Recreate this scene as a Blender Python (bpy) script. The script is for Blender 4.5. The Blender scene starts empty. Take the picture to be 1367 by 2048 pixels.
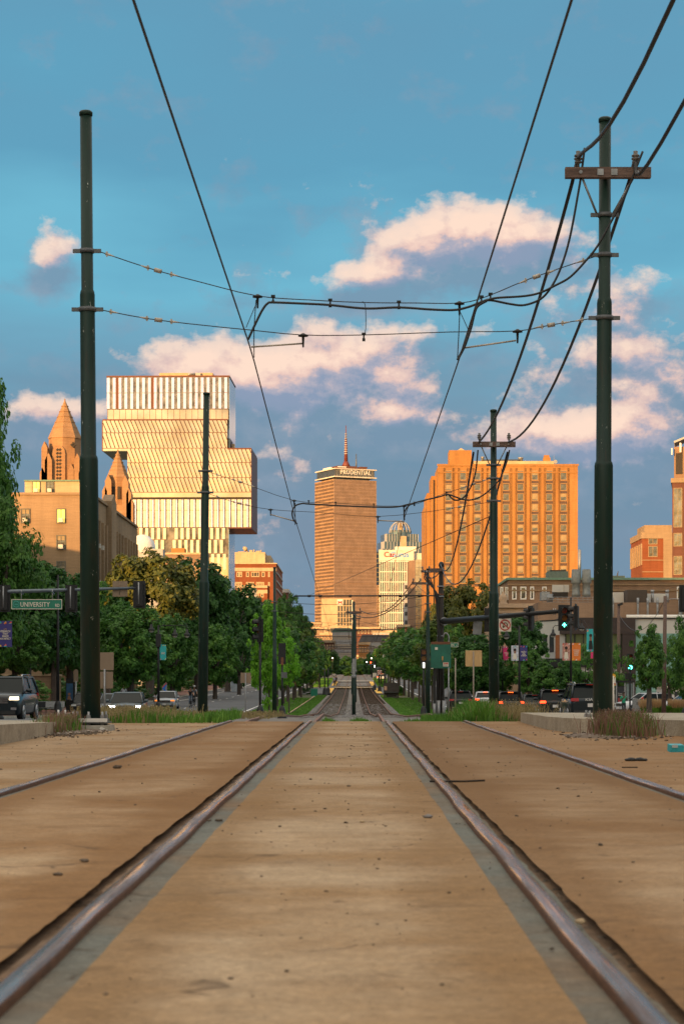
import bpy, math, random
from mathutils import Vector, Matrix
R = math.radians
rnd = random.Random(7)
SC = bpy.context.scene
COL = SC.collection
F = 4245.0; CX = 706.0; HY = 1365.0; CZ = 0.70   # focal length in photo pixels, principal point, eye height

def X(px, Y): return (px - CX) / F * Y
def Z(py, Y): return CZ + (HY - py) / F * Y
def P(px, py, Y): return Vector((X(px, Y), Y, Z(py, Y)))

# ------------------------------------------------------------------ materials
MATS = {}
def nodes_of(name):
    m = bpy.data.materials.new(name); m.use_nodes = True
    nt = m.node_tree
    return m, nt, nt.nodes['Principled BSDF']
def N(nt, t, **kw):
    n = nt.nodes.new(t)
    for k, v in kw.items():
        if k in n.inputs: n.inputs[k].default_value = v
        else: setattr(n, k, v)
    return n
def ramp(nt, fac, stops):
    r = nt.nodes.new('ShaderNodeValToRGB')
    el = r.color_ramp.elements
    while len(el) < len(stops): el.new(0.5)
    for e, (p, c) in zip(el, stops):
        e.position = p; e.color = (c, c, c, 1) if isinstance(c, (int, float)) else (*c, 1)
    nt.links.new(fac, r.inputs[0])
    return r.outputs[0]
def mix(nt, fac, a, b, mode='MIX'):
    n = nt.nodes.new('ShaderNodeMix'); n.data_type = 'RGBA'; n.blend_type = mode
    for i, v in ((0, fac), (6, a), (7, b)):
        if hasattr(v, 'is_linked') or hasattr(v, 'links'): nt.links.new(v, n.inputs[i])
        elif isinstance(v, (int, float)): n.inputs[i].default_value = v if i == 0 else (v, v, v, 1)
        else: n.inputs[i].default_value = (*v, 1)
    return n.outputs[2]
def noise(nt, vec, scale, detail=5, rough=.55, mapscale=None):
    if mapscale:
        mp = N(nt, 'ShaderNodeMapping'); mp.inputs['Scale'].default_value = mapscale
        nt.links.new(vec, mp.inputs[0]); vec = mp.outputs[0]
    n = N(nt, 'ShaderNodeTexNoise'); n.inputs['Scale'].default_value = scale
    n.inputs['Detail'].default_value = detail; n.inputs['Roughness'].default_value = rough
    nt.links.new(vec, n.inputs['Vector'])
    return n.outputs['Fac']
def M(name, col, rough=.6, metal=0., var=.18, scale=4., bump=0., bscale=None, emit=0., trans=0., spec=None, ms=None, coat=0.):
    if name in MATS: return MATS[name]
    m, nt, b = nodes_of(name)
    b.inputs['Roughness'].default_value = rough; b.inputs['Metallic'].default_value = metal
    if spec is not None: b.inputs['Specular IOR Level'].default_value = spec
    if coat: b.inputs['Coat Weight'].default_value = coat; b.inputs['Coat Roughness'].default_value = .05
    geo = N(nt, 'ShaderNodeTexCoord')
    if var > 0:
        f = noise(nt, geo.outputs['Object'], scale, mapscale=ms)
        lo = tuple(max(0, c * (1 - var)) for c in col); hi = tuple(min(1, c * (1 + var)) for c in col)
        c = ramp(nt, f, [(.3, lo), (.7, hi)])
        nt.links.new(c, b.inputs['Base Color'])
    else:
        b.inputs['Base Color'].default_value = (*col, 1)
    if bump:
        bf = noise(nt, geo.outputs['Object'], bscale or scale * 6)
        bn = N(nt, 'ShaderNodeBump'); bn.inputs['Strength'].default_value = bump; bn.inputs['Distance'].default_value = .02
        nt.links.new(bf, bn.inputs['Height']); nt.links.new(bn.outputs[0], b.inputs['Normal'])
    if emit:
        b.inputs['Emission Color'].default_value = (*col, 1); b.inputs['Emission Strength'].default_value = emit
    MATS[name] = m
    return m

def slab_mat(name, base, stain, dark, stain_amt=.5, ystrip=0., rails=()):
    m, nt, b = nodes_of(name)
    tc = N(nt, 'ShaderNodeTexCoord').outputs['Object']
    big = noise(nt, tc, 1., 6, .62, (.55, .55, 1))          # stains drawn out across the track
    med = noise(nt, tc, 1., 7, .68, (1.6, 1.9, 1))
    fine = noise(nt, tc, 34, 7, .78)
    mott = noise(nt, tc, 6.5, 7, .75)
    grit = noise(nt, tc, 260, 3, .7)
    c = mix(nt, ramp(nt, big, [(.5 - .22 * stain_amt, 0.), (.66, 1.)]), base, stain)
    c = mix(nt, ramp(nt, med, [(.46, 0.), (.74, .42)]), c, dark)
    c = mix(nt, ramp(nt, noise(nt, tc, 1., 5, .6, (.9, .7, 1)), [(.52, 0.), (.7, .55)]), c, tuple(min(1, v * 1.25 + .02) for v in base))
    for rx_, wd_, am_ in rails:                            # rust creeping out from the rails
        s0 = N(nt, 'ShaderNodeSeparateXYZ'); nt.links.new(tc, s0.inputs[0])
        s1 = N(nt, 'ShaderNodeMath', operation='SUBTRACT'); s1.inputs[1].default_value = rx_; nt.links.new(s0.outputs[0], s1.inputs[0])
        s2 = N(nt, 'ShaderNodeMath', operation='ABSOLUTE'); nt.links.new(s1.outputs[0], s2.inputs[0])
        s3 = N(nt, 'ShaderNodeMath', operation='MULTIPLY_ADD'); s3.inputs[1].default_value = -wd_; nt.links.new(big, s3.inputs[0]); nt.links.new(s2.outputs[0], s3.inputs[2])
        c = mix(nt, ramp(nt, s3.outputs[0], [(.0, am_), (.22, 0.)]), c, tuple(v * .8 for v in stain))
    c = mix(nt, .9, c, ramp(nt, fine, [(.3, .6), (.7, 1.3)]), 'MULTIPLY')
    c = mix(nt, .6, c, ramp(nt, mott, [(.32, .7), (.66, 1.22)]), 'MULTIPLY')
    c = mix(nt, .9, c, ramp(nt, grit, [(.3, .6), (.62, 1.25)]), 'MULTIPLY')
    v = N(nt, 'ShaderNodeTexVoronoi'); v.inputs['Scale'].default_value = 24
    nt.links.new(tc, v.inputs['Vector'])
    c = mix(nt, ramp(nt, v.outputs['Distance'], [(.06, .8), (.13, 0.)]), c, (.09, .06, .04))
    if ystrip:                                             # rust washed down where the trams brake, towards the far end
        sp = N(nt, 'ShaderNodeSeparateXYZ'); nt.links.new(tc, sp.inputs[0])
        a = N(nt, 'ShaderNodeMath', operation='ADD'); nt.links.new(sp.outputs[1], a.inputs[0])
        s2 = N(nt, 'ShaderNodeMath', operation='MULTIPLY'); s2.inputs[1].default_value = 16; nt.links.new(big, s2.inputs[0]); nt.links.new(s2.outputs[0], a.inputs[1])
        d = N(nt, 'ShaderNodeMath', operation='DIVIDE'); d.inputs[1].default_value = 50; nt.links.new(a.outputs[0], d.inputs[0])
        c = mix(nt, ramp(nt, d.outputs[0], [(.28, 0.), (.48, ystrip)]), c, tuple(v * .62 for v in stain))
        # cracks and shrinkage lines
    vc = N(nt, 'ShaderNodeTexVoronoi', feature='DISTANCE_TO_EDGE'); vc.inputs['Scale'].default_value = .55
    wv = N(nt, 'ShaderNodeVectorMath', operation='MULTIPLY_ADD'); nz_ = N(nt, 'ShaderNodeTexNoise'); nz_.inputs['Scale'].default_value = 3; nt.links.new(tc, nz_.inputs['Vector'])
    nt.links.new(nz_.outputs['Color'], wv.inputs[0]); wv.inputs[1].default_value = (.5, .5, 0); nt.links.new(tc, wv.inputs[2]); nt.links.new(wv.outputs[0], vc.inputs['Vector'])
    crk = mix(nt, ramp(nt, vc.outputs['Distance'], [(.0, 1.), (.006, 0.)]), 0., ramp(nt, med, [(.5, 0.), (.56, .7)]))
    c = mix(nt, crk, c, (.06, .035, .02))
    nt.links.new(c, b.inputs['Base Color'])
    b.inputs['Roughness'].default_value = .88
    b.inputs['Specular IOR Level'].default_value = .2
    bn = N(nt, 'ShaderNodeBump'); bn.inputs['Strength'].default_value = .5; bn.inputs['Distance'].default_value = .004
    nt.links.new(fine, bn.inputs['Height']); nt.links.new(bn.outputs[0], b.inputs['Normal'])
    return m

def leaf_mat(name, c1, c2, c3, scale=1.2, tr=.35):
    m, nt, b = nodes_of(name)
    g = N(nt, 'ShaderNodeNewGeometry')
    oi = N(nt, 'ShaderNodeObjectInfo')
    f = noise(nt, g.outputs['Position'], scale, 3)
    c = ramp(nt, f, [(.32, c1), (.52, c2), (.72, c3)])
    c = mix(nt, .5, c, ramp(nt, g.outputs['Random Per Island'], [(0, .55), (1, 1.35)]), 'MULTIPLY')
    c = mix(nt, .4, c, ramp(nt, oi.outputs['Random'], [(0, .7), (1, 1.2)]), 'MULTIPLY')
    b.inputs['Roughness'].default_value = .5; b.inputs['Specular IOR Level'].default_value = .3
    nt.links.new(c, b.inputs['Base Color'])
    t = N(nt, 'ShaderNodeBsdfTranslucent'); nt.links.new(c, t.inputs[0])
    mx = N(nt, 'ShaderNodeMixShader'); mx.inputs[0].default_value = tr
    nt.links.new(b.outputs[0], mx.inputs[1]); nt.links.new(t.outputs[0], mx.inputs[2])
    nt.links.new(mx.outputs[0], nt.nodes['Material Output'].inputs[0])
    MATS[name] = m
    return m

# ------------------------------------------------------------------ mesh builder
class MB:
    def __init__(s): s.v = []; s.f = []; s.mi = []; s.sm = []
    def face(s, pts, mi=0, smooth=False):
        n = len(s.v); s.v += [tuple(p) for p in pts]; s.f.append(tuple(range(n, n + len(pts)))); s.mi.append(mi); s.sm.append(smooth)
    def box(s, x0, x1, y0, y1, z0, z1, mi=0, ch=0.):
        n = len(s.v)
        s.v += [(x0, y0, z0), (x1, y0, z0), (x1, y1, z0), (x0, y1, z0), (x0 + ch, y0 + ch, z1), (x1 - ch, y0 + ch, z1), (x1 - ch, y1 - ch, z1), (x0 + ch, y1 - ch, z1)]
        for q in ((0, 3, 2, 1), (4, 5, 6, 7), (0, 1, 5, 4), (1, 2, 6, 5), (2, 3, 7, 6), (3, 0, 4, 7)):
            s.f.append(tuple(n + i for i in q)); s.mi.append(mi); s.sm.append(False)
        return s
    def obox(s, c, hx, hy, hz, mat3=None, mi=0):
        n = len(s.v); c = Vector(c)
        for k in range(8):
            p = Vector(((-hx, hx)[k & 1], (-hy, hy)[(k >> 1) & 1], (-hz, hz)[k >> 2]))
            if mat3: p = mat3 @ p
            s.v.append(tuple(c + p))
        for q in ((0, 2, 3, 1), (4, 5, 7, 6), (0, 1, 5, 4), (1, 3, 7, 5), (3, 2, 6, 7), (2, 0, 4, 6)):
            s.f.append(tuple(n + i for i in q)); s.mi.append(mi); s.sm.append(False)
        return s
    def prism(s, poly, y0, y1, mi=0, axis='y'):
        n = len(s.v); k = len(poly)
        def mk(a, b, t): return (a, t, b) if axis == 'y' else ((t, a, b) if axis == 'x' else (a, b, t))
        s.v += [mk(a, b, y0) for a, b in poly] + [mk(a, b, y1) for a, b in poly]
        s.f.append(tuple(range(n, n + k))); s.f.append(tuple(range(n + 2 * k - 1, n + k - 1, -1)))
        s.mi += [mi, mi]; s.sm += [False, False]
        for i in range(k):
            j = (i + 1) % k
            s.f.append((n + i, n + j, n + k + j, n + k + i)); s.mi.append(mi); s.sm.append(False)
        return s
    def tube(s, pts, r, seg=8, mi=0, cap=True, smooth=True):
        pts = [Vector(p) for p in pts]; n0 = len(s.v); k = len(pts)
        rs = r if isinstance(r, (list, tuple)) else [r] * k
        up = None
        for i, p in enumerate(pts):
            d = (pts[min(i + 1, k - 1)] - pts[max(i - 1, 0)])
            if d.length < 1e-9: d = Vector((0, 0, 1))
            d.normalize()
            if up is None: up = Vector((0, 0, 1)) if abs(d.z) < .9 else Vector((1, 0, 0))
            a = d.cross(up); 
            if a.length < 1e-4: a = d.cross(Vector((0, 1, 0)))
            a.normalize(); b = a.cross(d); up = b
            for j in range(seg):
                t = 2 * math.pi * j / seg
                s.v.append(tuple(p + (a * math.cos(t) + b * math.sin(t)) * rs[i]))
        for i in range(k - 1):
            for j in range(seg):
                j2 = (j + 1) % seg; q = n0 + i * seg
                s.f.append((q + j, q + j2, q + seg + j2, q + seg + j)); s.mi.append(mi); s.sm.append(smooth)
        if cap:
            s.f.append(tuple(n0 + j for j in reversed(range(seg)))); s.mi.append(mi); s.sm.append(False)
            q = n0 + (k - 1) * seg
            s.f.append(tuple(q + j for j in range(seg))); s.mi.append(mi); s.sm.append(False)
        return s
    def lathe(s, c, prof, seg=20, mi=0, smooth=True):      # prof: (radius, z) from c upwards
        c = Vector(c)
        return s.tube_raw([(c + Vector((0, 0, z)), r) for r, z in prof], seg, mi, smooth)
    def tube_raw(s, rings, seg, mi=0, smooth=True):
        n0 = len(s.v); k = len(rings)
        for p, r in rings:
            for j in range(seg):
                t = 2 * math.pi * j / seg; s.v.append((p.x + r * math.cos(t), p.y + r * math.sin(t), p.z))
        for i in range(k - 1):
            for j in range(seg):
                j2 = (j + 1) % seg; q = n0 + i * seg
                s.f.append((q + j, q + j2, q + seg + j2, q + seg + j)); s.mi.append(mi); s.sm.append(smooth)
        s.f.append(tuple(n0 + j for j in reversed(range(seg)))); s.mi.append(mi); s.sm.append(False)
        q = n0 + (k - 1) * seg; s.f.append(tuple(q + j for j in range(seg))); s.mi.append(mi); s.sm.append(False)
        return s
    def disc(s, c, r, th, axis='y', seg=20, mi=0):
        c = Vector(c); d = {'x': Vector((th, 0, 0)), 'y': Vector((0, th, 0)), 'z': Vector((0, 0, th))}[axis]
        return s.tube([c - d / 2, c + d / 2], r, seg, mi, smooth=False)
    def ball(s, c, rx, ry, rz, seg=12, rings=8, mi=0):
        n0 = len(s.v)
        for i in range(1, rings):
            a = math.pi * i / rings
            for j in range(seg):
                t = 2 * math.pi * j / seg
                s.v.append((c[0] + rx * math.sin(a) * math.cos(t), c[1] + ry * math.sin(a) * math.sin(t), c[2] - rz * math.cos(a)))
        lo = len(s.v); s.v.append((c[0], c[1], c[2] - rz)); hi = len(s.v); s.v.append((c[0], c[1], c[2] + rz))
        for i in range(rings - 2):
            for j in range(seg):
                j2 = (j + 1) % seg; q = n0 + i * seg
                s.f.append((q + j, q + j2, q + seg + j2, q + seg + j)); s.mi.append(mi); s.sm.append(True)
        for j in range(seg):
            j2 = (j + 1) % seg
            s.f.append((lo, n0 + j2, n0 + j)); s.mi.append(mi); s.sm.append(True)
            q = n0 + (rings - 2) * seg; s.f.append((q + j, q + j2, hi)); s.mi.append(mi); s.sm.append(True)
        return s
    def mesh(s, name, mats):
        me = bpy.data.meshes.new(name); me.from_pydata(s.v, [], s.f)
        for m in (mats if isinstance(mats, (list, tuple)) else [mats]): me.materials.append(m)
        me.polygons.foreach_set('material_index', s.mi); me.polygons.foreach_set('use_smooth', s.sm)
        me.update(); return me
    def build(s, name, mats, parent=None, loc=None, kind=None):
        o = bpy.data.objects.new(name, s.mesh(name, mats)); COL.objects.link(o)
        if parent: o.parent = parent
        if loc: o.location = loc
        if kind: o['kind'] = kind
        return o

def tag(o, label=None, cat=None, group=None, kind=None):
    if label: o['label'] = label
    if cat: o['category'] = cat
    if group: o['group'] = group
    if kind: o['kind'] = kind
    return o
def thing(name, label, cat, loc=(0, 0, 0), rz=0, group=None):
    o = bpy.data.objects.new(name, None); COL.objects.link(o); o.empty_display_size = .2
    o.location = loc; o.rotation_euler = (0, 0, rz)
    return tag(o, label, cat, group)
KIDS = {}
def copy_tree(o, parent=None):
    c = o.copy(); COL.objects.link(c)
    if parent: c.parent = parent
    for ch in [x for x in bpy.data.objects if x.parent == o]: copy_tree(ch, c)
    return c
def text(name, s, size, m, parent, loc, rot=(R(90), 0, 0), ex=.01, sx=1., align='LEFT', off=0., sp=1., shear=0.):
    cu = bpy.data.curves.new(name, 'FONT'); cu.body = s; cu.size = size; cu.extrude = ex; cu.align_x = align
    cu.resolution_u = 3; cu.offset = off; cu.space_character = sp; cu.shear = shear; cu.space_line = .9
    t = bpy.data.objects.new('tmp', cu); COL.objects.link(t)
    dg = bpy.context.evaluated_depsgraph_get()
    me = bpy.data.meshes.new_from_object(t.evaluated_get(dg)); me.materials.clear(); me.materials.append(m)
    for q in me.polygons: q.material_index = 0
    bpy.data.objects.remove(t); bpy.data.curves.remove(cu)
    o = bpy.data.objects.new(name, me); COL.objects.link(o); o.parent = parent
    o.location = loc; o.rotation_euler = rot; o.scale = (sx, 1, 1)
    return o

# ------------------------------------------------------------------ camera, light, sky
cam = bpy.data.cameras.new('camera'); co = bpy.data.objects.new('camera', cam); COL.objects.link(co)
co.location = (0, 0, CZ); co.rotation_euler = (R(90), 0, 0)
cam.sensor_fit = 'VERTICAL'; cam.sensor_height = 36; cam.sensor_width = 24
cam.lens = F / 2048 * 36
cam.shift_y = (HY - 1024) / 2048; cam.shift_x = -(CX - 683.5) / 2048
cam.clip_start = .1; cam.clip_end = 9000
cam.dof.use_dof = True; cam.dof.focus_distance = 85; cam.dof.aperture_fstop = 8
SC.camera = co
SUN_AZ, SUN_EL = R(33), R(5.2)     # sun behind the camera, 33 degrees to the left
sd = Vector((-math.sin(SUN_AZ) * math.cos(SUN_EL), -math.cos(SUN_AZ) * math.cos(SUN_EL), math.sin(SUN_EL)))
sl = bpy.data.lights.new('sun', 'SUN'); so = bpy.data.objects.new('sun', sl); COL.objects.link(so)
so.rotation_euler = sd.to_track_quat('Z', 'Y').to_euler()
sl.energy = 3.3; sl.angle = R(.5); sl.color = (1, .52, .18)
vs = SC.view_settings
vs.view_transform = 'Standard'; vs.look = 'None'; vs.gamma = 1; vs.exposure = EXPO = 1.25

w = bpy.data.worlds.new('World'); SC.world = w; w.use_nodes = True
nt = w.node_tree; bg = nt.nodes['Background']; bg.inputs['Strength'].default_value = .12
sky = N(nt, 'ShaderNodeTexSky', sky_type='NISHITA'); sky.sun_disc = False
sky.sun_elevation = SUN_EL
sky.sun_rotation = math.atan2(sd.x, sd.y)
sky.air_density = 1.0; sky.dust_density = 1.5; sky.ozone_density = 1.5
L = nt.links.new
def mth(op, a, b=None, c=None, tree=None):
    t = tree or nt
    n = t.nodes.new('ShaderNodeMath'); n.operation = op
    for i, v in enumerate((a, b, c)):
        if v is None: continue
        if isinstance(v, (int, float)): n.inputs[i].default_value = v
        else: t.links.new(v, n.inputs[i])
    return n.outputs[0]
tc = N(nt, 'ShaderNodeTexCoord').outputs['Generated']
sx = N(nt, 'ShaderNodeSeparateXYZ'); L(tc, sx.inputs[0])
az = mth('ARCTAN2', sx.outputs[0], sx.outputs[1]); el = mth('ARCSINE', sx.outputs[2])
# cloud density group in (azimuth, elevation)
g = bpy.data.node_groups.new('cloud_density', 'ShaderNodeTree')
g.interface.new_socket('az', in_out='INPUT', socket_type='NodeSocketFloat'); g.interface.new_socket('el', in_out='INPUT', socket_type='NodeSocketFloat')
g.interface.new_socket('d', in_out='OUTPUT', socket_type='NodeSocketFloat')
gi = g.nodes.new('NodeGroupInput'); go_ = g.nodes.new('NodeGroupOutput')
cv = g.nodes.new('ShaderNodeCombineXYZ'); g.links.new(gi.outputs[0], cv.inputs[0]); g.links.new(gi.outputs[1], cv.inputs[1])
nz = noise(g, cv.outputs[0], 30, 10, .6, (1, 1.35, 1))
nz2 = noise(g, cv.outputs[0], 11, 3, .5, (1, 1.9, 1))
acc = mth('ADD', mth('MULTIPLY', mth('SUBTRACT', nz, .535, tree=g), 3.5, tree=g), mth('MULTIPLY', mth('SUBTRACT', nz2, .5, tree=g), .9, tree=g), tree=g)
BUMPS = [(930, 455, 180, 62, 1.35), (860, 490, 170, 40, .7), (1080, 475, 110, 42, .8), (560, 745, 230, 55, 1.45), (420, 735, 130, 55, .9), (700, 700, 160, 50, .7), (640, 790, 170, 45, .6), (1285, 690, 130, 55, 1.2), (1200, 600, 150, 45, .5),
         (120, 510, 48, 38, 1.1), (110, 812, 120, 40, 1.1), (1270, 850, 140, 60, 1.3), (1080, 868, 150, 50, 1.0), (900, 850, 110, 30, .6), (560, 905, 80, 50, 1.1), (780, 825, 60, 25, .9), (880, 660, 140, 30, .75), (1090, 760, 70, 30, .9),
         (540, 1045, 70, 45, .6), (1310, 1005, 60, 20, .6), (600, 1170, 50, 25, .6), (740, 552, 210, 26, .95), (1300, 560, 90, 40, .3)]
for px, py, rx, ry, am in BUMPS:
    a0 = math.atan((px - CX) / F); e0 = math.atan((HY - py) / F * math.cos(a0))
    dx = mth('DIVIDE', mth('SUBTRACT', gi.outputs[0], a0, tree=g), rx / F, tree=g)
    dy = mth('DIVIDE', mth('SUBTRACT', gi.outputs[1], e0, tree=g), ry / F, tree=g)
    d2 = mth('ADD', mth('MULTIPLY', dx, dx, tree=g), mth('MULTIPLY', dy, dy, tree=g), tree=g)
    acc = mth('ADD', acc, mth('MULTIPLY', mth('EXPONENT', mth('MULTIPLY', d2, -.8, tree=g), tree=g), am, tree=g), tree=g)
g.links.new(acc, go_.inputs[0])
def dens(da, de):
    n = nt.nodes.new('ShaderNodeGroup'); n.node_tree = g
    L(mth('ADD', az, da), n.inputs[0]); L(mth('ADD', el, de), n.inputs[1]); return n.outputs[0]
d0 = dens(0, 0); d1 = dens(-.004, .007)
mask = ramp(nt, mth('MULTIPLY', d0, .5), [(.24, 0.), (.36, .42), (.48, .82), (.8, 1.)])
lit = ramp(nt, mth('ADD', mth('MULTIPLY', mth('SUBTRACT', d0, d1), .5), .5), [(.2, 0.), (.8, 1.)])
K = 1 / (.12 * 2 ** EXPO)
def kc(r_, g_, b_): 
    f = lambda c: ((c / 255 + .055) / 1.055) ** 2.4 * K
    return (f(r_), f(g_), f(b_))
def kramp(fac, stops):           # colour ramp holds 0..1, so scale after it
    r = ramp(nt, fac, [(p, tuple(((v / 255 + .055) / 1.055) ** 2.4 for v in c)) for p, c in stops])
    n = nt.nodes.new('ShaderNodeVectorMath'); n.operation = 'SCALE'; L(r, n.inputs[0]); n.inputs['Scale'].default_value = K
    return n.outputs[0]
# high veil of thin cloud towards the east: colour by elevation, streaked
veil_n = noise(nt, tc, 5, 4, .5, (1, 1, 3.5))
elv = mth('ADD', mth('DIVIDE', el, .32), mth('MULTIPLY', mth('SUBTRACT', veil_n, .5), .55))
veil = kramp(elv, [(0.0, (132, 142, 160)), (.16, (122, 146, 168)), (.34, (106, 148, 174)), (.5, (112, 172, 198)), (.62, (112, 184, 210)), (.78, (98, 162, 192)), (1.0, (100, 156, 186))])
east = ramp(nt, sx.outputs[1], [(.45, 0.), (.85, 1.)])
base = mix(nt, east, sky.outputs[0], veil)
cw = kramp(lit, [(0, (142, 158, 184)), (.35, (180, 176, 190)), (.62, (234, 200, 190)), (1, (255, 224, 204))])
d2_ = dens(.002, .013)
under = ramp(nt, mth('MULTIPLY', d2_, .5), [(.02, 0.), (.5, .85)])
gw = kramp(lit, [(0, (122, 150, 174)), (1, (150, 164, 182))])
bk = mth('MULTIPLY', mth('EXPONENT', mth('MULTIPLY', mth('POWER', mth('DIVIDE', mth('SUBTRACT', el, .112), .04), 2), -1)), mth('MULTIPLY', noise(nt, tc, 14, 5, .6, (1, 1, 2.6)), 1.1))
base = mix(nt, mth('MULTIPLY', bk, east), base, kramp(elv, [(0, (126, 146, 166)), (1, (126, 146, 166))]))
base = mix(nt, mth('MULTIPLY', under, east), base, gw)
col = mix(nt, mth('MULTIPLY', mask, east), base, cw)
# high broken cloud overhead, lit from below by the low sun
oc = noise(nt, tc, 3.5, 6, .6)
over = mth('MULTIPLY', ramp(nt, sx.outputs[2], [(.34, 0.), (.62, .9)]), ramp(nt, oc, [(.34, .25), (.6, 1.)]))
col = mix(nt, over, col, tuple(v * OVER for v in (.86, .72, .62)) if 'OVER' in globals() else tuple(v * 7.0 for v in (.96, .84, .68)))
L(col, bg.inputs[0])
# ------------------------------------------------------------------ terrain
def interp(tab, t):
    if t <= tab[0][0]: return tab[0][1]
    for (a, b), (c, d) in zip(tab, tab[1:]):
        if t <= c: return b + (d - b) * (t - a) / (c - a)
    return tab[-1][1]
CREL = [(-400, -.72), (37.9, -.72), (38.6, -.86), (60, -1.05), (100, -1.74), (148, -2.32), (200, -2.05), (250, -1.75), (300, -1.3), (348, -.78), (445, .6), (600, 2.1), (1000, 4.7), (2200, 9), (6000, 9)]
RREL = [(-400, -1.0), (40, -.98), (60, -1.05), (85, -1.47), (100, -1.82), (150, -2.4), (200, -2.05), (250, -1.75), (300, -1.3), (348, -.78), (445, .6), (600, 2.1), (1000, 4.7), (2200, 9), (6000, 9)]
def gz(x, Y):
    t = min(1, max(0, (abs(x) - 4.2) / 3.3)); t = t * t * (3 - 2 * t)
    return CZ + interp(CREL, Y) * (1 - t) + interp(RREL, Y) * t
YS = [-400, -200, -100, -50, -20, 0, 10, 20, 30, 37.9, 38.6, 42, 46, 50, 55, 60, 68, 76, 85, 92, 100, 110, 120, 130, 140, 148, 160, 175, 200, 225, 250, 275, 300, 325, 348, 380, 410, 445, 500, 550, 600, 700, 850, 1000, 1400, 1800, 2200, 3000, 4000, 6000]
XS = [-3000, -1000, -400, -150, -60, -36, -21.5, -21.2, -20.2, -8.4, -8.1, -7.5, -6.8, -6, -5.2, -4.2, -3.2, 0, 3.2, 4.2, 5.2, 6, 6.8, 7.5, 7.8, 8.1, 19.2, 20.2, 21.2, 36, 60, 150, 400, 1000, 3000]
def sheet(name, x0, x1, y0, y1, off, m, kind='structure', parent=None, rough=0.):
    xs = sorted({x0, x1} | {x for x in XS if x0 < x < x1}); ys = sorted({y0, y1} | {y for y in YS if y0 < y < y1})
    b = MB()
    for i, y in enumerate(ys):
        for x in xs: b.v.append((x, y, gz(x, y) + off))
    k = len(xs)
    for i in range(len(ys) - 1):
        for j in range(k - 1):
            b.f.append((i * k + j, i * k + j + 1, (i + 1) * k + j + 1, (i + 1) * k + j)); b.mi.append(0); b.sm.append(False)
    return b.build(name, m, parent, kind=kind)

def asphalt(name, col, gravelly=False):
    m, nt, b = nodes_of(name); tc = N(nt, 'ShaderNodeTexCoord').outputs['Object']
    c = ramp(nt, noise(nt, tc, .25, 4), [(.3, tuple(v * .8 for v in col)), (.7, tuple(v * 1.2 for v in col))])
    c = mix(nt, .5, c, ramp(nt, noise(nt, tc, 30 if not gravelly else 14, 4, .8), [(.3, .35 if gravelly else .7), (.7, 1.7 if gravelly else 1.3)]), 'MULTIPLY')
    nt.links.new(c, b.inputs['Base Color']); b.inputs['Roughness'].default_value = .85
    return m
m_ground = asphalt('dirt_ground', (.16, .14, .11))
m_road = asphalt('asphalt', (.085, .09, .1))
m_brickwalk = asphalt('brick_walk', (.16, .075, .055))
m_gravel = asphalt('ballast', (.15, .135, .12), True)
m_dirt = asphalt('dirt', (.13, .09, .06), True)
m_conc = M('concrete_grey', (.36, .34, .29), .9, var=.25, scale=2.5, bump=.6, bscale=30)
m_conc_d = M('concrete_dark', (.2, .19, .17), .9, var=.35, scale=3, bump=.6)
m_paint = M('road_paint', (.72, .72, .7), .7, var=.15, scale=2)
m_yellow = M('yellow_tactile', (.85, .48, .06), .7, var=.12, scale=2)
m_lawn = M('lawn_soil', (.075, .085, .035), .95, var=.5, scale=.8)
sheet('ground', -3000, 3000, -400, 6000, -.03, m_ground)
sheet('road', -20.2, -8.1, -400, 1400, 0, m_road)
sheet('road', 7.8, 20.2, -400, 1400, 0, m_road)
for sgn in (-1, 1):
    b = MB()
    for y0, y1 in zip([y for y in YS if 38 < y < 1400][:-1], [y for y in YS if 38 < y < 1400][1:]):
        for (xa, xb, h) in ((20.2, 20.5, .14),):
            z0, z1 = gz(21, y0), gz(21, y1)
            b.face([(sgn * xa, y0, z0 - .02), (sgn * xa, y1, z1 - .02), (sgn * xa, y1, z1 + h), (sgn * xa, y0, z0 + h)])
            b.face([(sgn * xa, y0, z0 + h), (sgn * xa, y1, z1 + h), (sgn * xb, y1, z1 + h), (sgn * xb, y0, z0 + h)])
    b.build('kerb', m_conc, kind='structure')
    sheet('sidewalk', *( (-36, -20.5) if sgn < 0 else (20.5, 36) ), 60, 1400, .145, m_brickwalk)
    # lawn strip between track and road, behind the sleeper kerb
    xa, xb = (4.4, 7.5) if sgn > 0 else (-8.0, -4.6)
    sheet('lawn', xa, xb, 128, 330, .05, m_lawn)
# worn dirt path edging along the lawns
sheet('path', 4.3, 4.42, 128, 300, .09, M('wood_edge', (.5, .36, .22), .9)); sheet('path', -4.72, -4.6, 128, 300, .09, MATS['wood_edge'])
sheet('track_bed', -4.6, 4.4, 38.6, 700, .012, m_gravel)
# painted lines
for x, y0, y1 in ((-18.2, 90, 700), (-8.5, 120, 700), (8.2, 120, 700), (19.6, 60, 700), (18.2, 90, 700)):
    sheet('lane_line', x - .07, x + .07, y0, y1, .008, m_paint)
for k in range(26):
    for x in (-14.3, 14): sheet('lane_line', x - .07, x + .07, 95 + 12 * k, 98 + 12 * k, .008, m_paint)
sheet('stop_line', 8.3, 17.5, 92, 92.6, .008, m_paint); sheet('bike_lane', 18.3, 20.0, 60, 92, .007, M('green_bike_paint', (.1, .5, .26), .7))
sheet('crosswalk', 4.5, 19, 62, 64.5, .008, m_paint)

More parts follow.
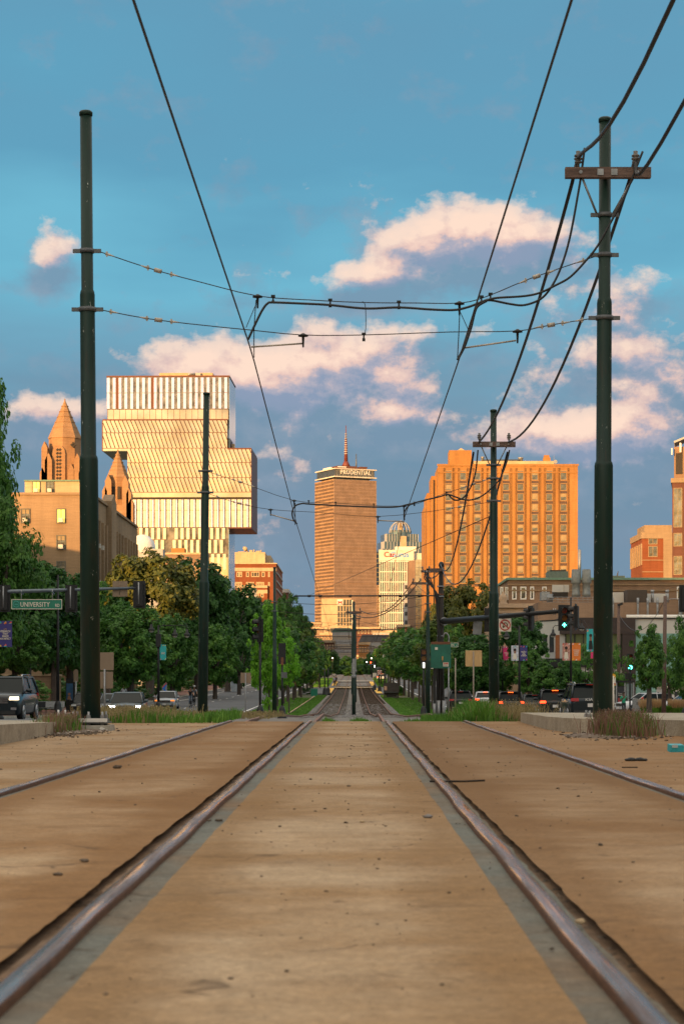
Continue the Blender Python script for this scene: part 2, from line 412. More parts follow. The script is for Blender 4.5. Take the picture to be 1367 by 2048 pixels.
# ------------------------------------------------------------------ track slab (paved crossing)
base_c = (.43, .315, .2); stain_c = (.31, .18, .075); dark_c = (.15, .085, .04)
m_slab = slab_mat('slab_concrete', base_c, stain_c, dark_c, .4, .3, ((-.775, .5, .7), (.6, .5, .7)))
m_panel_l = slab_mat('slab_panel_left', (.44, .31, .185), (.3, .155, .055), (.18, .095, .04), .5, .6, ((-.775, .5, .8), (-2.2, .4, .8)))
m_panel_r = slab_mat('slab_panel_right', (.4, .285, .175), (.27, .145, .056), (.17, .09, .042), .55, .65, ((.6, .5, .8), (2., .4, .8)))
m_strip = slab_mat('grout_strip', (.15, .155, .135), (.19, .13, .08), (.1, .09, .07), .3)
m_flange = slab_mat('flangeway_rubble', (.17, .115, .075), (.22, .13, .07), (.09, .065, .045), .6)
RX = [-2.2, -.775, .6, 2.0]        # rails on the slab
def jitter_strip(name, m, xa, xb, y0, y1, z, ja=0., jb=0., step=.12, seed=1, kind='structure'):
    r = random.Random(seed); b = MB(); ys = []
    y = y0
    while y < y1: ys.append(y); y += step * (1 + y * .03)
    ys.append(y1)
    va = vb = 0.
    for i, y in enumerate(ys):
        va = va * .6 + r.gauss(0, 1) * ja * .5; vb = vb * .6 + r.gauss(0, 1) * jb * .5
        b.v += [(xa(y) + va if callable(xa) else xa + va, y, z), (xb(y) + vb if callable(xb) else xb + vb, y, z)]
    for i in range(len(ys) - 1):
        b.f.append((2 * i, 2 * i + 1, 2 * i + 3, 2 * i + 2)); b.mi.append(0); b.sm.append(False)
    return b.build(name, m, kind=kind)
jitter_strip('flangeway', m_flange, -4.2, 5.2, -3, 38.0, -.034)          # dark bed under everything
jitter_strip('slab', m_slab, RX[1] + .125, RX[2] - .12, -3, 38.25, 0, .004, .004, seed=2)
jitter_strip('slab', m_panel_l, RX[0] + .075, RX[1] - .11, -3, 38.2, 0, .002, .008, seed=3)
jitter_strip('slab', m_panel_r, RX[2] + .1, RX[3] - .075, -3, 38.2, 0, .008, .002, seed=4)
jitter_strip('slab', m_slab, -8.4, RX[0] - .05, -3, 38.1, 0, 0, .003, seed=5)
jitter_strip('slab', m_panel_l, RX[3] + .05, 7.6, -3, 38.1, 0, .003, 0, seed=6)
jitter_strip('grout_strip', m_strip, RX[1] + .025, RX[1] + .135, -3, 38.25, -.005)
jitter_strip('grout_strip', m_strip, RX[2] - .13, RX[2] - .025, -3, 38.25, -.005)
jitter_strip('grout_strip', m_strip, RX[3] - .09, RX[3] - .02, -3, 38.2, -.005)
jitter_strip('grout_strip', m_strip, RX[0] + .02, RX[0] + .08, -3, 38.2, -.005)
jitter_strip('grout_strip', m_flange, RX[1] - .075, RX[1] - .03, -3, 38.2, -.012, .012, .0, seed=8)
jitter_strip('grout_strip', m_strip, RX[2] + .03, RX[2] + .075, -3, 38.2, -.015, .0, .009, seed=9)
# slab end faces
b = MB()
for x0, x1 in ((-8.4, 7.6),): b.box(x0, x1, 37.7, 38.05, -.3, -.012)
b.build('slab_edge', m_conc_d, kind='structure')

# rails: polished head, rusty sides
m, nt, bs = nodes_of('rail_steel'); tcr = N(nt, 'ShaderNodeTexCoord').outputs['Object']
f1 = noise(nt, tcr, 1, 4, .6, (30, 1.2, 30)); f2 = noise(nt, tcr, 40, 4, .7)
c = ramp(nt, f1, [(.35, (.2, .095, .05)), (.6, (.36, .2, .13)), (.75, (.5, .38, .32))])
nt.links.new(mix(nt, .3, c, ramp(nt, f2, [(.3, .5), (.7, 1.2)]), 'MULTIPLY'), bs.inputs['Base Color'])
bs.inputs['Metallic'].default_value = .9
nt.links.new(ramp(nt, f1, [(.35, .4), (.62, .13)]), bs.inputs['Roughness'])
m_railtop = m
m_railside = M('rail_rust', (.13, .06, .03), .7, .2, var=.35, scale=12, ms=(4, 1, 4))
m_railfar = M('rail_far_rust', (.21, .085, .04), .55, .3, var=.3, scale=1)
prof = [(-.031, -.045), (-.032, .01), (-.029, .02), (-.018, .027), (0, .029), (.018, .027), (.029, .02), (.032, .01), (.031, -.045)]
def rail(parent, xf, y0, y1, seed):
    r = random.Random(seed); b = MB(); ys = []; y = y0
    while y < y1: ys.append(y); y += .35 + max(0, y) * .02
    ys.append(y1); k = len(prof)
    for y in ys:
        wob = .004 * math.sin(y * 1.3 + seed) + .003 * math.sin(y * 3.1 + 2 * seed); tilt = .09 * math.sin(y * .8 + seed * 2) + .05 * math.sin(y * 2.3)
        h = max(gz(0, y) + .012, 0) if y < 38.3 else interp([(38.3, .0), (41, .04), (46, .1), (60, .15), (9999, .15)], y) + gz(0, y)
        if y < 38.3: h = 0.
        for px_, pz_ in prof: b.v.append((xf(y) + px_ + wob, y, h + pz_ + px_ * tilt * (pz_ > 0)))
    for i in range(len(ys) - 1):
        far = ys[i] > 38
        for j in range(k - 1):
            b.f.append((i * k + j, (i + 1) * k + j, (i + 1) * k + j + 1, i * k + j + 1)); b.sm.append(True)
            b.mi.append((0 if 2 <= j <= 5 else 1) if not far else (2 if 2 <= j <= 5 else 1))
    return b.build('rail', [m_railtop, m_railside, m_railfar], parent)
XF = [[(38, RX[0]), (60, -2.3), (110, -2.62), (150, -2.5), (9999, -2.5)], [(38, RX[1]), (60, -.85), (110, -1.12), (150, -1.06), (9999, -1.06)],
      [(38, RX[2]), (60, .72), (110, 1.12), (150, 1.18), (9999, 1.18)], [(38, RX[3]), (60, 2.15), (110, 2.55), (150, 2.62), (9999, 2.62)]]
trk = []
for k, lab in ((0, 'left tram track, its inner rail edged by a dark broken gap'), (2, 'right tram track, its inner rail reflecting pink, nearer the timber crossarm pole')):
    t = thing('tram_track', lab, 'tram track', (0, 0, 0), group='pair of tram tracks'); trk.append(t)
    for j in (0, 1): rail(t, (lambda y, q=k + j: interp(XF[q], y)), -2, 900, k + j + 1)
m_tie = M('sleeper_wood', (.085, .06, .045), .9, var=.5, scale=2); m_tie_g = M('sleeper_grey', (.15, .13, .11), .9, var=.4, scale=2)
rr = random.Random(3)
for k, t in ((0, trk[0]), (2, trk[1])):
    rest = MB(); me = None
    for i in range(330):
        y = 120 + i * .72; xc = (interp(XF[k], y) + interp(XF[k + 1], y)) / 2
        if i % 7 and 0: continue
        if 24 < i <= 72:
            if me is None: mb = MB(); mb.box(-1.2, 1.2, -.1, .1, -.1, .012); me = mb.mesh('sleeper', m_tie if k else m_tie_g)
            o = bpy.data.objects.new('sleeper', me); COL.objects.link(o); o.parent = t; o.location = (xc, y, gz(0, y) + .02)
            o.rotation_euler = (0, 0, rr.uniform(-.02, .02))
        else: rest.box(xc - 1.2, xc + 1.2, y - .1, y + .1, gz(0, y) - .1, gz(0, y) + .03)
    rest.build('sleeper', m_tie if k else m_tie_g, t, kind='stuff')

# ------------------------------------------------------------------ concrete islands beside the slab
def island(name, poly, z0, zt, m):
    b = MB(); n = len(poly)
    b.face([(x, y, zt(y)) for x, y in poly])
    for i in range(n):
        (xa, ya), (xb, yb) = poly[i], poly[(i + 1) % n]
        L_ = math.hypot(xb - xa, yb - ya); k = max(1, int(L_ / .5))
        for q in range(k):
            s, e = q / k, (q + 1) / k
            p = (xa + (xb - xa) * s, ya + (yb - ya) * s); p2 = (xa + (xb - xa) * e, ya + (yb - ya) * e)
            b.face([(*p, z0), (*p2, z0), (*p2, zt(p2[1])), (*p, zt(p[1]))])
    o = b.build(name, m, kind='structure')
    bev = o.modifiers.new('bevel', 'BEVEL'); bev.width = .02; bev.segments = 2; bev.limit_method = 'ANGLE'
    return o
m_isl = slab_mat('island_concrete', (.4, .36, .29), (.33, .28, .21), (.2, .17, .13), .4)
island('kerb_island', [(2.95, 37.5), (2.88, 31.5), (3.0, 30.2), (3.15, 29.4), (4.0, 28.6), (4.35, 27.3), (4.2, 26), (3.85, 24.4), (3.5, 22.3), (3.6, 15), (7.9, 15), (7.9, 36.5)], -.4, lambda y: .23 - .06 * (y - 22) / 15, m_isl)
island('kerb_island', [(-3.95, 23.4), (-3.97, 24.5), (-4.0, 27.5), (-4.05, 31.0), (-4.6, 31.5), (-4.75, 33.), (-8.2, 35.0), (-8.2, 12), (-4.0, 12)], -.4, lambda y: .225 - .14 * (y - 24) / 11, m_isl)
# mound of gravel and turf beside the second poles
def mound(name, cx, cy, rx, ry, z, m, kind='structure', seed=1):
    r = random.Random(seed); b = MB(); n = 28
    b.v.append((cx, cy, z)); 
    for ring, (f, h) in enumerate(((.5, .9), (.8, .6), (1., 0.))):
        for j in range(n):
            t = 2 * math.pi * j / n; x = cx + rx * f * math.cos(t) * r.uniform(.93, 1.07); y = cy + ry * f * math.sin(t)
            zg = gz(x, y) - .02; b.v.append((x, y, zg + max(0, (z - gz(cx, cy))) * h + (0.02 if h else -.05)))
    for j in range(n): b.f.append((0, 1 + j, 1 + (j + 1) % n)); b.mi.append(0); b.sm.append(True)
    for g_ in range(2):
        for j in range(n):
            q = 1 + g_ * n; b.f.append((q + j, q + n + j, q + n + (j + 1) % n, q + (j + 1) % n)); b.mi.append(0); b.sm.append(True)
    return b.build(name, m, kind=kind)
mound('gravel_bank', -4.6, 54, 3.2, 13, gz(-4.6, 54) + .14, m_gravel)
mound('gravel_bank', 5.0, 54, 2.4, 14, gz(5, 54) + .08, m_dirt, seed=4)
mound('dirt_patch', 3.25, 27.6, .62, 1.5, .035, m_dirt, seed=5)
mound('dirt_patch', -3.95, 30.0, .5, 2.2, .035, m_dirt, seed=6)

# ------------------------------------------------------------------ catenary poles
m, nt, bs = nodes_of('pole_green'); tcp = N(nt, 'ShaderNodeTexCoord').outputs['Object']
c = ramp(nt, noise(nt, tcp, 1, 5, .6, (6, 6, .8)), [(.3, (.006, .022, .017)), (.7, (.013, .04, .03))])
c = mix(nt, ramp(nt, noise(nt, tcp, 1, 5, .7, (9, 9, 1.3)), [(.55, 0.), (.62, .35)]), c, (.04, .03, .018))
c = mix(nt, ramp(nt, noise(nt, tcp, 1, 6, .75, (14, 14, 4.5)), [(.655, 0.), (.67, .9)]), c, (.5, .52, .48))
nt.links.new(c, bs.inputs['Base Color']); bs.inputs['Roughness'].default_value = .45; bs.inputs['Specular IOR Level'].default_value = .3
m_pole = m
m_galv = M('galvanised', (.3, .31, .32), .5, .6, var=.2, scale=8)
m_galv_d = M('galvanised_dark', (.12, .13, .14), .55, .5, var=.2, scale=8)
m_rust = M('rusty_steel', (.19, .08, .045), .8, .2, var=.4, scale=14)
m_wood = M('weathered_timber', (.13, .085, .07), .85, var=.45, scale=3, ms=(1, 8, 8), bump=.5, bscale=14)
m_ins = M('insulator_grey', (.13, .12, .11), .35, var=.2)
m_cable = M('black_cable', (.012, .012, .014), .5, var=.2)
m_wire = M('dark_wire', (.035, .03, .03), .5, .4, var=.2)
m_light_fit = M('pale_clamp', (.45, .4, .34), .5, .4, var=.2, scale=20)
m_black = M('black_metal', (.012, .013, .014), .5, .2, var=.2)
m_white = M('white_paint', (.7, .69, .66), .5, var=.1)

def pole(label, ptop, pbot, Y, j1, j2, bands=(), group='green overhead line poles', name='overhead_line_pole'):
    """ptop/pbot photo points of the axis; j1, j2 photo heights where the tube steps up in size."""
    base = P(pbot[0], pbot[1], Y); top = P(ptop[0], ptop[1], Y)
    t = thing(name, label, 'pole', base, group=group)
    H = top.z - base.z; ax = lambda z: Vector(((top.x - base.x) * z / H, 0, z))
    z1, z2 = Z(j1, Y) - base.z, Z(j2, Y) - base.z
    b = MB()
    def seg(za, zb, ra, rb): b.tube([ax(za), ax(zb)], [ra, rb], 24)
    b.tube([ax(-.3), ax(z2 - .0), ax(z2 + .045), ax(z2 + .07), ax(z1 - .0), ax(z1 + .05), ax(z1 + .075), ax(H - .05)], [.145, .136, .128, .112, .109, .101, .088, .086], 24)
    b.build('shaft', m_pole, t)
    c = MB(); c.tube([ax(H - .07), ax(H - .02), ax(H)], [.097, .099, .08], 24); c.build('cap', m_pole, t)
    for zb in bands:
        z = Z(zb, Y) - base.z; r = .096 if z > z1 else .12
        q = MB(); q.tube([ax(z - .03), ax(z + .03)], r + .008, 20); q.obox(ax(z) + Vector((r + .055, 0, 0)), .055, .02, .028); q.obox(ax(z) - Vector((r + .055, 0, 0)), .055, .02, .028)
        q.build('clamp', m_galv_d, t)
    return t, base, ax, H
def crossarm(t, base, ax, H, px0, px1, py, Y, front=-.15, brace_y=None):
    z = Z(py, Y) - base.z; x0 = X(px0, Y) - base.x; x1 = X(px1, Y) - base.x
    b = MB(); b.box(x0, x1, front - .06, front + .06, z - .075, z + .075); a = b.build('crossarm', m_wood, t)
    q = MB(); xc = ax(z).x
    for dx in (-.09, .11): q.box(xc + dx - .045, xc + dx + .045, front - .075, front - .06, z - .045, z + .045)
    for xx in (x0 + .22, x1 - .2): q.disc((xx, front - .07, z), .025, .02)
    q.build('bolt_plate', m_galv, a)
    zb = Z(brace_y, Y) - base.z if brace_y else z - .62
    for s, xx in ((-1, x0 + .24), (1, x1 - .24)):
        q = MB(); q.tube([(xx, front, z - .05), (ax(zb).x + s * .11, 0, zb)], .017, 6); q.build('brace', m_galv, t)
    return z, front
def insulator(t, x, y, z, s=1.):
    b = MB(); b.lathe((x, y, z), [(.02 * s, 0), (.02 * s, .06 * s), (.05 * s, .07 * s), (.055 * s, .09 * s), (.03 * s, .1 * s), (.06 * s, .12 * s), (.062 * s, .14 * s), (.032 * s, .15 * s), (.058 * s, .165 * s), (.058 * s, .185 * s), (.03 * s, .2 * s), (.035 * s, .24 * s), (.01, .25 * s)], 14)
    return b.build('insulator', m_ins, t)

T1, b1, ax1, H1 = pole('tall green steel pole nearest on the left, bolted to a cracked concrete block', (172, 222), (182, 1442), 31, 590, 920, (502, 619))
T2, b2, ax2, H2 = pole('tall green steel pole nearest on the right, carrying a brown timber crossarm', (1209, 235), (1204, 1440), 31, 606, 932, (430, 510, 636))
z, fr = crossarm(T2, b2, ax2, H2, 1127, 1297, 351, 31, brace_y=430)
insulator(T2, X(1153, 31) - b2.x, fr, z + .075); insulator(T2, X(1267, 31) - b2.x, fr, z + .075)
T3, b3, ax3, H3 = pole('green stepped pole rising before the stacked glass tower', (413, 785), (405, 1430), 60, 975, 1166, (942, 985))
T4, b4, ax4, H4 = pole('green pole with dark crossarm standing before the orange slab building', (986, 819), (987, 1425), 60, 1008, 1189, (930, 957, 1002))
z, fr = crossarm(T4, b4, ax4, H4, 944, 1029, 890, 60, brace_y=930)
insulator(T4, X(957, 60) - b4.x, fr, z + .075); insulator(T4, X(1016, 60) - b4.x, fr, z + .075)
T5, b5, ax5, H5 = pole('thin green pole in front of the bright green young tree', (549, 1134), (549, 1434), 130, 1224, 1318, (1203, 1222))
T6, b6, ax6, H6 = pole('green pole beside the tarred timber pole and the green cabinet', (855, 1137), (855, 1440), 130, 1232, 1323, (1191, 1207, 1224))
z, fr = crossarm(T6, b6, ax6, H6, 841, 880, 1143, 130); insulator(T6, X(844, 130) - b6.x, fr, z + .075); insulator(T6, X(857, 130) - b6.x, fr - .1, z + .075)
z, fr = crossarm(T6, b6, ax6, H6, 822, 862, 1167, 130); insulator(T6, X(826, 130) - b6.x, fr, z + .075); insulator(T6, X(840, 130) - b6.x, fr, z + .075)
q = MB(); zz = Z(1192, 130) - b6.z; xl = X(588, 130) - b6.x; q.tube([(xl, 0, zz), (.6, 0, zz + .02)], .045, 10)
for px in (618, 640, 700, 760, 800, 838): q.tube([(X(px, 130) - b6.x - .09, 0, zz), (X(px, 130) - b6.x + .09, 0, zz)], .075, 8)
q.build('bracket_arm', m_black, T6)
# centre poles between the tracks
for k, (px, Y, top, bot, lab) in enumerate(((707, 150, 1203, 1432, 'single centre pole standing between the two tracks, light band near its foot'),
        (710, 212, 1222, 1402, 'second centre pole, just behind the nearest centre pole'),
        (704, 275, 1262, 1390, 'third centre pole between the tracks, far off'), (706.5, 345, 1280, 1374, 'farthest centre pole, before the station platforms'))):
    base = P(px, bot, Y); base.z = gz(0, Y) - .05; H = Z(top, Y) - base.z
    t = thing('centre_pole', lab, 'pole', base, group='centre poles between the tracks')
    b = MB(); b.tube([(0, 0, 0), (0, 0, H * .2), (0, 0, H * .21), (0, 0, H * .8), (0, 0, H * .81), (0, 0, H)], [.14, .14, .115, .115, .095, .095], 14); b.build('shaft', m_pole, t)
    q = MB(); q.box(-.55, .55, -.15, -.05, H - .85, H - .7); q.build('crossarm', m_wood, t)
    q = MB(); q.tube([(-3.0, 0, H - 2.0), (3.0, 0, H - 2.0)], .035, 8); q.tube([(-2.9, 0, H - 2.0), (-.1, 0, H - 1.3)], .012, 5); q.tube([(2.9, 0, H - 2.0), (.1, 0, H - 1.3)], .012, 5); q.build('bracket_arm', m_black, t)
    q = MB(); q.tube([(0, 0, H * .33), (0, 0, H * .36)], .15, 12); q.box(-.09, .09, -.17, -.14, H * .36, H * .5); q.build('clamp', m_galv, t)
    for xx in (-.45, .45): insulator(t, xx, -.1, H - .7)
# pole feet
def foot(t, kx=0.):
    q = MB()
    q.box(-.42, .33, -.38, .3, -.19, -.055, ch=.02); q.build('concrete_block', m_conc, t)
    q = MB(); q.box(-.3, .28, -.34, .22, -.03, -.012); q.box(-.27, .25, -.3, .2, -.005, .035); q.build('base_plate', m_galv_d, t)
    for dx in (-.22, 0, .2):
        for dy in (-.27, .17):
            q = MB(); q.tube([(dx, dy, -.06), (dx, dy, .14)], .016, 8); q.tube([(dx, dy, .035), (dx, dy, .09)], .033, 6, smooth=False); q.tube([(dx, dy, -.055), (dx, dy, -.03)], .03, 6, smooth=False); q.build('anchor_bolt', m_galv, t)
foot(T1); foot(T2)
q = MB(); q.box(-.13, .28, -.36, -.335, -.01, .045); q.build('painted_plank', m_white, T1); q = MB(); q.box(-.2, -.132, -.358, -.335, -.01, .045); q.build('rust_plate', m_rust, T1)

# ------------------------------------------------------------------ overhead wires
def wire(name, pts, r, label, cat='wire', group=None, m=None, seg=6, parent=None):
    b = MB(); b.tube(pts, r, seg); o = b.build(name, m or m_wire, parent)
    if label: tag(o, label, cat, group)
    return o
def smooth(pts, n=6):
    out = []; pts = [Vector(p) for p in pts]
    for i in range(len(pts) - 1):
        p0 = pts[max(0, i - 1)]; p1 = pts[i]; p2 = pts[i + 1]; p3 = pts[min(len(pts) - 1, i + 2)]
        for k in range(n):
            t = k / n
            out.append(.5 * ((2 * p1) + (p2 - p0) * t + (2 * p0 - 5 * p1 + 4 * p2 - p3) * t * t + (3 * p1 - p0 - 3 * p2 + p3) * t ** 3))
    return out + [pts[-1]]
def cat_(a, b, sag, n=16, skip=True):
    a = Vector(a); b = Vector(b)
    return [a.lerp(b, i / n) - Vector((0, 0, 4 * sag * (i / n) * (1 - i / n))) for i in range(n + 1)]
def pp(lst, Y, n=6): return smooth([P(x, y, Y) for x, y in lst], n)
# contact wires along each track
wl = [Vector((-1.5, -8, 5.35))] + [P(267, 0, 14.5), P(458, 575, 27.0), P(495, 672, 31)]
wire('trolley_wire', [Vector((-1.5, -8, 5.6)), P(267, 0, 14.5), P(496, 682, 31), P(508, 722, 32.5), P(593, 1048, 60), P(640, 1196, 130), P(660, 1262, 212), P(672, 1300, 345)], .011, 'thin contact wire running from the top left edge down over the left track', 'wire', 'contact wires over the tracks', seg=5)
wire('trolley_wire', [Vector((1.5, -8, 5.6)), P(1142, 0, 14.6), P(916, 722, 31), P(910, 740, 32.5), P(809, 1033, 60), P(775, 1190, 130), P(752, 1262, 212), P(738, 1300, 345)], .011, 'thin contact wire running from the upper right down over the right track', 'wire', 'contact wires over the tracks', seg=5)
# feeder cables from behind, over the crossarms
for a, b_, c_, lab in (((3.35, -6, 9.1), (1153, 318), None, 'thick black feeder cable, inner of the two crossing the top right corner'), ((4.2, -6, 9.0), (1267, 322), None, 'thick black feeder cable, outer of the two crossing the top right corner')):
    e = P(b_[0], b_[1], 31); mid = P(1345, 0, 21.2) if b_[0] < 1200 else P(1367, 203, 26.2)
    wire('feeder_cable', smooth([Vector(a), mid, e], 8), .027, lab, 'cable', 'thick feeder cables', m_cable, 8)
def sagpts(pa, Ya, pb, Yb, sag): return cat_(P(*pa, Ya), P(*pb, Yb), sag, 18)
FC = 'thick feeder cables'
wire('feeder_cable', [P(1153, 322, 31)] + sagpts((1143, 366), 31.1, (957, 884), 59.9, .62), .027, 'sagging black cable from the inner insulator of the near crossarm to the farther crossarm', 'cable', FC, m_cable, 8)
wire('feeder_cable', [P(1267, 324, 31)] + sagpts((1257, 362), 31.1, (1016, 884), 59.9, .85), .027, 'sagging black cable from the outer insulator of the near crossarm to the farther crossarm', 'cable', FC, m_cable, 8)
wire('feeder_cable', sagpts((946, 905), 60.1, (880, 1128), 120, 1.5), .03, 'black cable from the farther crossarm down to the tarred pole top, left one', 'cable', FC, m_cable, 6)
wire('feeder_cable', sagpts((1014, 905), 60.1, (884, 1140), 120, 2.0), .03, 'black cable from the farther crossarm down to the tarred pole top, right one', 'cable', FC, m_cable, 6)
wire('feeder_cable', sagpts((884, 1134), 120, (844, 1137), 130, .6), .03, 'short slack cable between the tarred pole and the green pole crossarm', 'cable', FC, m_cable, 6)
# tap cables looping to the span
TAP = 'looping tap cables'
wire('tap_cable', pp([(1168, 296), (1163, 337), (1157, 376), (1139, 473), (1121, 534), (1102, 573), (1080, 598), (1048, 610), (1020, 608), (985, 601), (972, 601)], 30.85), .017, 'black tap cable hanging from the inner feeder clamp in a low loop', 'cable', TAP, m_cable, 7)
wire('tap_cable', pp([(1284, 303), (1265, 351), (1246, 398), (1226, 434), (1195, 490), (1170, 522), (1139, 554), (1109, 571), (1080, 585), (1048, 592), (990, 596), (970, 602)], 30.8), .017, 'black tap cable sweeping across the near right pole to the span', 'cable', TAP, m_cable, 7)
wire('tap_cable', pp([(972, 602), (955, 612), (948, 626), (941, 655), (930, 688), (922, 705), (914, 720)], 30.95), .02, 'black cable bending down to the right contact wire', 'cable', TAP, m_cable, 7)
wire('tap_cable', pp([(496, 679), (503, 664), (510, 649), (524, 621), (535, 607), (546, 605), (600, 607), (658, 610), (730, 617), (798, 615), (861, 619), (908, 620), (936, 614), (957, 606), (975, 599)], 30.95), .018, 'long black jumper cable along the upper near span wire', 'cable', TAP, m_cable, 7)
def along(pts, x):
    for a, b_ in zip(pts, pts[1:]):
        if a[0] <= x <= b_[0]: return a[1] + (b_[1] - a[1]) * (x - a[0]) / (b_[0] - a[0])
def span(Y, pts, s, label, strain=(), hangers=(), clips=(), name='span_wire'):
    """cross wire with strain insulators; pts are photo points on the wire"""
    t = thing(name, label, 'span wire', P(*pts[0], Y), group='cross span wires'); o0 = P(*pts[0], Y)
    w3 = [P(x, y, Y) - o0 for x, y in pts]
    b = MB(); b.tube(smooth(w3, 3), .0075, 5); b.build('wire', m_wire, t)
    u = 1 / F * Y
    for x, kind in strain:                      # white cone grips and grey block insulators
        y = along(pts, x); c = P(x, y, Y) - o0; y2 = along(pts, min(pts[-1][0], x + 5 * s)); d = (P(x + 5 * s, y2, Y) - P(x, y, Y)).normalized()
        q = MB()
        if kind == 'b': q.tube([c - d * .055, c + d * .055], .032, 8); q.build('insulator', m_light_fit, t)
        else:
            e = 1 if kind == '>' else -1
            q.tube([c - d * .02 * e, c + d * .12 * e], [.022, .006], 8); q.obox(c, .012, .012, .036); q.build('wire_grip', m_light_fit, t)
    for x in hangers:                            # black mushroom hangers
        c = P(x, along(pts, x), Y) - o0; q = MB(); q.lathe(c + Vector((0, 0, -.02)), [(.012, -.16), (.018, -.06), (.02, -.01), (.075, 0), (.07, .02), (.03, .035), (.02, .045)], 14); q.build('hanger', m_black, t)
    for x in clips:
        c = P(x, along(pts, x), Y) - o0; q = MB(); q.box(c.x - .03, c.x + .03, -.03, .03, c.z + .0, c.z + .03); q.box(c.x - .012, c.x + .012, -.012, .012, c.z - .05, c.z); q.box(c.x - .022, c.x + .022, -.02, .02, c.z - .09, c.z - .05); q.build('clip', m_black, t)
    return t
up = [(190, 500), (300, 537), (400, 564), (515, 592), (620, 600), (725, 605), (830, 606), (920, 606), (975, 592), (1060, 557), (1192, 512)]
lo = [(193, 618), (300, 638), (420, 652), (500, 660), (605, 670), (725, 670), (900, 664), (1033, 662), (1100, 650), (1188, 636)]
span(31, up, 1, 'upper near cross wire between the two nearest poles, black jumper clipped under it', [(214, '>'), (296, '<'), (316, 'b'), (343, '>'), (1050, '<'), (1072, 'b'), (1096, '>'), (1165, '<')], (515, 918), (546, 660, 797, 962, 980))
span(31, lo, 1, 'lower near cross wire holding two short pull-off arms', [(222, '>'), (294, '<'), (317, 'b'), (343, '>'), (1083, '<'), (1101, 'b'), (1124, '>'), (1163, '<')], (606, 1034), (727,))
for (a, b_, lab) in (((604, 687), (502, 694), 'pull-off rod steadying the left contact wire at the near span'), ((1031, 681), (926, 696), 'pull-off rod steadying the right contact wire at the near span')):
    wire('pull_off_arm', [P(*a, 31), P(*b_, 31)], .013, lab, 'rod', 'pull-off arms', m_light_fit, 8)
wire('drop_wire', pp([(724, 603), (730, 612), (731, 655), (727, 672)], 31), .006, 'short slack link wire between the upper and lower near cross wires', 'wire', 'drop wires')
wire('drop_wire', pp([(512, 600), (508, 660), (508, 715)], 31), .008, 'vertical drop wire from left black hanger of the near span', 'wire', 'drop wires')
wire('drop_wire', pp([(512, 608), (492, 655)], 31), .006, 'slanting stay beside the left drop wire of the near span', 'wire', 'drop wires')
wire('drop_wire', pp([(919, 612), (917, 660), (914, 718)], 31), .008, 'vertical drop wire from right black hanger of the near span', 'wire', 'drop wires')
wire('drop_wire', pp([(920, 625), (935, 658)], 31), .006, 'slanting stay beside the right drop wire of the near span', 'wire', 'drop wires')
# second portal, 60 m
up2 = [(411, 942), (480, 964), (588, 1001), (670, 1006), (807, 1012), (880, 990), (985, 955)]
lo2 = [(411, 985), (470, 1005), (541, 1019), (640, 1025), (755, 1033), (880, 1020), (985, 1003)]
span(60, up2, .5, 'upper cross wire of the second pair of poles, in front of the tall tower', [(434, '>'), (468, '<'), (480, 'b'), (503, '>'), (931, '<'), (945, 'b'), (966, '>')], (588, 807), (617, 671, 747, 828, 892))
span(60, lo2, .5, 'lower cross wire of the second pair of poles', [(434, '>'), (468, '<'), (479, 'b'), (492, '>'), (905, '<'), (918, 'b'), (950, '>')], (541, 755), ())
wire('pull_off_arm', [P(541, 1029, 60), P(588, 1042, 60)], .018, 'pull-off rod steadying the left contact wire at the second span', 'rod', 'pull-off arms', m_light_fit)
wire('pull_off_arm', [P(756, 1041, 60), P(806, 1043, 60)], .018, 'pull-off rod steadying the right contact wire at the second span', 'rod', 'pull-off arms', m_light_fit)
wire('tap_cable', pp([(594, 1048), (587, 1040), (584, 1025), (590, 1012), (604, 1007), (617, 1008), (671, 1011), (747, 1014), (790, 1014), (815, 1009), (828, 1006)], 59.9), .024, 'black jumper cable looped under the second upper cross wire', 'cable', TAP, m_cable)
wire('tap_cable', pp([(808, 1040), (808, 1025), (816, 1012), (828, 1006), (850, 1000), (880, 993), (896, 989), (925, 999), (945, 999), (966, 990), (990, 968), (1000, 955), (1012, 925), (1018, 900)], 59.85), .024, 'black tap cable climbing to the farther crossarm, outer end', 'cable', TAP, m_cable)
wire('tap_cable', pp([(896, 989), (908, 1000), (925, 996), (940, 975), (950, 945), (955, 900)], 59.85), .024, 'black tap cable climbing to the farther crossarm, inner end', 'cable', TAP, m_cable)
wire('drop_wire', pp([(590, 1006), (590, 1050)], 60), .012, 'drop wire beside the left loop of the second span', 'wire', 'drop wires')
wire('drop_wire', pp([(807, 1018), (808, 1040)], 60), .012, 'drop wire beside the right loop of the second span', 'wire', 'drop wires')
# third portal, 130 m and the tangle beyond
for Y, a, b_, sg, lab in ((130, (550, 1203), (855, 1191), .35, 'upper thin cross wire of the third pair of poles'), (130, (550, 1222), (855, 1208), .4, 'lower thin cross wire of the third pair of poles'),
        (212, (570, 1238), (842, 1236), .5, 'cross wire at the second centre pole'), (212, (572, 1252), (840, 1250), .5, 'lower cross wire at the second centre pole'),
        (275, (590, 1272), (800, 1272), .1, 'dark straight cross wire over the lawn rows'), (345, (616, 1283), (790, 1283), .1, 'dark straight cross wire before the far platforms')):
    wire('span_wire', cat_(P(*a, Y), P(*b_, Y), sg, 10), .016 if Y < 250 else .05, lab, 'span wire', 'cross span wires')
wire('feeder_cable', sagpts((826, 1162), 130, (722, 1222), 150, .9), .03, 'drooping cable from the green pole crossarm to the near centre pole', 'cable', FC, m_cable)
wire('feeder_cable', sagpts((838, 1162), 130, (694, 1222), 150, 1.2), .03, 'longer drooping cable from the green pole crossarm across the near centre pole', 'cable', FC, m_cable)
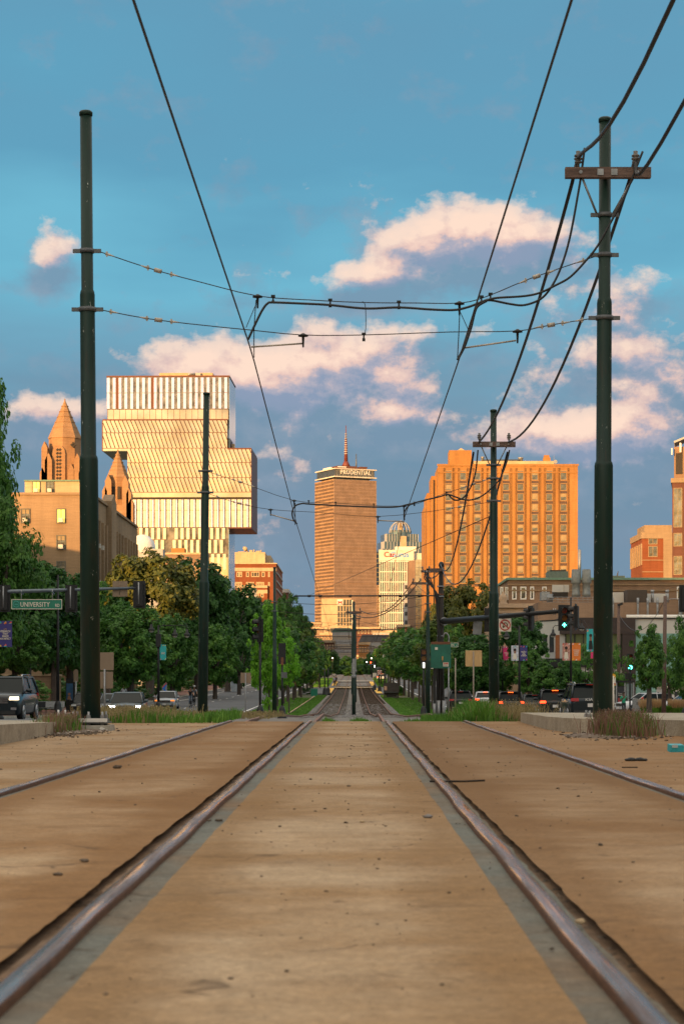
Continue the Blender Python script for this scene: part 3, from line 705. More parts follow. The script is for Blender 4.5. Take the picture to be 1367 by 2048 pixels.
for k, (x0, x1) in enumerate(((-3, -3), (3, 3), (-1.8, -1.8), (1.9, 1.9), (-.45, -.45), (.45, .45))):
    wire('feeder_cable', [Vector((x0, y, gz(0, y) + (6.2 if k < 4 else 7.2) - .5 * math.sin(math.pi * ((y - 150) % 62) / 62))) for y in range(150, 460, 8)], .02, 'far thin line strung along the centre poles, towards the far platforms', 'cable', 'lines strung between the centre poles')
far_w = random.Random(5)
for k in range(9):
    Y = 370 + k * 28; z = gz(0, Y) + 6 + far_w.uniform(-.3, .8)
    wire('span_wire', cat_((-7, Y, z + .4), (7.5, Y, z + .4), .5, 8), .035, 'far thin cross wire over the tracks beyond the platforms', 'span wire', 'far cross wires beyond the platforms')
# light wires from the crossarms to the far left buildings
wire('guy_wire', [P(985, 1030, 60), P(620, 1190, 170)], .012, 'faint slanting wire passing in front of the tall tower', 'wire')
# ------------------------------------------------------------------ buildings
def brick(name, col, mortar=None, sc=1., rough=.85):
    m, nt, b = nodes_of(name); tc = N(nt, 'ShaderNodeTexCoord').outputs['Object']
    # horizontal courses and weathering
    c = ramp(nt, noise(nt, tc, .12, 4), [(.3, tuple(v * .82 for v in col)), (.7, tuple(min(1, v * 1.14) for v in col))])
    c = mix(nt, .45, c, ramp(nt, noise(nt, tc, 1., 5, .65, (.5, .5, 5.)), [(.3, .72), (.7, 1.22)]), 'MULTIPLY')
    c = mix(nt, .35, c, ramp(nt, noise(nt, tc, 1., 4, .6, (1.1, 1.1, .12)), [(.35, .7), (.6, 1.1)]), 'MULTIPLY')
    c = mix(nt, .4, c, ramp(nt, noise(nt, tc, 9 * sc, 3, .7), [(.3, .75), (.7, 1.2)]), 'MULTIPLY')
    nt.links.new(c, b.inputs['Base Color']); b.inputs['Roughness'].default_value = rough; b.inputs['Specular IOR Level'].default_value = .2
    MATS[name] = m
    return m
def glassy(name, col, metal=.85, rough=.12, bump=.06, bs=.35, varr=.2, scale=.2):
    m, nt, b = nodes_of(name); tc = N(nt, 'ShaderNodeTexCoord').outputs['Object']
    c = ramp(nt, noise(nt, tc, scale, 3), [(.3, tuple(v * (1 - varr) for v in col)), (.7, tuple(min(1, v * (1 + varr)) for v in col))])
    nt.links.new(c, b.inputs['Base Color']); b.inputs['Metallic'].default_value = metal; b.inputs['Roughness'].default_value = rough
    bn = N(nt, 'ShaderNodeBump'); bn.inputs['Strength'].default_value = bump; bn.inputs['Distance'].default_value = .5
    nt.links.new(noise(nt, tc, bs, 2), bn.inputs['Height']); nt.links.new(bn.outputs[0], b.inputs['Normal'])
    MATS[name] = m
    return m
b_orange = brick('orange_brick', (.35, .175, .06)); b_tan = brick('limestone', (.3, .21, .13)); b_stone = brick('spire_stone', (.33, .195, .105), sc=.5)
b_brown = brick('brown_brick', (.26, .17, .115)); b_red = brick('red_brick', (.21, .068, .03)); b_cream = brick('cream_stone', (.5, .38, .24)); b_trim = brick('tan_trim', (.3, .22, .14)); b_dkred = brick('dark_brick', (.13, .06, .045))
b_pru = brick('tower_concrete', (.31, .215, .16)); b_pru2 = brick('tower_spandrel', (.33, .21, .12)); b_white = brick('white_cladding', (.68, .62, .52)); b_grey = brick('grey_cladding', (.4, .4, .4))
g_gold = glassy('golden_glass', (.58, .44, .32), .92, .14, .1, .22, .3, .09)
g_blue = glassy('blue_glass', (.35, .5, .62), .9, .12, .03)
g_dark = glassy('dark_glass', (.07, .08, .09), .3, .08, .04, .6)
g_warm = glassy('warm_glass', (.42, .32, .2), .8, .15, .08, .7, .4, .6)
g_pane = glassy('window_pane', (.16, .15, .13), .55, .1, .08, .8, .6, .7)
m_curtain = M('drawn_curtain', (.3, .23, .13), .8, var=.35, scale=.3)
m_fin = M('white_fin', (.46, .5, .78), .4, .3, var=.12, scale=.3)
m_copper = M('red_brown_fin', (.11, .035, .02), .5, .3, var=.2)
m_slot = M('dark_slot', (.03, .025, .02), .8, var=.2)
m_green_trim = M('copper_green', (.14, .24, .18), .8)
m_lightbox = M('lit_window', (1., .62, .12), .5, emit=.5, var=.3, scale=2)
def bldg(name, label, px0, px1, top, Y, depth, m, bottom=None, group=None, cat='building', rot=0.):
    """box building with photo corners px0..px1 on its front; returns (empty, x0, x1, z_top)"""
    x0, x1 = X(px0, Y), X(px1, Y); z0 = gz(0, Y) - 1 if bottom is None else Z(bottom, Y); z1 = Z(top, Y)
    t = thing(name, label, cat, (x0, Y, z0), rot, group)
    b = MB(); b.box(0, x1 - x0, 0, depth, 0, z1 - z0); b.build('wall', m, t)
    return t, x1 - x0, z1 - z0
def lx(t, px): return X(px, t.location.y) - t.location.x
def lz(t, py): return Z(py, t.location.y) - t.location.z
def part(t, name, m, fn, kind=None):
    b = MB(); fn(b); return b.build(name, m, t, kind=kind)
def win_mesh(w_, h_, mats, fr=.08, div=1, ac=False, sill=True, curtain=0., yy=-.03):
    """window: 0 frame, 1 pane; origin at its lower left, set into the wall"""
    b = MB()
    b.face([(fr, yy + .01, fr), (w_ - fr, yy + .01, fr), (w_ - fr, yy + .01, h_ - fr), (fr, yy + .01, h_ - fr)], 1)
    b.box(0, fr, yy - .06, .05, 0, h_); b.box(w_ - fr, w_, yy - .06, .05, 0, h_); b.box(fr, w_ - fr, yy - .06, .05, h_ - fr, h_); b.box(fr, w_ - fr, yy - .06, .05, 0, fr)
    for k in range(1, div): b.box(w_ * k / div - fr / 3, w_ * k / div + fr / 3, yy - .04, .04, fr, h_ - fr)
    if curtain: b.face([(fr * 1.2, yy, h_ * (1 - curtain)), (w_ - fr * 1.2, yy, h_ * (1 - curtain)), (w_ - fr * 1.2, yy, h_ - fr), (fr * 1.2, yy, h_ - fr)], 2)
    if ac: b.box(w_ * .25, w_ * .75, yy - .45, yy, fr, fr + .45, 3)
    return b
def place(me, name, parent, x, y, z, rz=0.):
    o = bpy.data.objects.new(name, me); COL.objects.link(o); o.parent = parent; o.location = (x, y, z); o.rotation_euler = (0, 0, rz); return o
m_acbox = M('air_conditioner', (.55, .53, .48), .6, .2)
wr = random.Random(11)

# --- orange slab block on the right (12 x 9 windows)
Y = 550; t, W_, H_ = bldg('apartment_tower', 'tall orange brick slab block with nine columns of windows, right of centre', 875, 1154.5, 932, Y, 20, b_orange)
part(t, 'parapet', b_orange, lambda b: (b.box(-.2, W_ + .2, -.25, .1, H_ + .02, H_ + .5), b.box(0, W_, -.2, .0, H_ - 1.8, H_ - 1.5)))
cols = [896, 924.7, 953.8, 982, 1010.7, 1039.5, 1068.3, 1097, 1125.5]; rows = [961, 981.5, 1002, 1022.8, 1043.3, 1064, 1084.5, 1105, 1125.8, 1146.5, 1167]
def slots(b):
    for c in cols:
        for d in (-8.6, 9.6):
            xx = lx(t, c + d); b.box(xx - .25, xx + .25, -.05, .02, 0, lz(t, 936))
part(t, 'dark_slot', m_slot, slots)
def piers(b):
    for c in cols:
        for d in (-9.7, -7.4, 8.4, 10.8): xx = lx(t, c + d); b.box(xx - .07, xx + .07, -.22, .0, 0, lz(t, 936))
part(t, 'pier', b_orange, piers)
variants = [win_mesh(1.72, 1.95, None, .16, 1, curtain=c, yy=-.03) for c in (0., .45, .8, 0.)]
m_wfr = M('window_frame_tan', (.3, .18, .07), .6)
variants = [v.mesh('window', [m_wfr, g_pane, m_curtain, m_acbox]) for v in variants]
panm = MB().box(-.1, 1.85, -.08, .02, -.78, -.08).mesh('panel', M('dark_spandrel', (.07, .04, .03), .6))
for r_, ry in enumerate(rows):
    for c in cols:
        o = place(wr.choice(variants), 'window', t, lx(t, c - 6.4), 0, lz(t, ry))
        if r_ == 0: o.scale = (1, 1, 1.35)
        place(panm, 'panel', o, 0, 0, 0)
def wing(px0, px1, top, y0, y1):
    x0, x1 = X(px0, y0) - t.location.x, X(px1, y0) - t.location.x
    return lambda b: b.box(x0, x1, y0 - 550, y1 - 550, 0, Z(top, y0) - t.location.z)
part(t, 'wing', b_orange, wing(862, 885, 952, 558, 575)); part(t, 'wing', b_orange, wing(853, 868, 986, 566, 590)); part(t, 'wing', b_orange, wing(848.5, 858, 1010, 574, 600))
def wslots(b):
    for px, y0, top in ((874, 557.8, 960), (861, 565.8, 996), (852, 573.8, 1018), (867, 557.8, 960)):
        x0 = X(px, y0) - t.location.x; b.box(x0 - .18, x0 + .18, y0 - 550 - .03, y0 - 550 + .1, 0, Z(top, y0) - t.location.z)
part(t, 'dark_slot', m_slot, wslots)
part(t, 'penthouse', b_orange, lambda b: b.box(lx(t, 899), lx(t, 944), 4, 12, H_, lz(t, 897)))
part(t, 'penthouse', b_cream, lambda b: b.box(lx(t, 944), lx(t, 1110), 5, 14, H_, lz(t, 918)))
part(t, 'vent', m_galv, lambda b: (b.lathe((lx(t, 1045), 8, lz(t, 919)), [(.6, 0), (.6, 1.0), (.75, 1.1), (.75, 1.4)], 12)))
part(t, 'vent', m_galv, lambda b: (b.lathe((lx(t, 968), 8, lz(t, 919)), [(.4, 0), (.4, 1.2), (.5, 1.3), (.5, 1.6)], 12)))
part(t, 'chimney', b_orange, lambda b: (b.box(lx(t, 1090), lx(t, 1104), 6, 8, lz(t, 919), lz(t, 910)), b.box(lx(t, 1091.5), lx(t, 1102), 6.2, 7.8, lz(t, 910), lz(t, 905))))
part(t, 'antenna', m_galv, lambda b: (b.tube([(lx(t, 1109), 3, H_), (lx(t, 1109), 3, H_ + 3)], .06), b.disc((lx(t, 1112), 3, H_ + 1.4), .5, .1)))
part(t, 'roof_vent', b_cream, lambda b: b.prism([(lx(t, 915), lz(t, 897)), (lx(t, 932), lz(t, 897)), (lx(t, 923), lz(t, 892))], 5, 10))
part(t, 'solar_panel', g_dark, lambda b: b.obox((lx(t, 1005), 7, lz(t, 915)), 5, 1.2, .12))

# --- stacked glass tower on the left
Y = 640; U = F / Y
t = thing('glass_tower', 'stacked glass tower of offset blocks glowing gold, with white fins at its top', 'building', (X(340, Y), Y, gz(0, Y)), R(-1.2))
def blk(name, m, px0, px1, py0, py1, dy=0., dep=24, mb=None):
    b = mb or MB(); b.box(lx(t, px0), lx(t, px1), dy, dep, lz(t, py1), lz(t, py0)); return b if mb else b.build(name, m, t)
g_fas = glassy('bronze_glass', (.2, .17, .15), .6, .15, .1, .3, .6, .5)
top = blk('upper_block', g_fas, 213.5, 458.5, 754, 818.5)
part(t, 'side_glazing', g_blue, lambda b: b.box(lx(t, 458.5), lx(t, 459), .3, 24, lz(t, 896), lz(t, 756)))
part(top, 'roof_edge', m_copper, lambda b: b.box(lx(t, 213), lx(t, 459.5), -.25, 24, lz(t, 754), lz(t, 751.3)))
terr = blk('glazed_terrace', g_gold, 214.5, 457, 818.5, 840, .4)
part(terr, 'mullion', m_copper, lambda b: [b.box(lx(t, 214.5 + k * 12.1) - .05, lx(t, 214.5 + k * 12.1) + .05, .3, .42, lz(t, 840), lz(t, 819)) for k in range(21)])
def fins(x0, x1, py0, py1, step, wfrac, y=-.3, off=0., r=None, skip=0.):
    b = MB(); x = x0 + off; r = r or random.Random(5)
    while x < x1 - step * wfrac * .5:
        if r.random() >= skip: b.box(lx(t, x), lx(t, min(x1, x + step * wfrac)), y, .05, lz(t, py1), lz(t, py0))
        x += step
    return b
fins(214, 458, 755.5, 785.5, 11.75, .48).build('fins', m_fin, top); fins(214, 458, 786.5, 817.5, 11.75, .48).build('fins', m_fin, top)
part(top, 'brown_panel', m_copper, lambda b: [b.box(lx(t, x), lx(t, x + 4.5), -.12, .03, lz(t, 817), lz(t, 755)) for x in (232.5, 303)])
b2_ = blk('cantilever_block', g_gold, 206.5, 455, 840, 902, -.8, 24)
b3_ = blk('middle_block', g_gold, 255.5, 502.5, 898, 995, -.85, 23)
part(t, 'middle_filler', g_gold, lambda b: b.box(lx(t, 255.5), lx(t, 455), -.83, 22, lz(t, 898), lz(t, 896)))
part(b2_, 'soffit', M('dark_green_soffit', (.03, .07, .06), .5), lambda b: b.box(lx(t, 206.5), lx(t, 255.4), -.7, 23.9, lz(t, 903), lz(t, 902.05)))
part(b2_, 'copper_cap', m_copper, lambda b: b.box(lx(t, 206), lx(t, 455.5), -.95, 24, lz(t, 841.5), lz(t, 838.8)))
part(b2_, 'side_panel', m_copper, lambda b: b.box(lx(t, 204.5), lx(t, 206.4), -.9, 24, lz(t, 902), lz(t, 841)))
part(b3_, 'copper_cap', m_copper, lambda b: b.box(lx(t, 455.6), lx(t, 503), -1., 24, lz(t, 899.5), lz(t, 896.8)))
part(b3_, 'side_panel', m_copper, lambda b: b.box(lx(t, 502.6), lx(t, 503.4), -.9, 26, lz(t, 1056), lz(t, 899)))
part(b3_, 'side_panel', m_copper, lambda b: b.box(lx(t, 455.3), lx(t, 459.5), 1, 12, lz(t, 896.8), lz(t, 876)))
def diags(px0, px1, py0, py1, floors, step=8.2, lean=13, y=-.95):
    b = MB(); z1_, z0_ = lz(t, py0), lz(t, py1)
    x = px0 - lean
    while x < px1:
        xa, xb = x, x + lean; ya, yb = py0, py1
        f0 = max(0, (px0 - xa) / lean); f1 = min(1, (px1 - xa) / lean)
        if f1 > f0:
            p = Vector((lx(t, xa + lean * f0), y, lz(t, py0 + (py1 - py0) * f0))); q = Vector((lx(t, xa + lean * f1), y, lz(t, py0 + (py1 - py0) * f1)))
            b.tube([p, q], .12, 4, cap=False)
        x += step
    for f in floors: b.box(lx(t, px0), lx(t, px1), y - .02, y + .12, lz(t, f + .45), lz(t, f - .45))
    return b
for (a, b_, c, d) in ((206.5, 455, 841, 866), (206.5, 455, 866, 897)): diags(a, b_, c, d, (d,), 8.2, 10.5).build('sunshade_fins', m_copper, b2_)
for (c, d) in ((898, 926), (926, 956), (956, 985)): diags(255.5, 502.5, c, d, (d,), 8.2, 10.5, -1.).build('sunshade_fins', m_copper, b3_)
b4_ = blk('lower_block', g_fas, 263, 503, 995, 1055, .2, 23)
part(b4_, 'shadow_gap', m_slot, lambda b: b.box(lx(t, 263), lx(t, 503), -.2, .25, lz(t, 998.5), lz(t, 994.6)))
m_fin_g = M('gilded_fin', (.7, .6, .46), .3, .75, var=.15, scale=.3)
fins(263, 502, 999, 1020, 11.8, .46, -.15).build('fins', m_fin_g, b4_); fins(263, 502, 1021, 1054.5, 11.8, .46, -.15, 0).build('fins', m_fin_g, b4_)
fins(263, 502, 999, 1054.5, 11.8, .26, -.1, 6.).build('fins', m_fin, b4_)
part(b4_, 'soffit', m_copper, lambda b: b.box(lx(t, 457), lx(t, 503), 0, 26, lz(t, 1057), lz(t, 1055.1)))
b5_ = blk('base_block', g_fas, 263, 457, 1055.2, 1210, .8, 23)
for a, b_, o_ in ((1056, 1079, 4), (1080, 1107, 0), (1108, 1140, 6)): fins(263, 456, a, b_ - .6, 11.8, .5, .5, o_, skip=.06).build('fins', m_fin_g, b5_)
part(b5_, 'corner_glazing', g_gold, lambda b: b.box(lx(t, 419), lx(t, 456), .35, .9, lz(t, 1190), lz(t, 1115)))
part(b5_, 'side_glazing', g_blue, lambda b: b.box(lx(t, 457), lx(t, 457.6), .9, 24, lz(t, 1210), lz(t, 1058)))
part(t, 'penthouse', b_cream, lambda b: b.box(lx(t, 314), lx(t, 422), 6, 16, lz(t, 752), lz(t, 740)))
part(t, 'roof_plant', m_galv, lambda b: (b.box(lx(t, 388), lx(t, 398), 5, 8, lz(t, 752), lz(t, 741)), b.tube([(lx(t, 372), 5.5, lz(t, 745)), (lx(t, 376), 5.5, lz(t, 743)), (lx(t, 388), 5.5, lz(t, 743))], .35)))
part(t, 'roof_plant', b_cream, lambda b: (b.box(lx(t, 461), lx(t, 466), 5, 8, lz(t, 898), lz(t, 884)), b.box(lx(t, 467), lx(t, 484), 6, 9, lz(t, 898), lz(t, 892))))

# --- limestone block at far left
Y = 220
t, W_, H_ = bldg('stone_building', 'square limestone building at the left edge, lit orange above a shadow line', -150, 181, 990, Y, 47, b_tan)
part(t, 'coping', b_tan, lambda b: (b.box(-.2, W_ + .2, -.2, .1, H_, H_ + .25), b.box(W_ - .1, W_ + .2, .1, 47, H_, H_ + .25)))
part(t, 'penthouse', b_cream, lambda b: b.box(lx(t, 35), lx(t, 152), 5, 16, H_, Z(963, 225) - t.location.z))
part(t, 'penthouse_trim', m_green_trim, lambda b: b.box(lx(t, 34), lx(t, 153), 4.8, 16.2, Z(963, 225) - t.location.z, Z(960, 225) - t.location.z))
m_wfd = M('window_frame_dark', (.1, .1, .085), .6)
vw = [win_mesh(.98, 1.55, None, .1, 2, ac=True, curtain=c).mesh('window', [m_wfd, p, m_curtain, m_acbox]) for c, p in ((0, m_lightbox), (0., g_pane), (.35, g_pane))]
for k, (px, py) in enumerate(((113, 1047), (113, 1100), (113, 1152), (42, 1100), (42, 1152), (42, 1047))): place(vw[0 if k == 0 else 1 + k % 2], 'window', t, lx(t, px), 0, lz(t, py))
place(vw[1], 'window', t, lx(t, 78), 5, Z(986, 225) - t.location.z).scale = (.9, 1, .8); o = place(vw[0], 'window', t, lx(t, 50), 5, Z(986, 225) - t.location.z); o.scale = (.9, 1, .8)
part(t, 'pilaster', b_tan, lambda b: [b.box(W_, W_ + .35, yy - .35, yy + .35, 0, H_ - 2.2) for yy in (3, 6.2, 9.4, 12.6, 20, 23, 26, 29, 33, 36, 39, 42, 45)])
part(t, 'gable_bay', b_tan, lambda b: b.prism([(14.2, 0), (19, 0), (19, H_ + .6), (16.6, H_ + 1.5), (14.2, H_ + .6)], W_ - .5, W_ + .6, axis='x'))
sw = win_mesh(1.0, 2.1, None, .1, 1, ac=False).mesh('window', [m_wfd, g_dark, m_curtain, m_acbox]); sw2 = win_mesh(1.0, 2.1, None, .1, 1, ac=True).mesh('window', [m_wfd, g_dark, m_curtain, m_acbox])
for yy in (1, 4.2, 7.4, 10.6, 21, 24, 27, 30.7, 34.2, 37.2, 40.2, 43.2):
    for k, z_ in enumerate((H_ - 5.3, H_ - 9.2, H_ - 13)): place(sw2 if wr.random() < .45 else sw, 'window', t, W_ + .02, yy, z_, R(90))

# --- chapel-like stone spires
def spire(name, label, px, Y, tip, sb, hw, bot, seg=8, big=True):
    t = thing(name, label, 'tower', (X(px, Y), Y, gz(0, Y) - .5)); u = Y / F
    z = lambda py: Z(py, Y) - t.location.z
    b = MB(); b.lathe((0, 0, 0), [(hw * u * 1.02, 0), (hw * u * 1.02, z(sb))], seg, smooth=False); b.build('shaft', b_stone, t)
    b = MB(); b.lathe((0, 0, z(sb)), [(hw * u * 1.08, 0), (hw * u * 1.05, .25), (hw * u * .52, (z(tip) - z(sb)) * .5), (.08, z(tip) - z(sb) - .3), (.12, z(tip) - z(sb) - .2), (.02, z(tip) - z(sb))], seg, smooth=False)
    for k in range(1, 7): 
        f = k / 7.5; b.lathe((0, 0, z(sb) + (z(tip) - z(sb)) * f), [(hw * u * (1.05 - f * 1.05) + .09, 0), (hw * u * (1.05 - f * 1.05) + .06, .1)], seg, smooth=False)
    b.build('spire', b_stone, t)
    # tracery opening in an arched surround
    def arch(b, x, w_, z0, z1, y, dep):
        pts = [(x - w_, z0), (x + w_, z0), (x + w_, z1 - w_ * 1.4)] + [(x + w_ * math.cos(a), z1 - w_ * 1.4 + w_ * 1.4 * math.sin(a)) for a in [R(q) for q in (30, 60, 90, 120, 150)]] + [(x - w_, z1 - w_ * 1.4)]
        b.prism(pts, y, y + dep)
    yf = -hw * u * 1.02
    return t, u, z, arch, yf
t, u, z, arch, yf = spire('stone_tower', 'taller stone tower with octagonal pointed spire, behind the left pole', 130, 330, 797, 878, 31.5, 1010)
part(t, 'arch_surround', b_stone, lambda b: arch(b, -.6, 1.0, z(975), z(893), yf - .1, .3)); part(t, 'tracery', m_slot, lambda b: [b.obox((-.6 + dx, yf - .16, z(903) - k * .55), .14, .06, .17, Matrix.Rotation(R(45), 3, 'Y')) for k in range(11) for dx in ((-.22, .22) if k % 2 else (-.2, .2))])
part(t, 'quatrefoil', m_slot, lambda b: [b.obox((1.6 + dx, yf + .35, z(893) + dz), .15, .25, .15, Matrix.Rotation(R(45), 3, 'Y')) for dx, dz in ((0, .25), (0, -.25), (.25, 0), (-.25, 0))])
def but(b, pr):
    for px, wd, tp in pr:
        x = (px - 130) * u if pr is not PB else (px - 236) * u2
        b.box(x - wd, x + wd, yf - .7, yf + 1.6, 0, z(tp)); b.prism([(x - wd, z(tp)), (x + wd, z(tp)), (x, z(tp) + wd * 2.2)], yf - .7, yf + 1.6)
PA = [(95, .45, 900), (103, .55, 925), (91, .4, 950), (160, .5, 925), (168, .4, 950), (148, .5, 945)]; PB = [(213, .35, 985), (220, .45, 965), (254, .45, 968), (261, .35, 990), (265, .35, 1010)]
part(t, 'buttress', b_stone, lambda b: but(b, PA))
u2 = 300 / F
t, u, z, arch, yf = spire('stone_tower', 'shorter stone tower with pointed spire, left of the glass tower', 236, 300, 898, 957, 21, 1060)
part(t, 'opening', m_slot, lambda b: (b.box(-.62, -.25, yf - .06, yf + .1, z(1000), z(975)), b.box(.12, .5, yf - .06, yf + .1, z(1000), z(975))))
part(t, 'buttress', b_stone, lambda b: but(b, PB)); part(t, 'lower_stage', b_stone, lambda b: b.box(-1.95, 2.1, yf - .5, yf + 4, 0, z(1012)))
part(t, 'rose_panel', b_tan, lambda b: b.disc((.7, yf - .52, z(1030)), .45, .1))
t = thing('white_dome', 'white rounded dome on a roof beside the golden tree top', 'dome', (X(285, 335), 335, Z(1098, 335)))
part(t, 'dome', m_white, lambda b: b.ball((0, 0, 0), 2.1, 2.1, 2.3, 20, 12)); part(t, 'base', b_grey, lambda b: b.box(-2.6, 3.4, -2, 2, -22, -.1))
# --- low buildings before the glass tower
t, W_, H_ = bldg('stone_building', 'narrow limestone building standing below the glass tower', 330, 420, 1135, 400, 40, b_tan)
part(t, 'coping', b_cream, lambda b: b.box(-.2, W_ + .25, -.2, 40.2, H_, H_ + .3)); part(t, 'pilaster', b_tan, lambda b: [b.box(W_, W_ + .4, q, q + .8, 0, H_ - 1) for q in range(2, 40, 4)])
t, W_, H_ = bldg('brick_building', 'low brown building with flat roof between dome and glass tower', 322, 402, 1109, 470, 20, b_brown)
part(t, 'coping', b_cream, lambda b: b.box(-.2, W_ + .25, -.2, 20.2, H_, H_ + .4)); part(t, 'penthouse', b_orange, lambda b: b.box(2, 5, 3, 8, H_, H_ + 1.6))
t = thing('billboard', 'blank grey board on a roof below the red brick building', 'board', P(484, 1222, 520)); u = 520 / F
part(t, 'board', b_grey, lambda b: b.box(0, 29 * u, 0, .4, 8 * u, 45 * u)); part(t, 'post', m_galv_d, lambda b: (b.box(3 * u, 5 * u, .4, .7, -9, 40 * u), b.box(24 * u, 26 * u, .4, .7, -9, 40 * u)))
t, W_, H_ = bldg('brick_building', 'low dark brick building with pale cornice at the end of the tree row', 505, 532, 1207, 560, 60, b_dkred)
part(t, 'cornice', b_grey, lambda b: b.box(-.2, W_ + .4, -.3, 60, H_ - 1, H_ + .3))
# --- red brick block with cream penthouse
Y = 800; t, W_, H_ = bldg('brick_building', 'red brick block with cream penthouse and roof dish, right of the glass tower', 440, 552, 1127, Y, 70, b_red)
u = F / Y
part(t, 'penthouse', b_cream, lambda b: b.box(lx(t, 440), lx(t, 529), 4, 30, H_, lz(t, 1103))); part(t, 'penthouse', b_cream, lambda b: b.box(lx(t, 529), lx(t, 539), 9, 40, H_, lz(t, 1108)))
part(t, 'roof_plant', b_cream, lambda b: [b.box(lx(t, x), lx(t, x + w_), 6, 10, lz(t, 1103), lz(t, h)) for x, w_, h in ((474, 14, 1101), (491, 3, 1099), (497, 6, 1098), (505, 2, 1097), (510, 8, 1099.5), (519, 2, 1098))])
part(t, 'dish', b_cream, lambda b: b.tube([(lx(t, 489), 5, lz(t, 1096)), (lx(t, 491.5), 4.4, lz(t, 1094.5))], [1.1, .3], 12))
part(t, 'stone_band', b_cream, lambda b: (b.box(0, W_ + .1, -.3, .0, lz(t, 1142.5), lz(t, 1135.5)), b.box(0, lx(t, 535), -1.2, .0, lz(t, 1176), lz(t, 1171)), b.box(-.1, W_ + .3, -.5, 70, lz(t, 1128), lz(t, 1126)), b.box(0, lx(t, 535), -1.1, .0, lz(t, 1187), lz(t, 1180))))
part(t, 'side_band', b_grey, lambda b: [b.box(W_, W_ + .3, 2, 70, lz(t, q + 3), lz(t, q)) for q in (1143, 1160, 1176)])
part(t, 'wall_bay', b_red, lambda b: b.box(0, lx(t, 535), -1.05, 0, 0, lz(t, 1176.5)))
for ry, hh, cs in ((1154, 10.5, ((473, 5), (478, 6), (492, 6), (502, 17), (523, 6.5), (536, 3.5))), (1173, 9, ((470, 14), (492, 16), (512, 16), (536, 3.5))), (1195, 8, ((514, 4.5), (521, 6.5)))):
    for cx_, wpx in cs:
        y_ = -1.05 if ry == 1195 else 0.
        place(win_mesh(wpx / u, hh / u, None, .3, max(1, int(wpx / 5)), curtain=wr.choice((0, .3, .6))).mesh('window', [b_cream, g_pane, m_curtain, m_acbox]), 'window', t, lx(t, cx_), y_, lz(t, ry))
t, W_, H_ = bldg('brick_building', 'far dark brick block stepping down at the end of the left tree row', 552, 575, 1178, 900, 60, b_dkred); part(t, 'cornice', b_grey, lambda b: (b.box(-.2, W_ + .5, -.4, 60, H_ - 1.5, H_), b.box(-.1, W_ + .3, -.2, 60, H_ - 6, H_ - 4.6)))

# --- the tall central tower with a crown sign
Y = 2200; u = F / Y; a_ = R(25.4); wd = 48.2
t = thing('office_tower', 'very tall brown office tower with lettered white crown and red mast', 'building', (X(668, Y), Y, 4), a_)
H_ = Z(958, Y) - 4
part(t, 'glazing', glassy('tower_glass', (.1, .065, .045), .5, .25, .1, .2, .5, .15), lambda b: b.box(.15, wd - .15, .15, wd - .15, 0, H_))
def pru(b):
    n = 44
    for k in range(n + 1):
        x = wd * k / n; b.box(x - .33, x + .33, -.25, .3, 0, H_)
def prul(b):
    n = 24
    for k in range(n + 1):
        x = wd * k / n; b.box(-.12, .2, x - .18, x + .18, 0, H_)
fl = 3.62; nf = int(H_ / fl)
part(t, 'pier', b_pru, pru); part(t, 'side_pier', b_pru, prul)
part(t, 'spandrel', b_pru, lambda b: [b.box(.14, wd, .0, .2, k * fl, k * fl + 1.15) for k in range(nf + 1)])
part(t, 'side_spandrel', b_pru2, lambda b: [b.box(-.25, .14, .1, wd, k * fl, k * fl + 1.5) for k in range(nf + 1)])
part(t, 'service_floor', b_brown, lambda b: [b.box(-.4, wd + .1, -.4, wd, Z(py + 3, Y) - 4, Z(py, Y) - 4) for py in (1027, 1094, 1165)])
part(t, 'neck', g_dark, lambda b: b.box(6, wd - 5, 6, wd - 6, H_, Z(951, Y) - 4))
cr = part(t, 'crown_glazing', g_dark, lambda b: b.box(1.5, wd - 1.2, 1.5, wd - 1.5, Z(952, Y) - 4, Z(937, Y) - 4))
part(t, 'white_rim', b_white, lambda b: b.box(.0, wd + .5, -.5, wd, Z(953.6, Y) - 4, Z(951.5, Y) - 4)); part(t, 'white_rim', b_white, lambda b: b.box(.0, wd + .5, -.5, wd, Z(937.6, Y) - 4, Z(935.7, Y) - 4))
part(t, 'mullion', b_grey, lambda b: [b.box(2 + k * 1.75, 2.2 + k * 1.75, 1.2, 1.5, Z(952, Y) - 4, Z(937, Y) - 4) for k in range(26)])
part(t, 'roof_plant', b_dkred, lambda b: (b.box(5, 40, 5, 30, Z(935.7, Y) - 4, Z(932, Y) - 4), b.box(8, 30, 8, 26, Z(932, Y) - 4, Z(929, Y) - 4), b.box(33, 41, 6, 16, Z(932, Y) - 4, Z(929.5, Y) - 4)))
part(t, 'roof_plant', m_white, lambda b: (b.box(1, 3, 12, 30, Z(935.7, Y) - 4, Z(932, Y) - 4), b.box(6, 16, 4.4, 4.9, Z(933, Y) - 4, Z(931, Y) - 4)))
text('letters', 'PRUDENTIAL', 6.4, m_white, t, (7.6, .6, Z(947, Y) - 4), ex=.4, sx=.84, off=.03, sp=1.14)
m_mred = M('mast_red', (.15, .035, .025), .6)
def mast(b):
    cx_, cy_ = 20., 14.; z0 = Z(930, Y) - 4; z1 = Z(846, Y) - 4
    b.tube([(cx_, cy_, z0), (cx_, cy_, z0 + 6)], [5, 2.2], 6); b.tube([(cx_, cy_, z0 + 6), (cx_, cy_, z0 + 30)], [2.0, 1.1], 6); b.tube([(cx_, cy_, z0 + 30), (cx_, cy_, z1)], [.5, .35], 6)
part(t, 'mast', m_mred, mast); part(t, 'mast_ring', b_grey, lambda b: [b.disc((20, 14, Z(930, Y) - 4 + 14 + k * 2.3), 2.1 - k * .09, .7, 'z', 8) for k in range(10)])
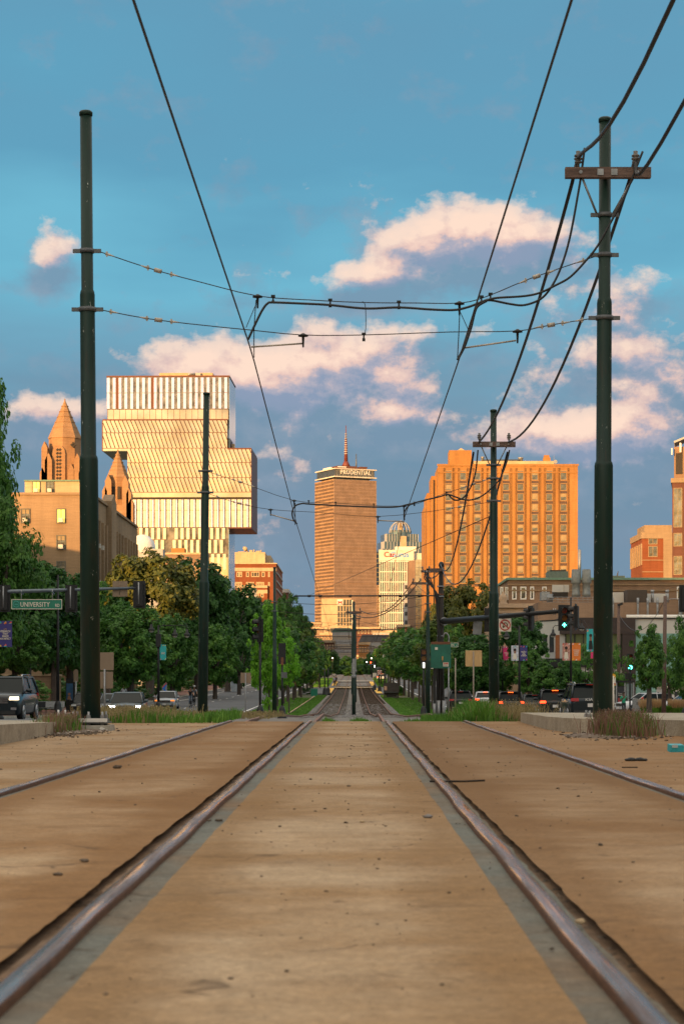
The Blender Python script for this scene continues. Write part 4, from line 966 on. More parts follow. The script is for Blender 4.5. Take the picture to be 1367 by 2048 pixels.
part(t, 'aerial', m_galv_d, lambda b: b.tube([(30, 10, H_ + 10), (30, 10, Z(903, Y) - 4)], [.9, .4], 6))

# --- domed tower and white grid tower
Y = 2500; u = F / Y; t = thing('office_tower', 'blue grey stepped tower with open ribbed dome top', 'building', (X(800, Y), Y, 4), R(12)); g_st = glassy('stepped_glass', (.13, .19, .24), .6, .15, .1, .2)
zz = lambda py: Z(py, Y) - 4
for nm, w_, tp in (('lower_tier', 44, 1100), ('middle_tier', 39, 1085), ('upper_tier', 32, 1069)):
    tier = part(t, nm, g_st, lambda b: b.box(-w_ / u, w_ / u, -w_ / u * .7 - (44 - w_) * -.2, 22, 0, zz(tp)))
    part(tier, 'mullion', b_grey, lambda b: [b.box(-w_ / u + k * 2 * w_ / u / 12 - .35, -w_ / u + k * 2 * w_ / u / 12 + .35, -w_ / u * .7 - (44 - w_) * -.2 - .5, 0, zz(1110), zz(tp)) for k in range(13)])
part(t, 'drum', g_st, lambda b: b.lathe((0, 0, 0), [(22 / u, 0), (22 / u, zz(1064)), (20.5 / u, zz(1063)), (20.5 / u, zz(1061))], 18, smooth=False))
part(t, 'mast_core', b_cream, lambda b: (b.box(-6 / u, 6 / u, -16, -13.2, zz(1140), zz(1074)), b.box(-5 / u, 5 / u, -3, 3, zz(1074), zz(1046)), b.prism([(-5 / u, zz(1046)), (-2 / u, zz(1052)), (0, zz(1040)), (2 / u, zz(1052)), (5 / u, zz(1046)), (5 / u, zz(1056)), (-5 / u, zz(1056))], -3, -2)))
part(t, 'dome_rib', b_grey, lambda b: [b.tube([(22 / u * math.cos(a) * math.cos(e), 22 / u * math.sin(a) * math.cos(e), zz(1066) + 22 / u * 1.05 * math.sin(e)) for e in [R(q) for q in range(0, 81, 10)]], .55, 5) for a in [R(k * 22.5) for k in range(16)]])
Y = 1900; u = F / Y; t, W_, H_ = bldg('office_tower', 'cream grid fronted office tower with red and blue lettering at its top', 759, 826, 1103, Y, 40, g_dark, rot=R(0)); b_grid = b_white
part(t, 'top_band', b_grid, lambda b: b.box(-.5, W_ + .5, -.6, 40, lz(t, 1121), lz(t, 1100)))
part(t, 'mullion', b_grid, lambda b: [b.box(k * W_ / 15 - .4, k * W_ / 15 + .4, -.5, .1, 0, H_ - 7) for k in range(16)])
part(t, 'spandrel', b_grid, lambda b: [b.box(0, W_, -.55, .1, lz(t, 1122 + k * 20.5 + 1.8), lz(t, 1122 + k * 20.5)) for k in range(8)])
part(t, 'side_block', b_grid, lambda b: b.box(W_ + .5, lx(t, 845), 4, 50, 0, lz(t, 1106))); part(t, 'side_ribs', m_slot, lambda b: [b.box(W_ + 1.6 + k * 1.5, W_ + 2.1 + k * 1.5, 3.8, 4.1, 0, lz(t, 1126)) for k in range(5)])
part(t, 'penthouse', b_white, lambda b: b.box(lx(t, 790), lx(t, 832), 8, 30, H_, lz(t, 1092)))
text('letters', 'Car', 6.6, M('sign_red', (.75, .03, .02), .5), t, (lx(t, 767), -.7, lz(t, 1114)), ex=.15, off=.12); text('letters', 'Gurus', 6.6, M('sign_blue', (.06, .25, .6), .5), t, (lx(t, 780), -.7, lz(t, 1114)), ex=.15, off=.12)
Y = 2050; t, W_, H_ = bldg('office_tower', 'slim dark tower between the brown tower and the cream grid tower', 753, 764, 1170, Y, 30, b_brown); part(t, 'window_strip', g_warm, lambda b: [b.box(.4, W_ - .4, -.2, .1, H_ - 2.6 - k * 3.4, H_ - 1 - k * 3.4) for k in range(24)])
t, W_, H_ = bldg('office_tower', 'thin dark slab in shade just left of the domed tower', 751, 758, 1104, 2300, 30, glassy('navy_glass', (.06, .1, .16), .5, .2)); part(t, 'window_strip', g_warm, lambda b: [b.box(.4, W_ - .4, -.2, .1, H_ - 2.6 - k * 5, H_ - 1.6 - k * 5) for k in range(20)])
Y = 900; u = F / Y; t, W_, H_ = bldg('office_building', 'glass fronted block with brown side, beside the orange slab block', 830, 850, 1119, Y, 30, g_gold); part(t, 'side_wall', b_brown, lambda b: b.prism([(lx(t, 817.5), 6), (-.02, -.1), (-.02, 30), (lx(t, 817.5), 30)], 0, H_ - .3, axis='z'))
part(t, 'mullion', m_galv_d, lambda b: ([b.box(k * W_ / 3 - .06, k * W_ / 3 + .06, -.1, .02, 0, H_) for k in range(4)], [b.box(0, W_, -.08, .02, H_ - 3.4 * k, H_ - 3.4 * k + .12) for k in range(1, 14)]))
t, W_, H_ = bldg('office_building', 'grey windowed strip of building behind the brown sided block', 808, 817, 1165, 960, 20, b_grey); part(t, 'window_strip', g_dark, lambda b: [b.box(.2, W_ - .2, -.15, .05, H_ - 3 - k * 4, H_ - 1.2 - k * 4) for k in range(10)])
# --- cream block with red emblem
Y = 1500; u = F / Y; t, W_, H_ = bldg('office_building', 'cream block with a red emblem, at the foot of the brown tower', 642, 702, 1197, Y, 30, b_cream)
part(t, 'window_grid', g_dark, lambda b: [b.box(lx(t, x), lx(t, x + 4.2), -.1, .1, lz(t, 1251), lz(t, q)) for x, q in ((675, 1212), (681, 1212), (687, 1199), (693, 1199), (698.5, 1199))])
part(t, 'spandrel', b_cream, lambda b: [b.box(lx(t, 674), W_, -.3, .0, lz(t, q + 1), lz(t, q)) for q in (1211, 1223, 1235, 1245)])
part(t, 'emblem', m_white, lambda b: b.box(lx(t, 674), lx(t, 685), -.4, -.2, lz(t, 1210.5), lz(t, 1199)))
part(t, 'emblem', MATS['sign_red'], lambda b: (b.prism([(lx(t, 675.5), lz(t, 1209)), (lx(t, 679.5), lz(t, 1205.5)), (lx(t, 683.5), lz(t, 1209)), (lx(t, 683.5), lz(t, 1201.5)), (lx(t, 679.5), lz(t, 1203.5)), (lx(t, 675.5), lz(t, 1201.5))], -.6, -.42)))
part(t, 'side_ribs', b_white, lambda b: [b.box(lx(t, 703), lx(t, 705), -.4, 2, 0, lz(t, 1200))])
# --- rooftops at the end of the avenue
FR = 'rooftops at the end of the avenue'
def low(label, px0, px1, top, Y, m, rows=2, n=6, roof=None, name='town_building', rh=8, pane=None, sid=None):
    t, W_, H_ = bldg(name, label, px0, px1, top, Y, 25, m, group=FR)
    u = F / Y; wm = win_mesh(W_ / n * .5, 2.0, None, .22, 1).mesh('window', [sid or b_cream, pane or g_dark, m_curtain, m_acbox])
    for r_ in range(rows):
        for k in range(n): place(wm, 'window', t, (k + .25) * W_ / n, 0, H_ - 3.4 - r_ * 4)
    if roof: part(t, 'roof', roof, lambda b: b.prism([(-.3, H_), (W_ + .3, H_), (W_ - 1.2, H_ + rh), (1.2, H_ + rh)], -.2, 25))
    else: part(t, 'cornice', b_cream, lambda b: b.box(-.3, W_ + .3, -.5, 25, H_ - .5, H_ + .6))
    return t, W_, H_
m_slate = M('slate_roof', (.09, .09, .1), .7, var=.2, scale=.3)
low('long low brown arena roof left of the brown tower foot', 604, 646, 1256, 1350, b_brown, 1, 10)
low('tan drum like block with dark top above the arena roof', 612, 642, 1246, 1450, b_brown, 1, 5)
low('brown brick block with dark windows behind left tree tips', 618, 668, 1283, 900, b_dkred, 2, 9)
low('grey building with green roof edge and many upright windows', 664, 706, 1264, 950, b_grey, 3, 10, m_green_trim, rh=1.8)
low('dark red roof terrace building behind the centre poles', 700, 760, 1256, 1250, b_dkred, 1, 9)
low('cream flat roofed block below the domed tower', 745, 800, 1263, 1100, b_grey, 1, 7)
low('long pale mansion block with dark slate mansard', 718, 792, 1284, 880, b_grey, 4, 14, m_slate, rh=3)
low('orange lit terrace house front in the middle of the view', 717, 738, 1287, 860, b_orange, 4, 4, pane=g_warm)
low('red brick terrace with white framed bays', 780, 812, 1272, 820, b_red, 4, 6)
low('stepped red brick block beside the dark green tree', 796, 818, 1252, 900, b_red, 3, 4)
low('brown block at the foot of the cream emblem block', 640, 672, 1268, 1000, b_brown, 2, 5)
t, W_, H_ = low('pale tower block far left of the avenue end, tiny', 576, 584, 1232, 1600, b_white, 2, 2)
low('long brown roofline closing the avenue behind the platforms', 610, 830, 1312, 1150, b_brown, 2, 24)

# --- right edge brick buildings
Y = 420; t, W_, H_ = bldg('brick_building', 'red brick block with cream corner piers, behind the right pole', 1283, 1347, 1067, Y, 17, b_red)
part(t, 'stone_band', b_trim, lambda b: (b.box(-.2, W_, -.25, 17, H_ - 1.0, H_ + .2), b.box(0, W_, -.12, 0, lz(t, 1121), lz(t, 1119.5)), b.box(0, W_, -.12, 0, lz(t, 1144.5), lz(t, 1143)), b.box(lx(t, 1325), W_ + .1, -.3, 0, 0, H_ - 1)))
part(t, 'side_pier', b_trim, lambda b: [b.box(-.25, 0, q, q + .8, lz(t, 1130), H_ - 2) for q in (0, 3.2, 6.4, 9.6, 12.8, 15.8)]); part(t, 'side_window', g_pane, lambda b: [b.box(-.05, .05, q + 1.1, q + 2.9, lz(t, 1125), H_ - 3) for q in (0, 3.2, 6.4, 9.6, 12.8)])
for py in (1089, 1114): place(win_mesh(1.85, 2.2, None, .16, 2).mesh('window', [b_trim, g_pane, m_curtain, m_acbox]), 'window', t, lx(t, 1295), 0, lz(t, py))
part(t, 'penthouse', b_trim, lambda b: b.box(lx(t, 1292), W_, 3, 14, H_, lz(t, 1048)))
Y = 330; t, W_, H_ = bldg('brick_building', 'tall dark brick tower cut off by the right edge, pale top storey', 1343, 1440, 959, Y, 40, b_dkred, rot=R(-9.5))
part(t, 'stone_top', b_brown, lambda b: b.box(lx(t, 1346.5), W_, .4, 38, H_, lz(t, 893))); part(t, 'roof_canopy', b_grey, lambda b: b.obox((lx(t, 1374), 3, lz(t, 873)), 2.3, 3, .15, Matrix.Rotation(R(-22), 3, 'Y')))
part(t, 'coping', b_trim, lambda b: b.box(-.2, W_, -.2, 40, H_ - .5, H_ + .2)); part(t, 'antenna_panel', m_white, lambda b: (b.box(lx(t, 1341), lx(t, 1343.5), -.5, 0, lz(t, 910), lz(t, 897)), b.box(lx(t, 1357.5), lx(t, 1361), -.1, .3, lz(t, 905), lz(t, 886))))
part(t, 'louvre', m_slot, lambda b: b.box(lx(t, 1350), lx(t, 1363), .3, .45, lz(t, 948), lz(t, 906)))
for a, b_ in ((1055, 976), (1093, 1066), (1150, 1112)): place(win_mesh(1.35, (a - b_) * Y / F, None, .1, 2).mesh('window', [b_trim, g_pane, m_curtain, m_acbox]), 'window', t, lx(t, 1345.5), 0, lz(t, a))
# --- brown brick terrace and cream fronted block
Y = 240; t, W_, H_ = bldg('brick_building', 'long brown brick apartment house with green roof edge and white windows', 1016, 1500, 1160, Y, 25, b_brown)
part(t, 'roof_edge', m_green_trim, lambda b: b.box(-.2, W_, -.3, 25, H_, H_ + .25)); part(t, 'corbel', b_tan, lambda b: (b.box(-.1, W_, -.15, 0, H_ - 1.25, H_ - 1.1), b.box(-.1, W_, -.15, 0, H_ - .6, H_ - .45)))
part(t, 'wall_bay', b_tan, lambda b: b.box(lx(t, 996), 0, .6, 20, 0, H_ - .7))
for px, w_ in ((1000, 6), (1010, 6), (1023, 9), (1039.5, 12), (1059, 8), (1083, 9), (1352, 12), (1375, 12)): place(win_mesh(w_ * Y / F, 1.45, None, .12, 1, curtain=wr.choice((0, .4))).mesh('window', [m_white, g_pane, m_curtain, m_acbox]), 'window', t, lx(t, px), .6 if px < 1015 else 0, lz(t, 1199))
part(t, 'roof_house', M('green_grey_cladding', (.12, .15, .13), .8), lambda b: (b.box(lx(t, 1106), lx(t, 1146), 6, 10, H_, lz(t, 1137)), b.box(lx(t, 1218), lx(t, 1262), 6, 10, H_, lz(t, 1146)))); part(t, 'roof_cap', m_black, lambda b: (b.box(lx(t, 1110), lx(t, 1143), 6.5, 9, lz(t, 1137), lz(t, 1134)), b.lathe((lx(t, 1234), 8, lz(t, 1146)), [(.15, 0), (.15, .5), (.3, .5), (.3, .8)], 10)))
part(t, 'flue', m_galv, lambda b: b.tube([(lx(t, 1165.5), 4, H_), (lx(t, 1165.5), 4, lz(t, 1095))], .19, 10))
Y = 226; t, W_, H_ = bldg('shop_building', 'cream stone fronted block with cornice, behind the hanging round sign', 980, 1125, 1209, Y, 18, brick('peach_stone', (.5, .36, .25)))
part(t, 'cornice', MATS['peach_stone'], lambda b: (b.box(-.3, W_, -.45, .0, H_ - .35, H_ + .1), b.box(-.1, W_, -.2, 0, lz(t, 1226), lz(t, 1222))))
part(t, 'urn', MATS['peach_stone'], lambda b: b.lathe((lx(t, 1006), .5, H_), [(.45, 0), (.45, .2), (.3, .25), (.5, .7), (.35, 1.0), (.12, 1.2), (.1, 1.4)], 12))
for px, w_ in ((1014, 22), (1077, 22), (1049, 10)): place(win_mesh(w_ * Y / F, 1.7 if w_ > 12 else 2., None, .1, 3 if w_ > 12 else 1, curtain=.4).mesh('window', [m_wfd, g_pane, m_curtain, m_acbox]), 'window', t, lx(t, px), 0, lz(t, 1258))
# --- modern white and dark brown building
Y = 195; m_wpan = M('white_panel', (.5, .49, .46), .6, var=.06, scale=.3); m_dkbox = M('dark_brown_panel', (.035, .022, .02), .6, var=.15)
t, W_, H_ = bldg('shop_building', 'modern white panelled building with dark brown upper box and green glazing', 1118, 1420, 1238, Y, 30, m_wpan)
part(t, 'angled_front', m_wpan, lambda b: b.prism([(lx(t, 1085), 3.5), (lx(t, 1118), -.02), (lx(t, 1118), 20), (lx(t, 1085), 20)], lz(t, 1320) + 0, lz(t, 1241), axis='z'))
part(t, 'roof_edge', m_black, lambda b: (b.box(lx(t, 1118), W_, -.15, .05, H_, H_ + .12), b.prism([(lx(t, 1084.5), 3.4), (lx(t, 1118), -.15), (lx(t, 1118), .2), (lx(t, 1084.5), 3.8)], lz(t, 1241), lz(t, 1239), axis='z')))
part(t, 'brown_box', m_dkbox, lambda b: (b.box(lx(t, 1118), lx(t, 1268), -.5, 12, lz(t, 1268), lz(t, 1236)), b.box(lx(t, 1242), lx(t, 1268), -.45, 10, 0, lz(t, 1268))))
m_grgl = glassy('green_glass', (.16, .2, .1), .4, .15, .05); m_tealgl = glassy('teal_glass', (.22, .42, .38), .4, .3, .05)
part(t, 'glazing', m_grgl, lambda b: (b.box(lx(t, 1130), lx(t, 1242), -.12, .02, lz(t, 1330), lz(t, 1268)))); part(t, 'glazing', m_tealgl, lambda b: (b.box(lx(t, 1270), W_, -.12, .02, lz(t, 1392), lz(t, 1267))))
part(t, 'orange_panel', M('orange_panel', (.3, .1, .03), .6), lambda b: (b.box(lx(t, 1110), lx(t, 1118), -.05, .3, lz(t, 1330), lz(t, 1270)), b.box(lx(t, 1112), lx(t, 1126), -.25, -.1, lz(t, 1345), lz(t, 1322))))
part(t, 'mullion', m_black, lambda b: [b.box(lx(t, x) - .05, lx(t, x) + .05, -.2, .0, lz(t, 1330), lz(t, 1268)) for x in (1130, 1148, 1165, 1186, 1215, 1240)])
part(t, 'upper_window', g_dark, lambda b: (b.prism([(lx(t, 1090), 2.85), (lx(t, 1097), 2.1), (lx(t, 1097), 2.3), (lx(t, 1090), 3.1)], lz(t, 1304), lz(t, 1270), axis='z'), b.prism([(lx(t, 1101), 1.7), (lx(t, 1108), .95), (lx(t, 1108), 1.2), (lx(t, 1101), 2)], lz(t, 1304), lz(t, 1270), axis='z')))
part(t, 'shopfront', g_dark, lambda b: b.box(lx(t, 1080), lx(t, 1242), .3, 12, 0, lz(t, 1322))); part(t, 'fascia', m_black, lambda b: b.box(lx(t, 1084), lx(t, 1242), -.3, .4, lz(t, 1334), lz(t, 1317)))
part(t, 'side_shop_window', m_tealgl, lambda b: (b.box(lx(t, 1132), lx(t, 1142), .1, .32, 0, lz(t, 1350)), b.box(lx(t, 1150), lx(t, 1180), .1, .32, lz(t, 1400), lz(t, 1356))))
for x in (1330, 1354): place(win_mesh(.95, 1.1, None, .1, 1).mesh('window', [m_white, g_pane, m_curtain, m_acbox]), 'window', t, lx(t, x), -.15, lz(t, 1396))
# roof deck between: brown brick parapet with plant
Y = 211; t, W_, H_ = bldg('brick_building', 'low brown brick wing behind the modern building, crowded with roof plant', 1075, 1430, 1205, Y, 14, b_brown)
part(t, 'white_pipe', m_white, lambda b: b.tube([(lx(t, 1250), -.6, lz(t, 1233)), (W_, -.6, lz(t, 1233))], .16, 8))
for x in (1223.5, 1273, 1292.5, 1312): part(t, 'flue', m_galv, lambda b: (b.tube([(lx(t, x), -.5, lz(t, 1234)), (lx(t, x), -.5, lz(t, 1197))], .1, 10), b.tube([(lx(t, x), -.5, lz(t, 1209)), (lx(t, x), -.5, lz(t, 1196))], .12, 10)))
part(t, 'flue', m_galv, lambda b: b.tube([(lx(t, 1358), -.5, lz(t, 1234)), (lx(t, 1358), -.5, lz(t, 1200))], .2, 10))
for x in (1309, 1339): part(t, 'flue', m_galv, lambda b: (b.tube([(lx(t, x), 2, H_), (lx(t, x), 2, lz(t, 1181))], .15, 10), b.tube([(lx(t, x), 2, lz(t, 1184)), (lx(t, x), 2, lz(t, 1178))], .18, 10)))
for a_, b_, y_, l_, h_ in ((1221, 1254, 3, 1205, 1182), (1298, 1348, 5, 1205, 1183), (1111, 1134, 4, 1181, 1166), (1135, 1145, 4, 1181, 1166)): part(t, 'screen_panel', m_wpan, lambda b: b.box(lx(t, a_), lx(t, b_), y_, y_ + .2, lz(t, l_), lz(t, h_)))
part(t, 'brown_hut', M('brown_hut', (.06, .045, .035), .8, ms=(4, 4, .3)), lambda b: b.box(lx(t, 1256), lx(t, 1296), 1, 5, H_, lz(t, 1179)))
part(t, 'louvre', m_slot, lambda b: b.box(lx(t, 1111), lx(t, 1142), 3.6, 4.4, lz(t, 1192), lz(t, 1181)))
part(t, 'air_handler', m_galv, lambda b: (b.box(lx(t, 1087), lx(t, 1104), 3, 5, lz(t, 1198), lz(t, 1181)), b.lathe((lx(t, 1101), 1.2, lz(t, 1203)), [(.3, 0), (.3, .3), (.38, .35), (.38, .5), (.25, .52), (.32, .8)], 12)))
m_cool = M('cooling_tower_grey', (.2, .21, .2), .6, .2, var=.2)
for x in (1155, 1176): part(t, 'cooling_tower', m_cool, lambda b: b.lathe((lx(t, x), 2, lz(t, 1192)), [(.42, 0), (.42, .35), (.38, .4), (.38, 1.3), (.46, 1.35), (.5, 1.45), (.42, 2.75), (.38, 2.75)], 16))
part(t, 'railing', m_galv, lambda b: ([b.tube([(lx(t, 1085), .3, lz(t, q)), (lx(t, 1215), .3, lz(t, q))], .02, 4) for q in (1194, 1199, 1204)], [b.tube([(lx(t, 1085 + k * 10), .3, lz(t, 1206)), (lx(t, 1085 + k * 10), .3, lz(t, 1194))], .02, 4) for k in range(14)]))
# ground floor wall behind the benches at left
t, W_, H_ = bldg('stone_building', 'low stone wall front glimpsed behind the bench under the left trees', -60, 112, 1352, 165, 3, b_tan); part(t, 'coping', b_cream, lambda b: b.box(-.1, W_ + .1, -.1, 3, H_, H_ + .15))
# --- the rest of the street, beside and behind the viewer: it shades the crossing
OG = 'street blocks beside and behind the viewer'
for k, (x0, x1, y0, y1, h, m_, lab) in enumerate(((-75, -52, 176, 205, 18, b_tan, 'limestone block lining the left side of the street, outside the view'), (-60, -52, 144, 175.5, 8, b_brown, 'low brown block in a gap of the left side of the street, outside the view'), (-60, -52, 52, 143, 27, b_tan, 'taller limestone block lining the left side of the street, outside the view'), (-78, -50, -60, 50, 26, b_brown, 'brown block lining the left side of the street beside the viewer'),
        (-80, -48, -200, -75, 30, b_red, 'red block lining the left side of the street behind the viewer'), (-46, -24, -190, -150, 22, b_brown, 'brown corner block behind the viewer'), (26, 60, -60, 60, 18, b_tan, 'low limestone block on the right beside the viewer'))):
    t = thing('street_block', lab, 'building', (x0, y0, -1), group=OG); part(t, 'wall', m_, lambda b: b.box(0, x1 - x0, 0, y1 - y0, 0, h + 1)); part(t, 'cornice', b_cream, lambda b: b.box(-.4, x1 - x0 + .4, -.4, y1 - y0 + .4, h + .4, h + 1.2))
    L_ = y1 - y0; n = int(L_ / 5)
    part(t, 'window', g_dark, lambda b: [b.box((x1 - x0 if x0 < 0 else -.06), (x1 - x0 + .06 if x0 < 0 else 0), 1.5 + q * 5, 3.8 + q * 5, 3 + r_ * 4, 5.4 + r_ * 4) for q in range(n) for r_ in range(int(h / 4))])
# ------------------------------------------------------------------ vegetation
lf_dark = leaf_mat('leaf_dark', (.02, .075, .015), (.042, .135, .024), (.09, .21, .04))
lf_mid = leaf_mat('leaf_mid', (.035, .115, .018), (.075, .2, .03), (.15, .31, .05))
lf_yel = leaf_mat('leaf_yellowish', (.05, .09, .012), (.1, .16, .02), (.18, .25, .035))
lf_bright = leaf_mat('leaf_bright', (.1, .26, .015), (.18, .45, .03), (.28, .6, .05), tr=.45)
lf_oliv = leaf_mat('leaf_olive', (.055, .08, .015), (.11, .13, .025), (.2, .19, .035))
lf_blue = leaf_mat('leaf_bluish', (.03, .06, .035), (.06, .1, .06), (.11, .16, .1))
m_bark = M('bark', (.07, .055, .045), .9, var=.4, scale=3, ms=(4, 4, .6), bump=.5)
def leaf_quad(b, c, n, s, r):
    n = n.normalized(); a = n.cross(Vector((r.gauss(0, 1), r.gauss(0, 1), r.gauss(0, 1))))
    if a.length < .01: return
    a.normalize(); d = n.cross(a); a *= s; d *= s * .62
    k = len(b.v); b.v += [tuple(c - a), tuple(c - d * .9 + a * .1), tuple(c + a), tuple(c + d + a * .1)]
    b.f.append((k, k + 1, k + 2, k + 3)); b.mi.append(0); b.sm.append(False)
def crown_mesh(name, m, seed, nclump, per, leaf, kind='round'):
    """unit crown: radius 1 sideways, height from 0 to 2"""
    r = random.Random(seed); b = MB(); lobes = []
    for k in range(nclump):
        while True:
            v = Vector((r.uniform(-1, 1), r.uniform(-1, 1), r.uniform(-1, 1)))
            if .35 < v.length < 1: break
        f = .55 + .45 * r.random()
        v = v.normalized() * f
        h = v.z
        if kind == 'round': wd = 1 - .12 * max(0, h)
        elif kind == 'cone': wd = (1.0 - .55 * (h + 1) / 2 * 1.2) * (1. if h > -.7 else .8)
        else: wd = .9 - .25 * h
        c = Vector((v.x * wd, v.y * wd, 1 + h * (1.0 if kind != 'flat' else .7)))
        lobes.append((c, r.uniform(.14, .3)))
    for k in range(int(nclump * .35)):            # sprays standing out from the outline
        a = r.uniform(0, 2 * math.pi); h = r.uniform(-.6, .95); q = math.sqrt(1 - h * h)
        lobes.append((Vector((math.cos(a) * q * .98, math.sin(a) * q * .98, 1 + h * 1.02)), r.uniform(.07, .14)))
    for c, rad in lobes:
        nn = int(per * (rad / .22) ** 2)
        out = (c - Vector((0, 0, 1)))
        for i in range(nn):
            d = Vector((r.gauss(0, 1), r.gauss(0, 1), r.gauss(0, 1))); d.normalize()
            if d.dot(out) < -.3 and r.random() < .5: d = -d
            p = c + Vector((d.x, d.y, d.z * .72)) * rad * (r.random() ** .35)
            leaf_quad(b, p, d + out * .4 + Vector((0, 0, .7)) + Vector((r.gauss(0, .5), r.gauss(0, .5), r.gauss(0, .5))), leaf * r.uniform(.7, 1.3), r)
    return b.mesh(name, m)
def trunk_mesh(name, H, rad, seed, fork=.45, spread=.9, n=5, lean=0.):
    r = random.Random(seed); b = MB()
    tp = Vector((lean * H * fork, 0, H * fork))
    b.tube([(0, 0, -.3), (0, 0, .1), (lean * .3, 0, H * fork * .5), tuple(tp)], [rad * 1.5, rad * 1.1, rad, rad * .85], 8)
    for k in range(n):
        a = 2 * math.pi * k / n + r.uniform(-.4, .4); s = spread * r.uniform(.6, 1.1)
        p1 = tp + Vector((math.cos(a) * s * .45, math.sin(a) * s * .45, H * .14)); p2 = tp + Vector((math.cos(a) * s, math.sin(a) * s, H * r.uniform(.26, .42)))
        b.tube([tp - Vector((0, 0, .1)), p1, p2], [rad * .6, rad * .4, rad * .12], 6)
    return b.mesh(name, m_bark)
CR = {
 'big_a': crown_mesh('crown', lf_dark, 1, 95, 125, .05), 'big_b': crown_mesh('crown', lf_dark, 2, 85, 135, .052), 'big_c': crown_mesh('crown', lf_mid, 3, 95, 125, .05),
 'oliv': crown_mesh('crown', lf_oliv, 4, 90, 125, .05), 'blue': crown_mesh('crown', lf_blue, 5, 80, 125, .052), 'near': crown_mesh('crown', lf_mid, 6, 130, 150, .034),
 'sm_a': crown_mesh('crown', lf_yel, 7, 40, 80, .06, 'cone'), 'sm_b': crown_mesh('crown', lf_mid, 8, 40, 80, .06, 'round'), 'sm_c': crown_mesh('crown', lf_dark, 9, 42, 80, .06, 'round'),
 'bright': crown_mesh('crown', lf_bright, 10, 75, 70, .052, 'cone'), 'mapl': crown_mesh('crown', lf_bright, 12, 65, 90, .055, 'flat'), 'mid2': crown_mesh('crown', lf_mid, 13, 70, 110, .055, 'cone')}
TK = {}
def tree(px, Y, top, bot, wpx, crown, label, group, rz=None, name='tree', trad=None, fork=.5, x=None, zb=None, depth=None):
    """crown spans photo rows top..bot with full width wpx"""
    x = X(px, Y) if x is None else x; zg = gz(x, Y) if zb is None else zb
    t = thing(name, label, 'tree', (x, Y, zg), rnd.uniform(0, 6.28) if rz is None else rz, group)
    zt, zc = Z(top, Y) - zg, Z(bot, Y) - zg; rad = wpx / 2 / F * Y
    c = bpy.data.objects.new('crown', CR[crown]); COL.objects.link(c); c.parent = t; c.location = (0, 0, zc); c.scale = (rad, (depth or rad), (zt - zc) / 2)
    if depth: t.rotation_euler.z = 0
    key = (crown, round(zt)); 
    if key not in TK: TK[key] = trunk_mesh('trunk', zt, (trad or .03 * zt ** .9 + .04), len(TK) + 1, fork=max(.2, min(.7, (zc + (zt - zc) * .2) / zt)), spread=rad * .6)
    k = bpy.data.objects.new('trunk', TK[key]); COL.objects.link(k); k.parent = t
    return t
GL = 'big street trees on the left pavement'
tree(-58, 128, 735, 1330, 200, 'near', 'tall leafy tree at the left edge, its sprays reaching above the stone roofline', GL)
tree(-14, 120, 985, 1330, 190, 'near', 'lower leafy tree at the left edge, beside the purple banner', GL)
for px, Y, tp, bt, w_, cr, lab in ((55, 150, 1120, 1330, 210, 'big_a', 'dark tree behind the street name board, between pole and left edge'), (110, 165, 1135, 1345, 150, 'big_b', 'dark tree directly left of the nearest left pole'),
        (140, 190, 1150, 1350, 140, 'big_a', 'dark tree behind the nearest left pole, below the stone windows'), (30, 140, 1230, 1345, 130, 'big_c', 'low green tree above the dark car at the left edge'), (215, 200, 1165, 1330, 90, 'big_b', 'narrow tree just right of the nearest left pole'),
        (300, 215, 1090, 1330, 190, 'oliv', 'big tree with sunlit golden top left of the second pole'), (262, 170, 1205, 1372, 150, 'big_c', 'spreading mid green tree right of the nearest left pole, over the grey sedan'), (345, 190, 1230, 1378, 105, 'big_c', 'green tree standing over the silver car'),
        (395, 255, 1120, 1350, 150, 'big_a', 'dark tree behind the second left pole'), (455, 300, 1155, 1350, 140, 'big_b', 'dark tree right of the second left pole, below the grey board'), (430, 235, 1250, 1372, 90, 'big_c', 'mid green street tree right of the second left pole'),
        (480, 330, 1185, 1350, 110, 'blue', 'pale bluish tree in the left row, below the red brick block'), (512, 390, 1196, 1350, 90, 'big_a', 'dark tree behind the bright young tree, upper left of it'), (478, 270, 1255, 1375, 70, 'sm_c', 'small dark street tree by the left bike lane'),
        (545, 440, 1200, 1350, 90, 'big_c', 'tall tree behind the third left pole'), (580, 520, 1190, 1345, 70, 'big_a', 'tall dark tree rising beyond the left lawn row'), (605, 600, 1232, 1340, 55, 'big_b', 'last tall tree at the far end of the left row')):
    tree(px, Y, tp, bt, w_, cr, lab, GL)
for k in range(10):                                       # second rank behind the pavement trees, same height
    Y = 150 + k * 34; tree(0, Y, 1365 - (8.2 + (k % 3)) / Y * F, 1365 - .5 / Y * F, 8.5 / Y * F, ('big_b', 'big_a', 'big_c')[k % 3], 'dark tree in the shaded second rank behind the left pavement', 'second rank of left trees', x=-27 - (k % 2) * 2)
GM = 'young trees in rows on the lawns beside the track'
for k in range(17):
    Y = 172 + k * 12.5
    for s in (-1, 1):
        if s < 0 and Y < 178: continue
        j = k + (s > 0) * 3; x = s * 6.35 + rnd.uniform(-.3, .3); h = rnd.uniform(6.2, 7.6) + (k > 8) * .8
        zg = gz(x, Y); tree(0, Y, HY - (zg + h - CZ) / Y * F, HY - (zg + (1.5 if s < 0 else 2.2) - CZ) / Y * F, rnd.uniform(4.0, 5.0) / Y * F, ('sm_a', 'sm_b', 'sm_c')[j % 3],
             'young tree in the row on the %s lawn beside the track' % ('left' if s < 0 else 'right'), GM if s < 0 else GM + ', right side', x=x, trad=.11)
tree(538, 142, 1212, 1412, 92, 'bright', 'bright green young tree beside the third left pole', None, trad=.06)
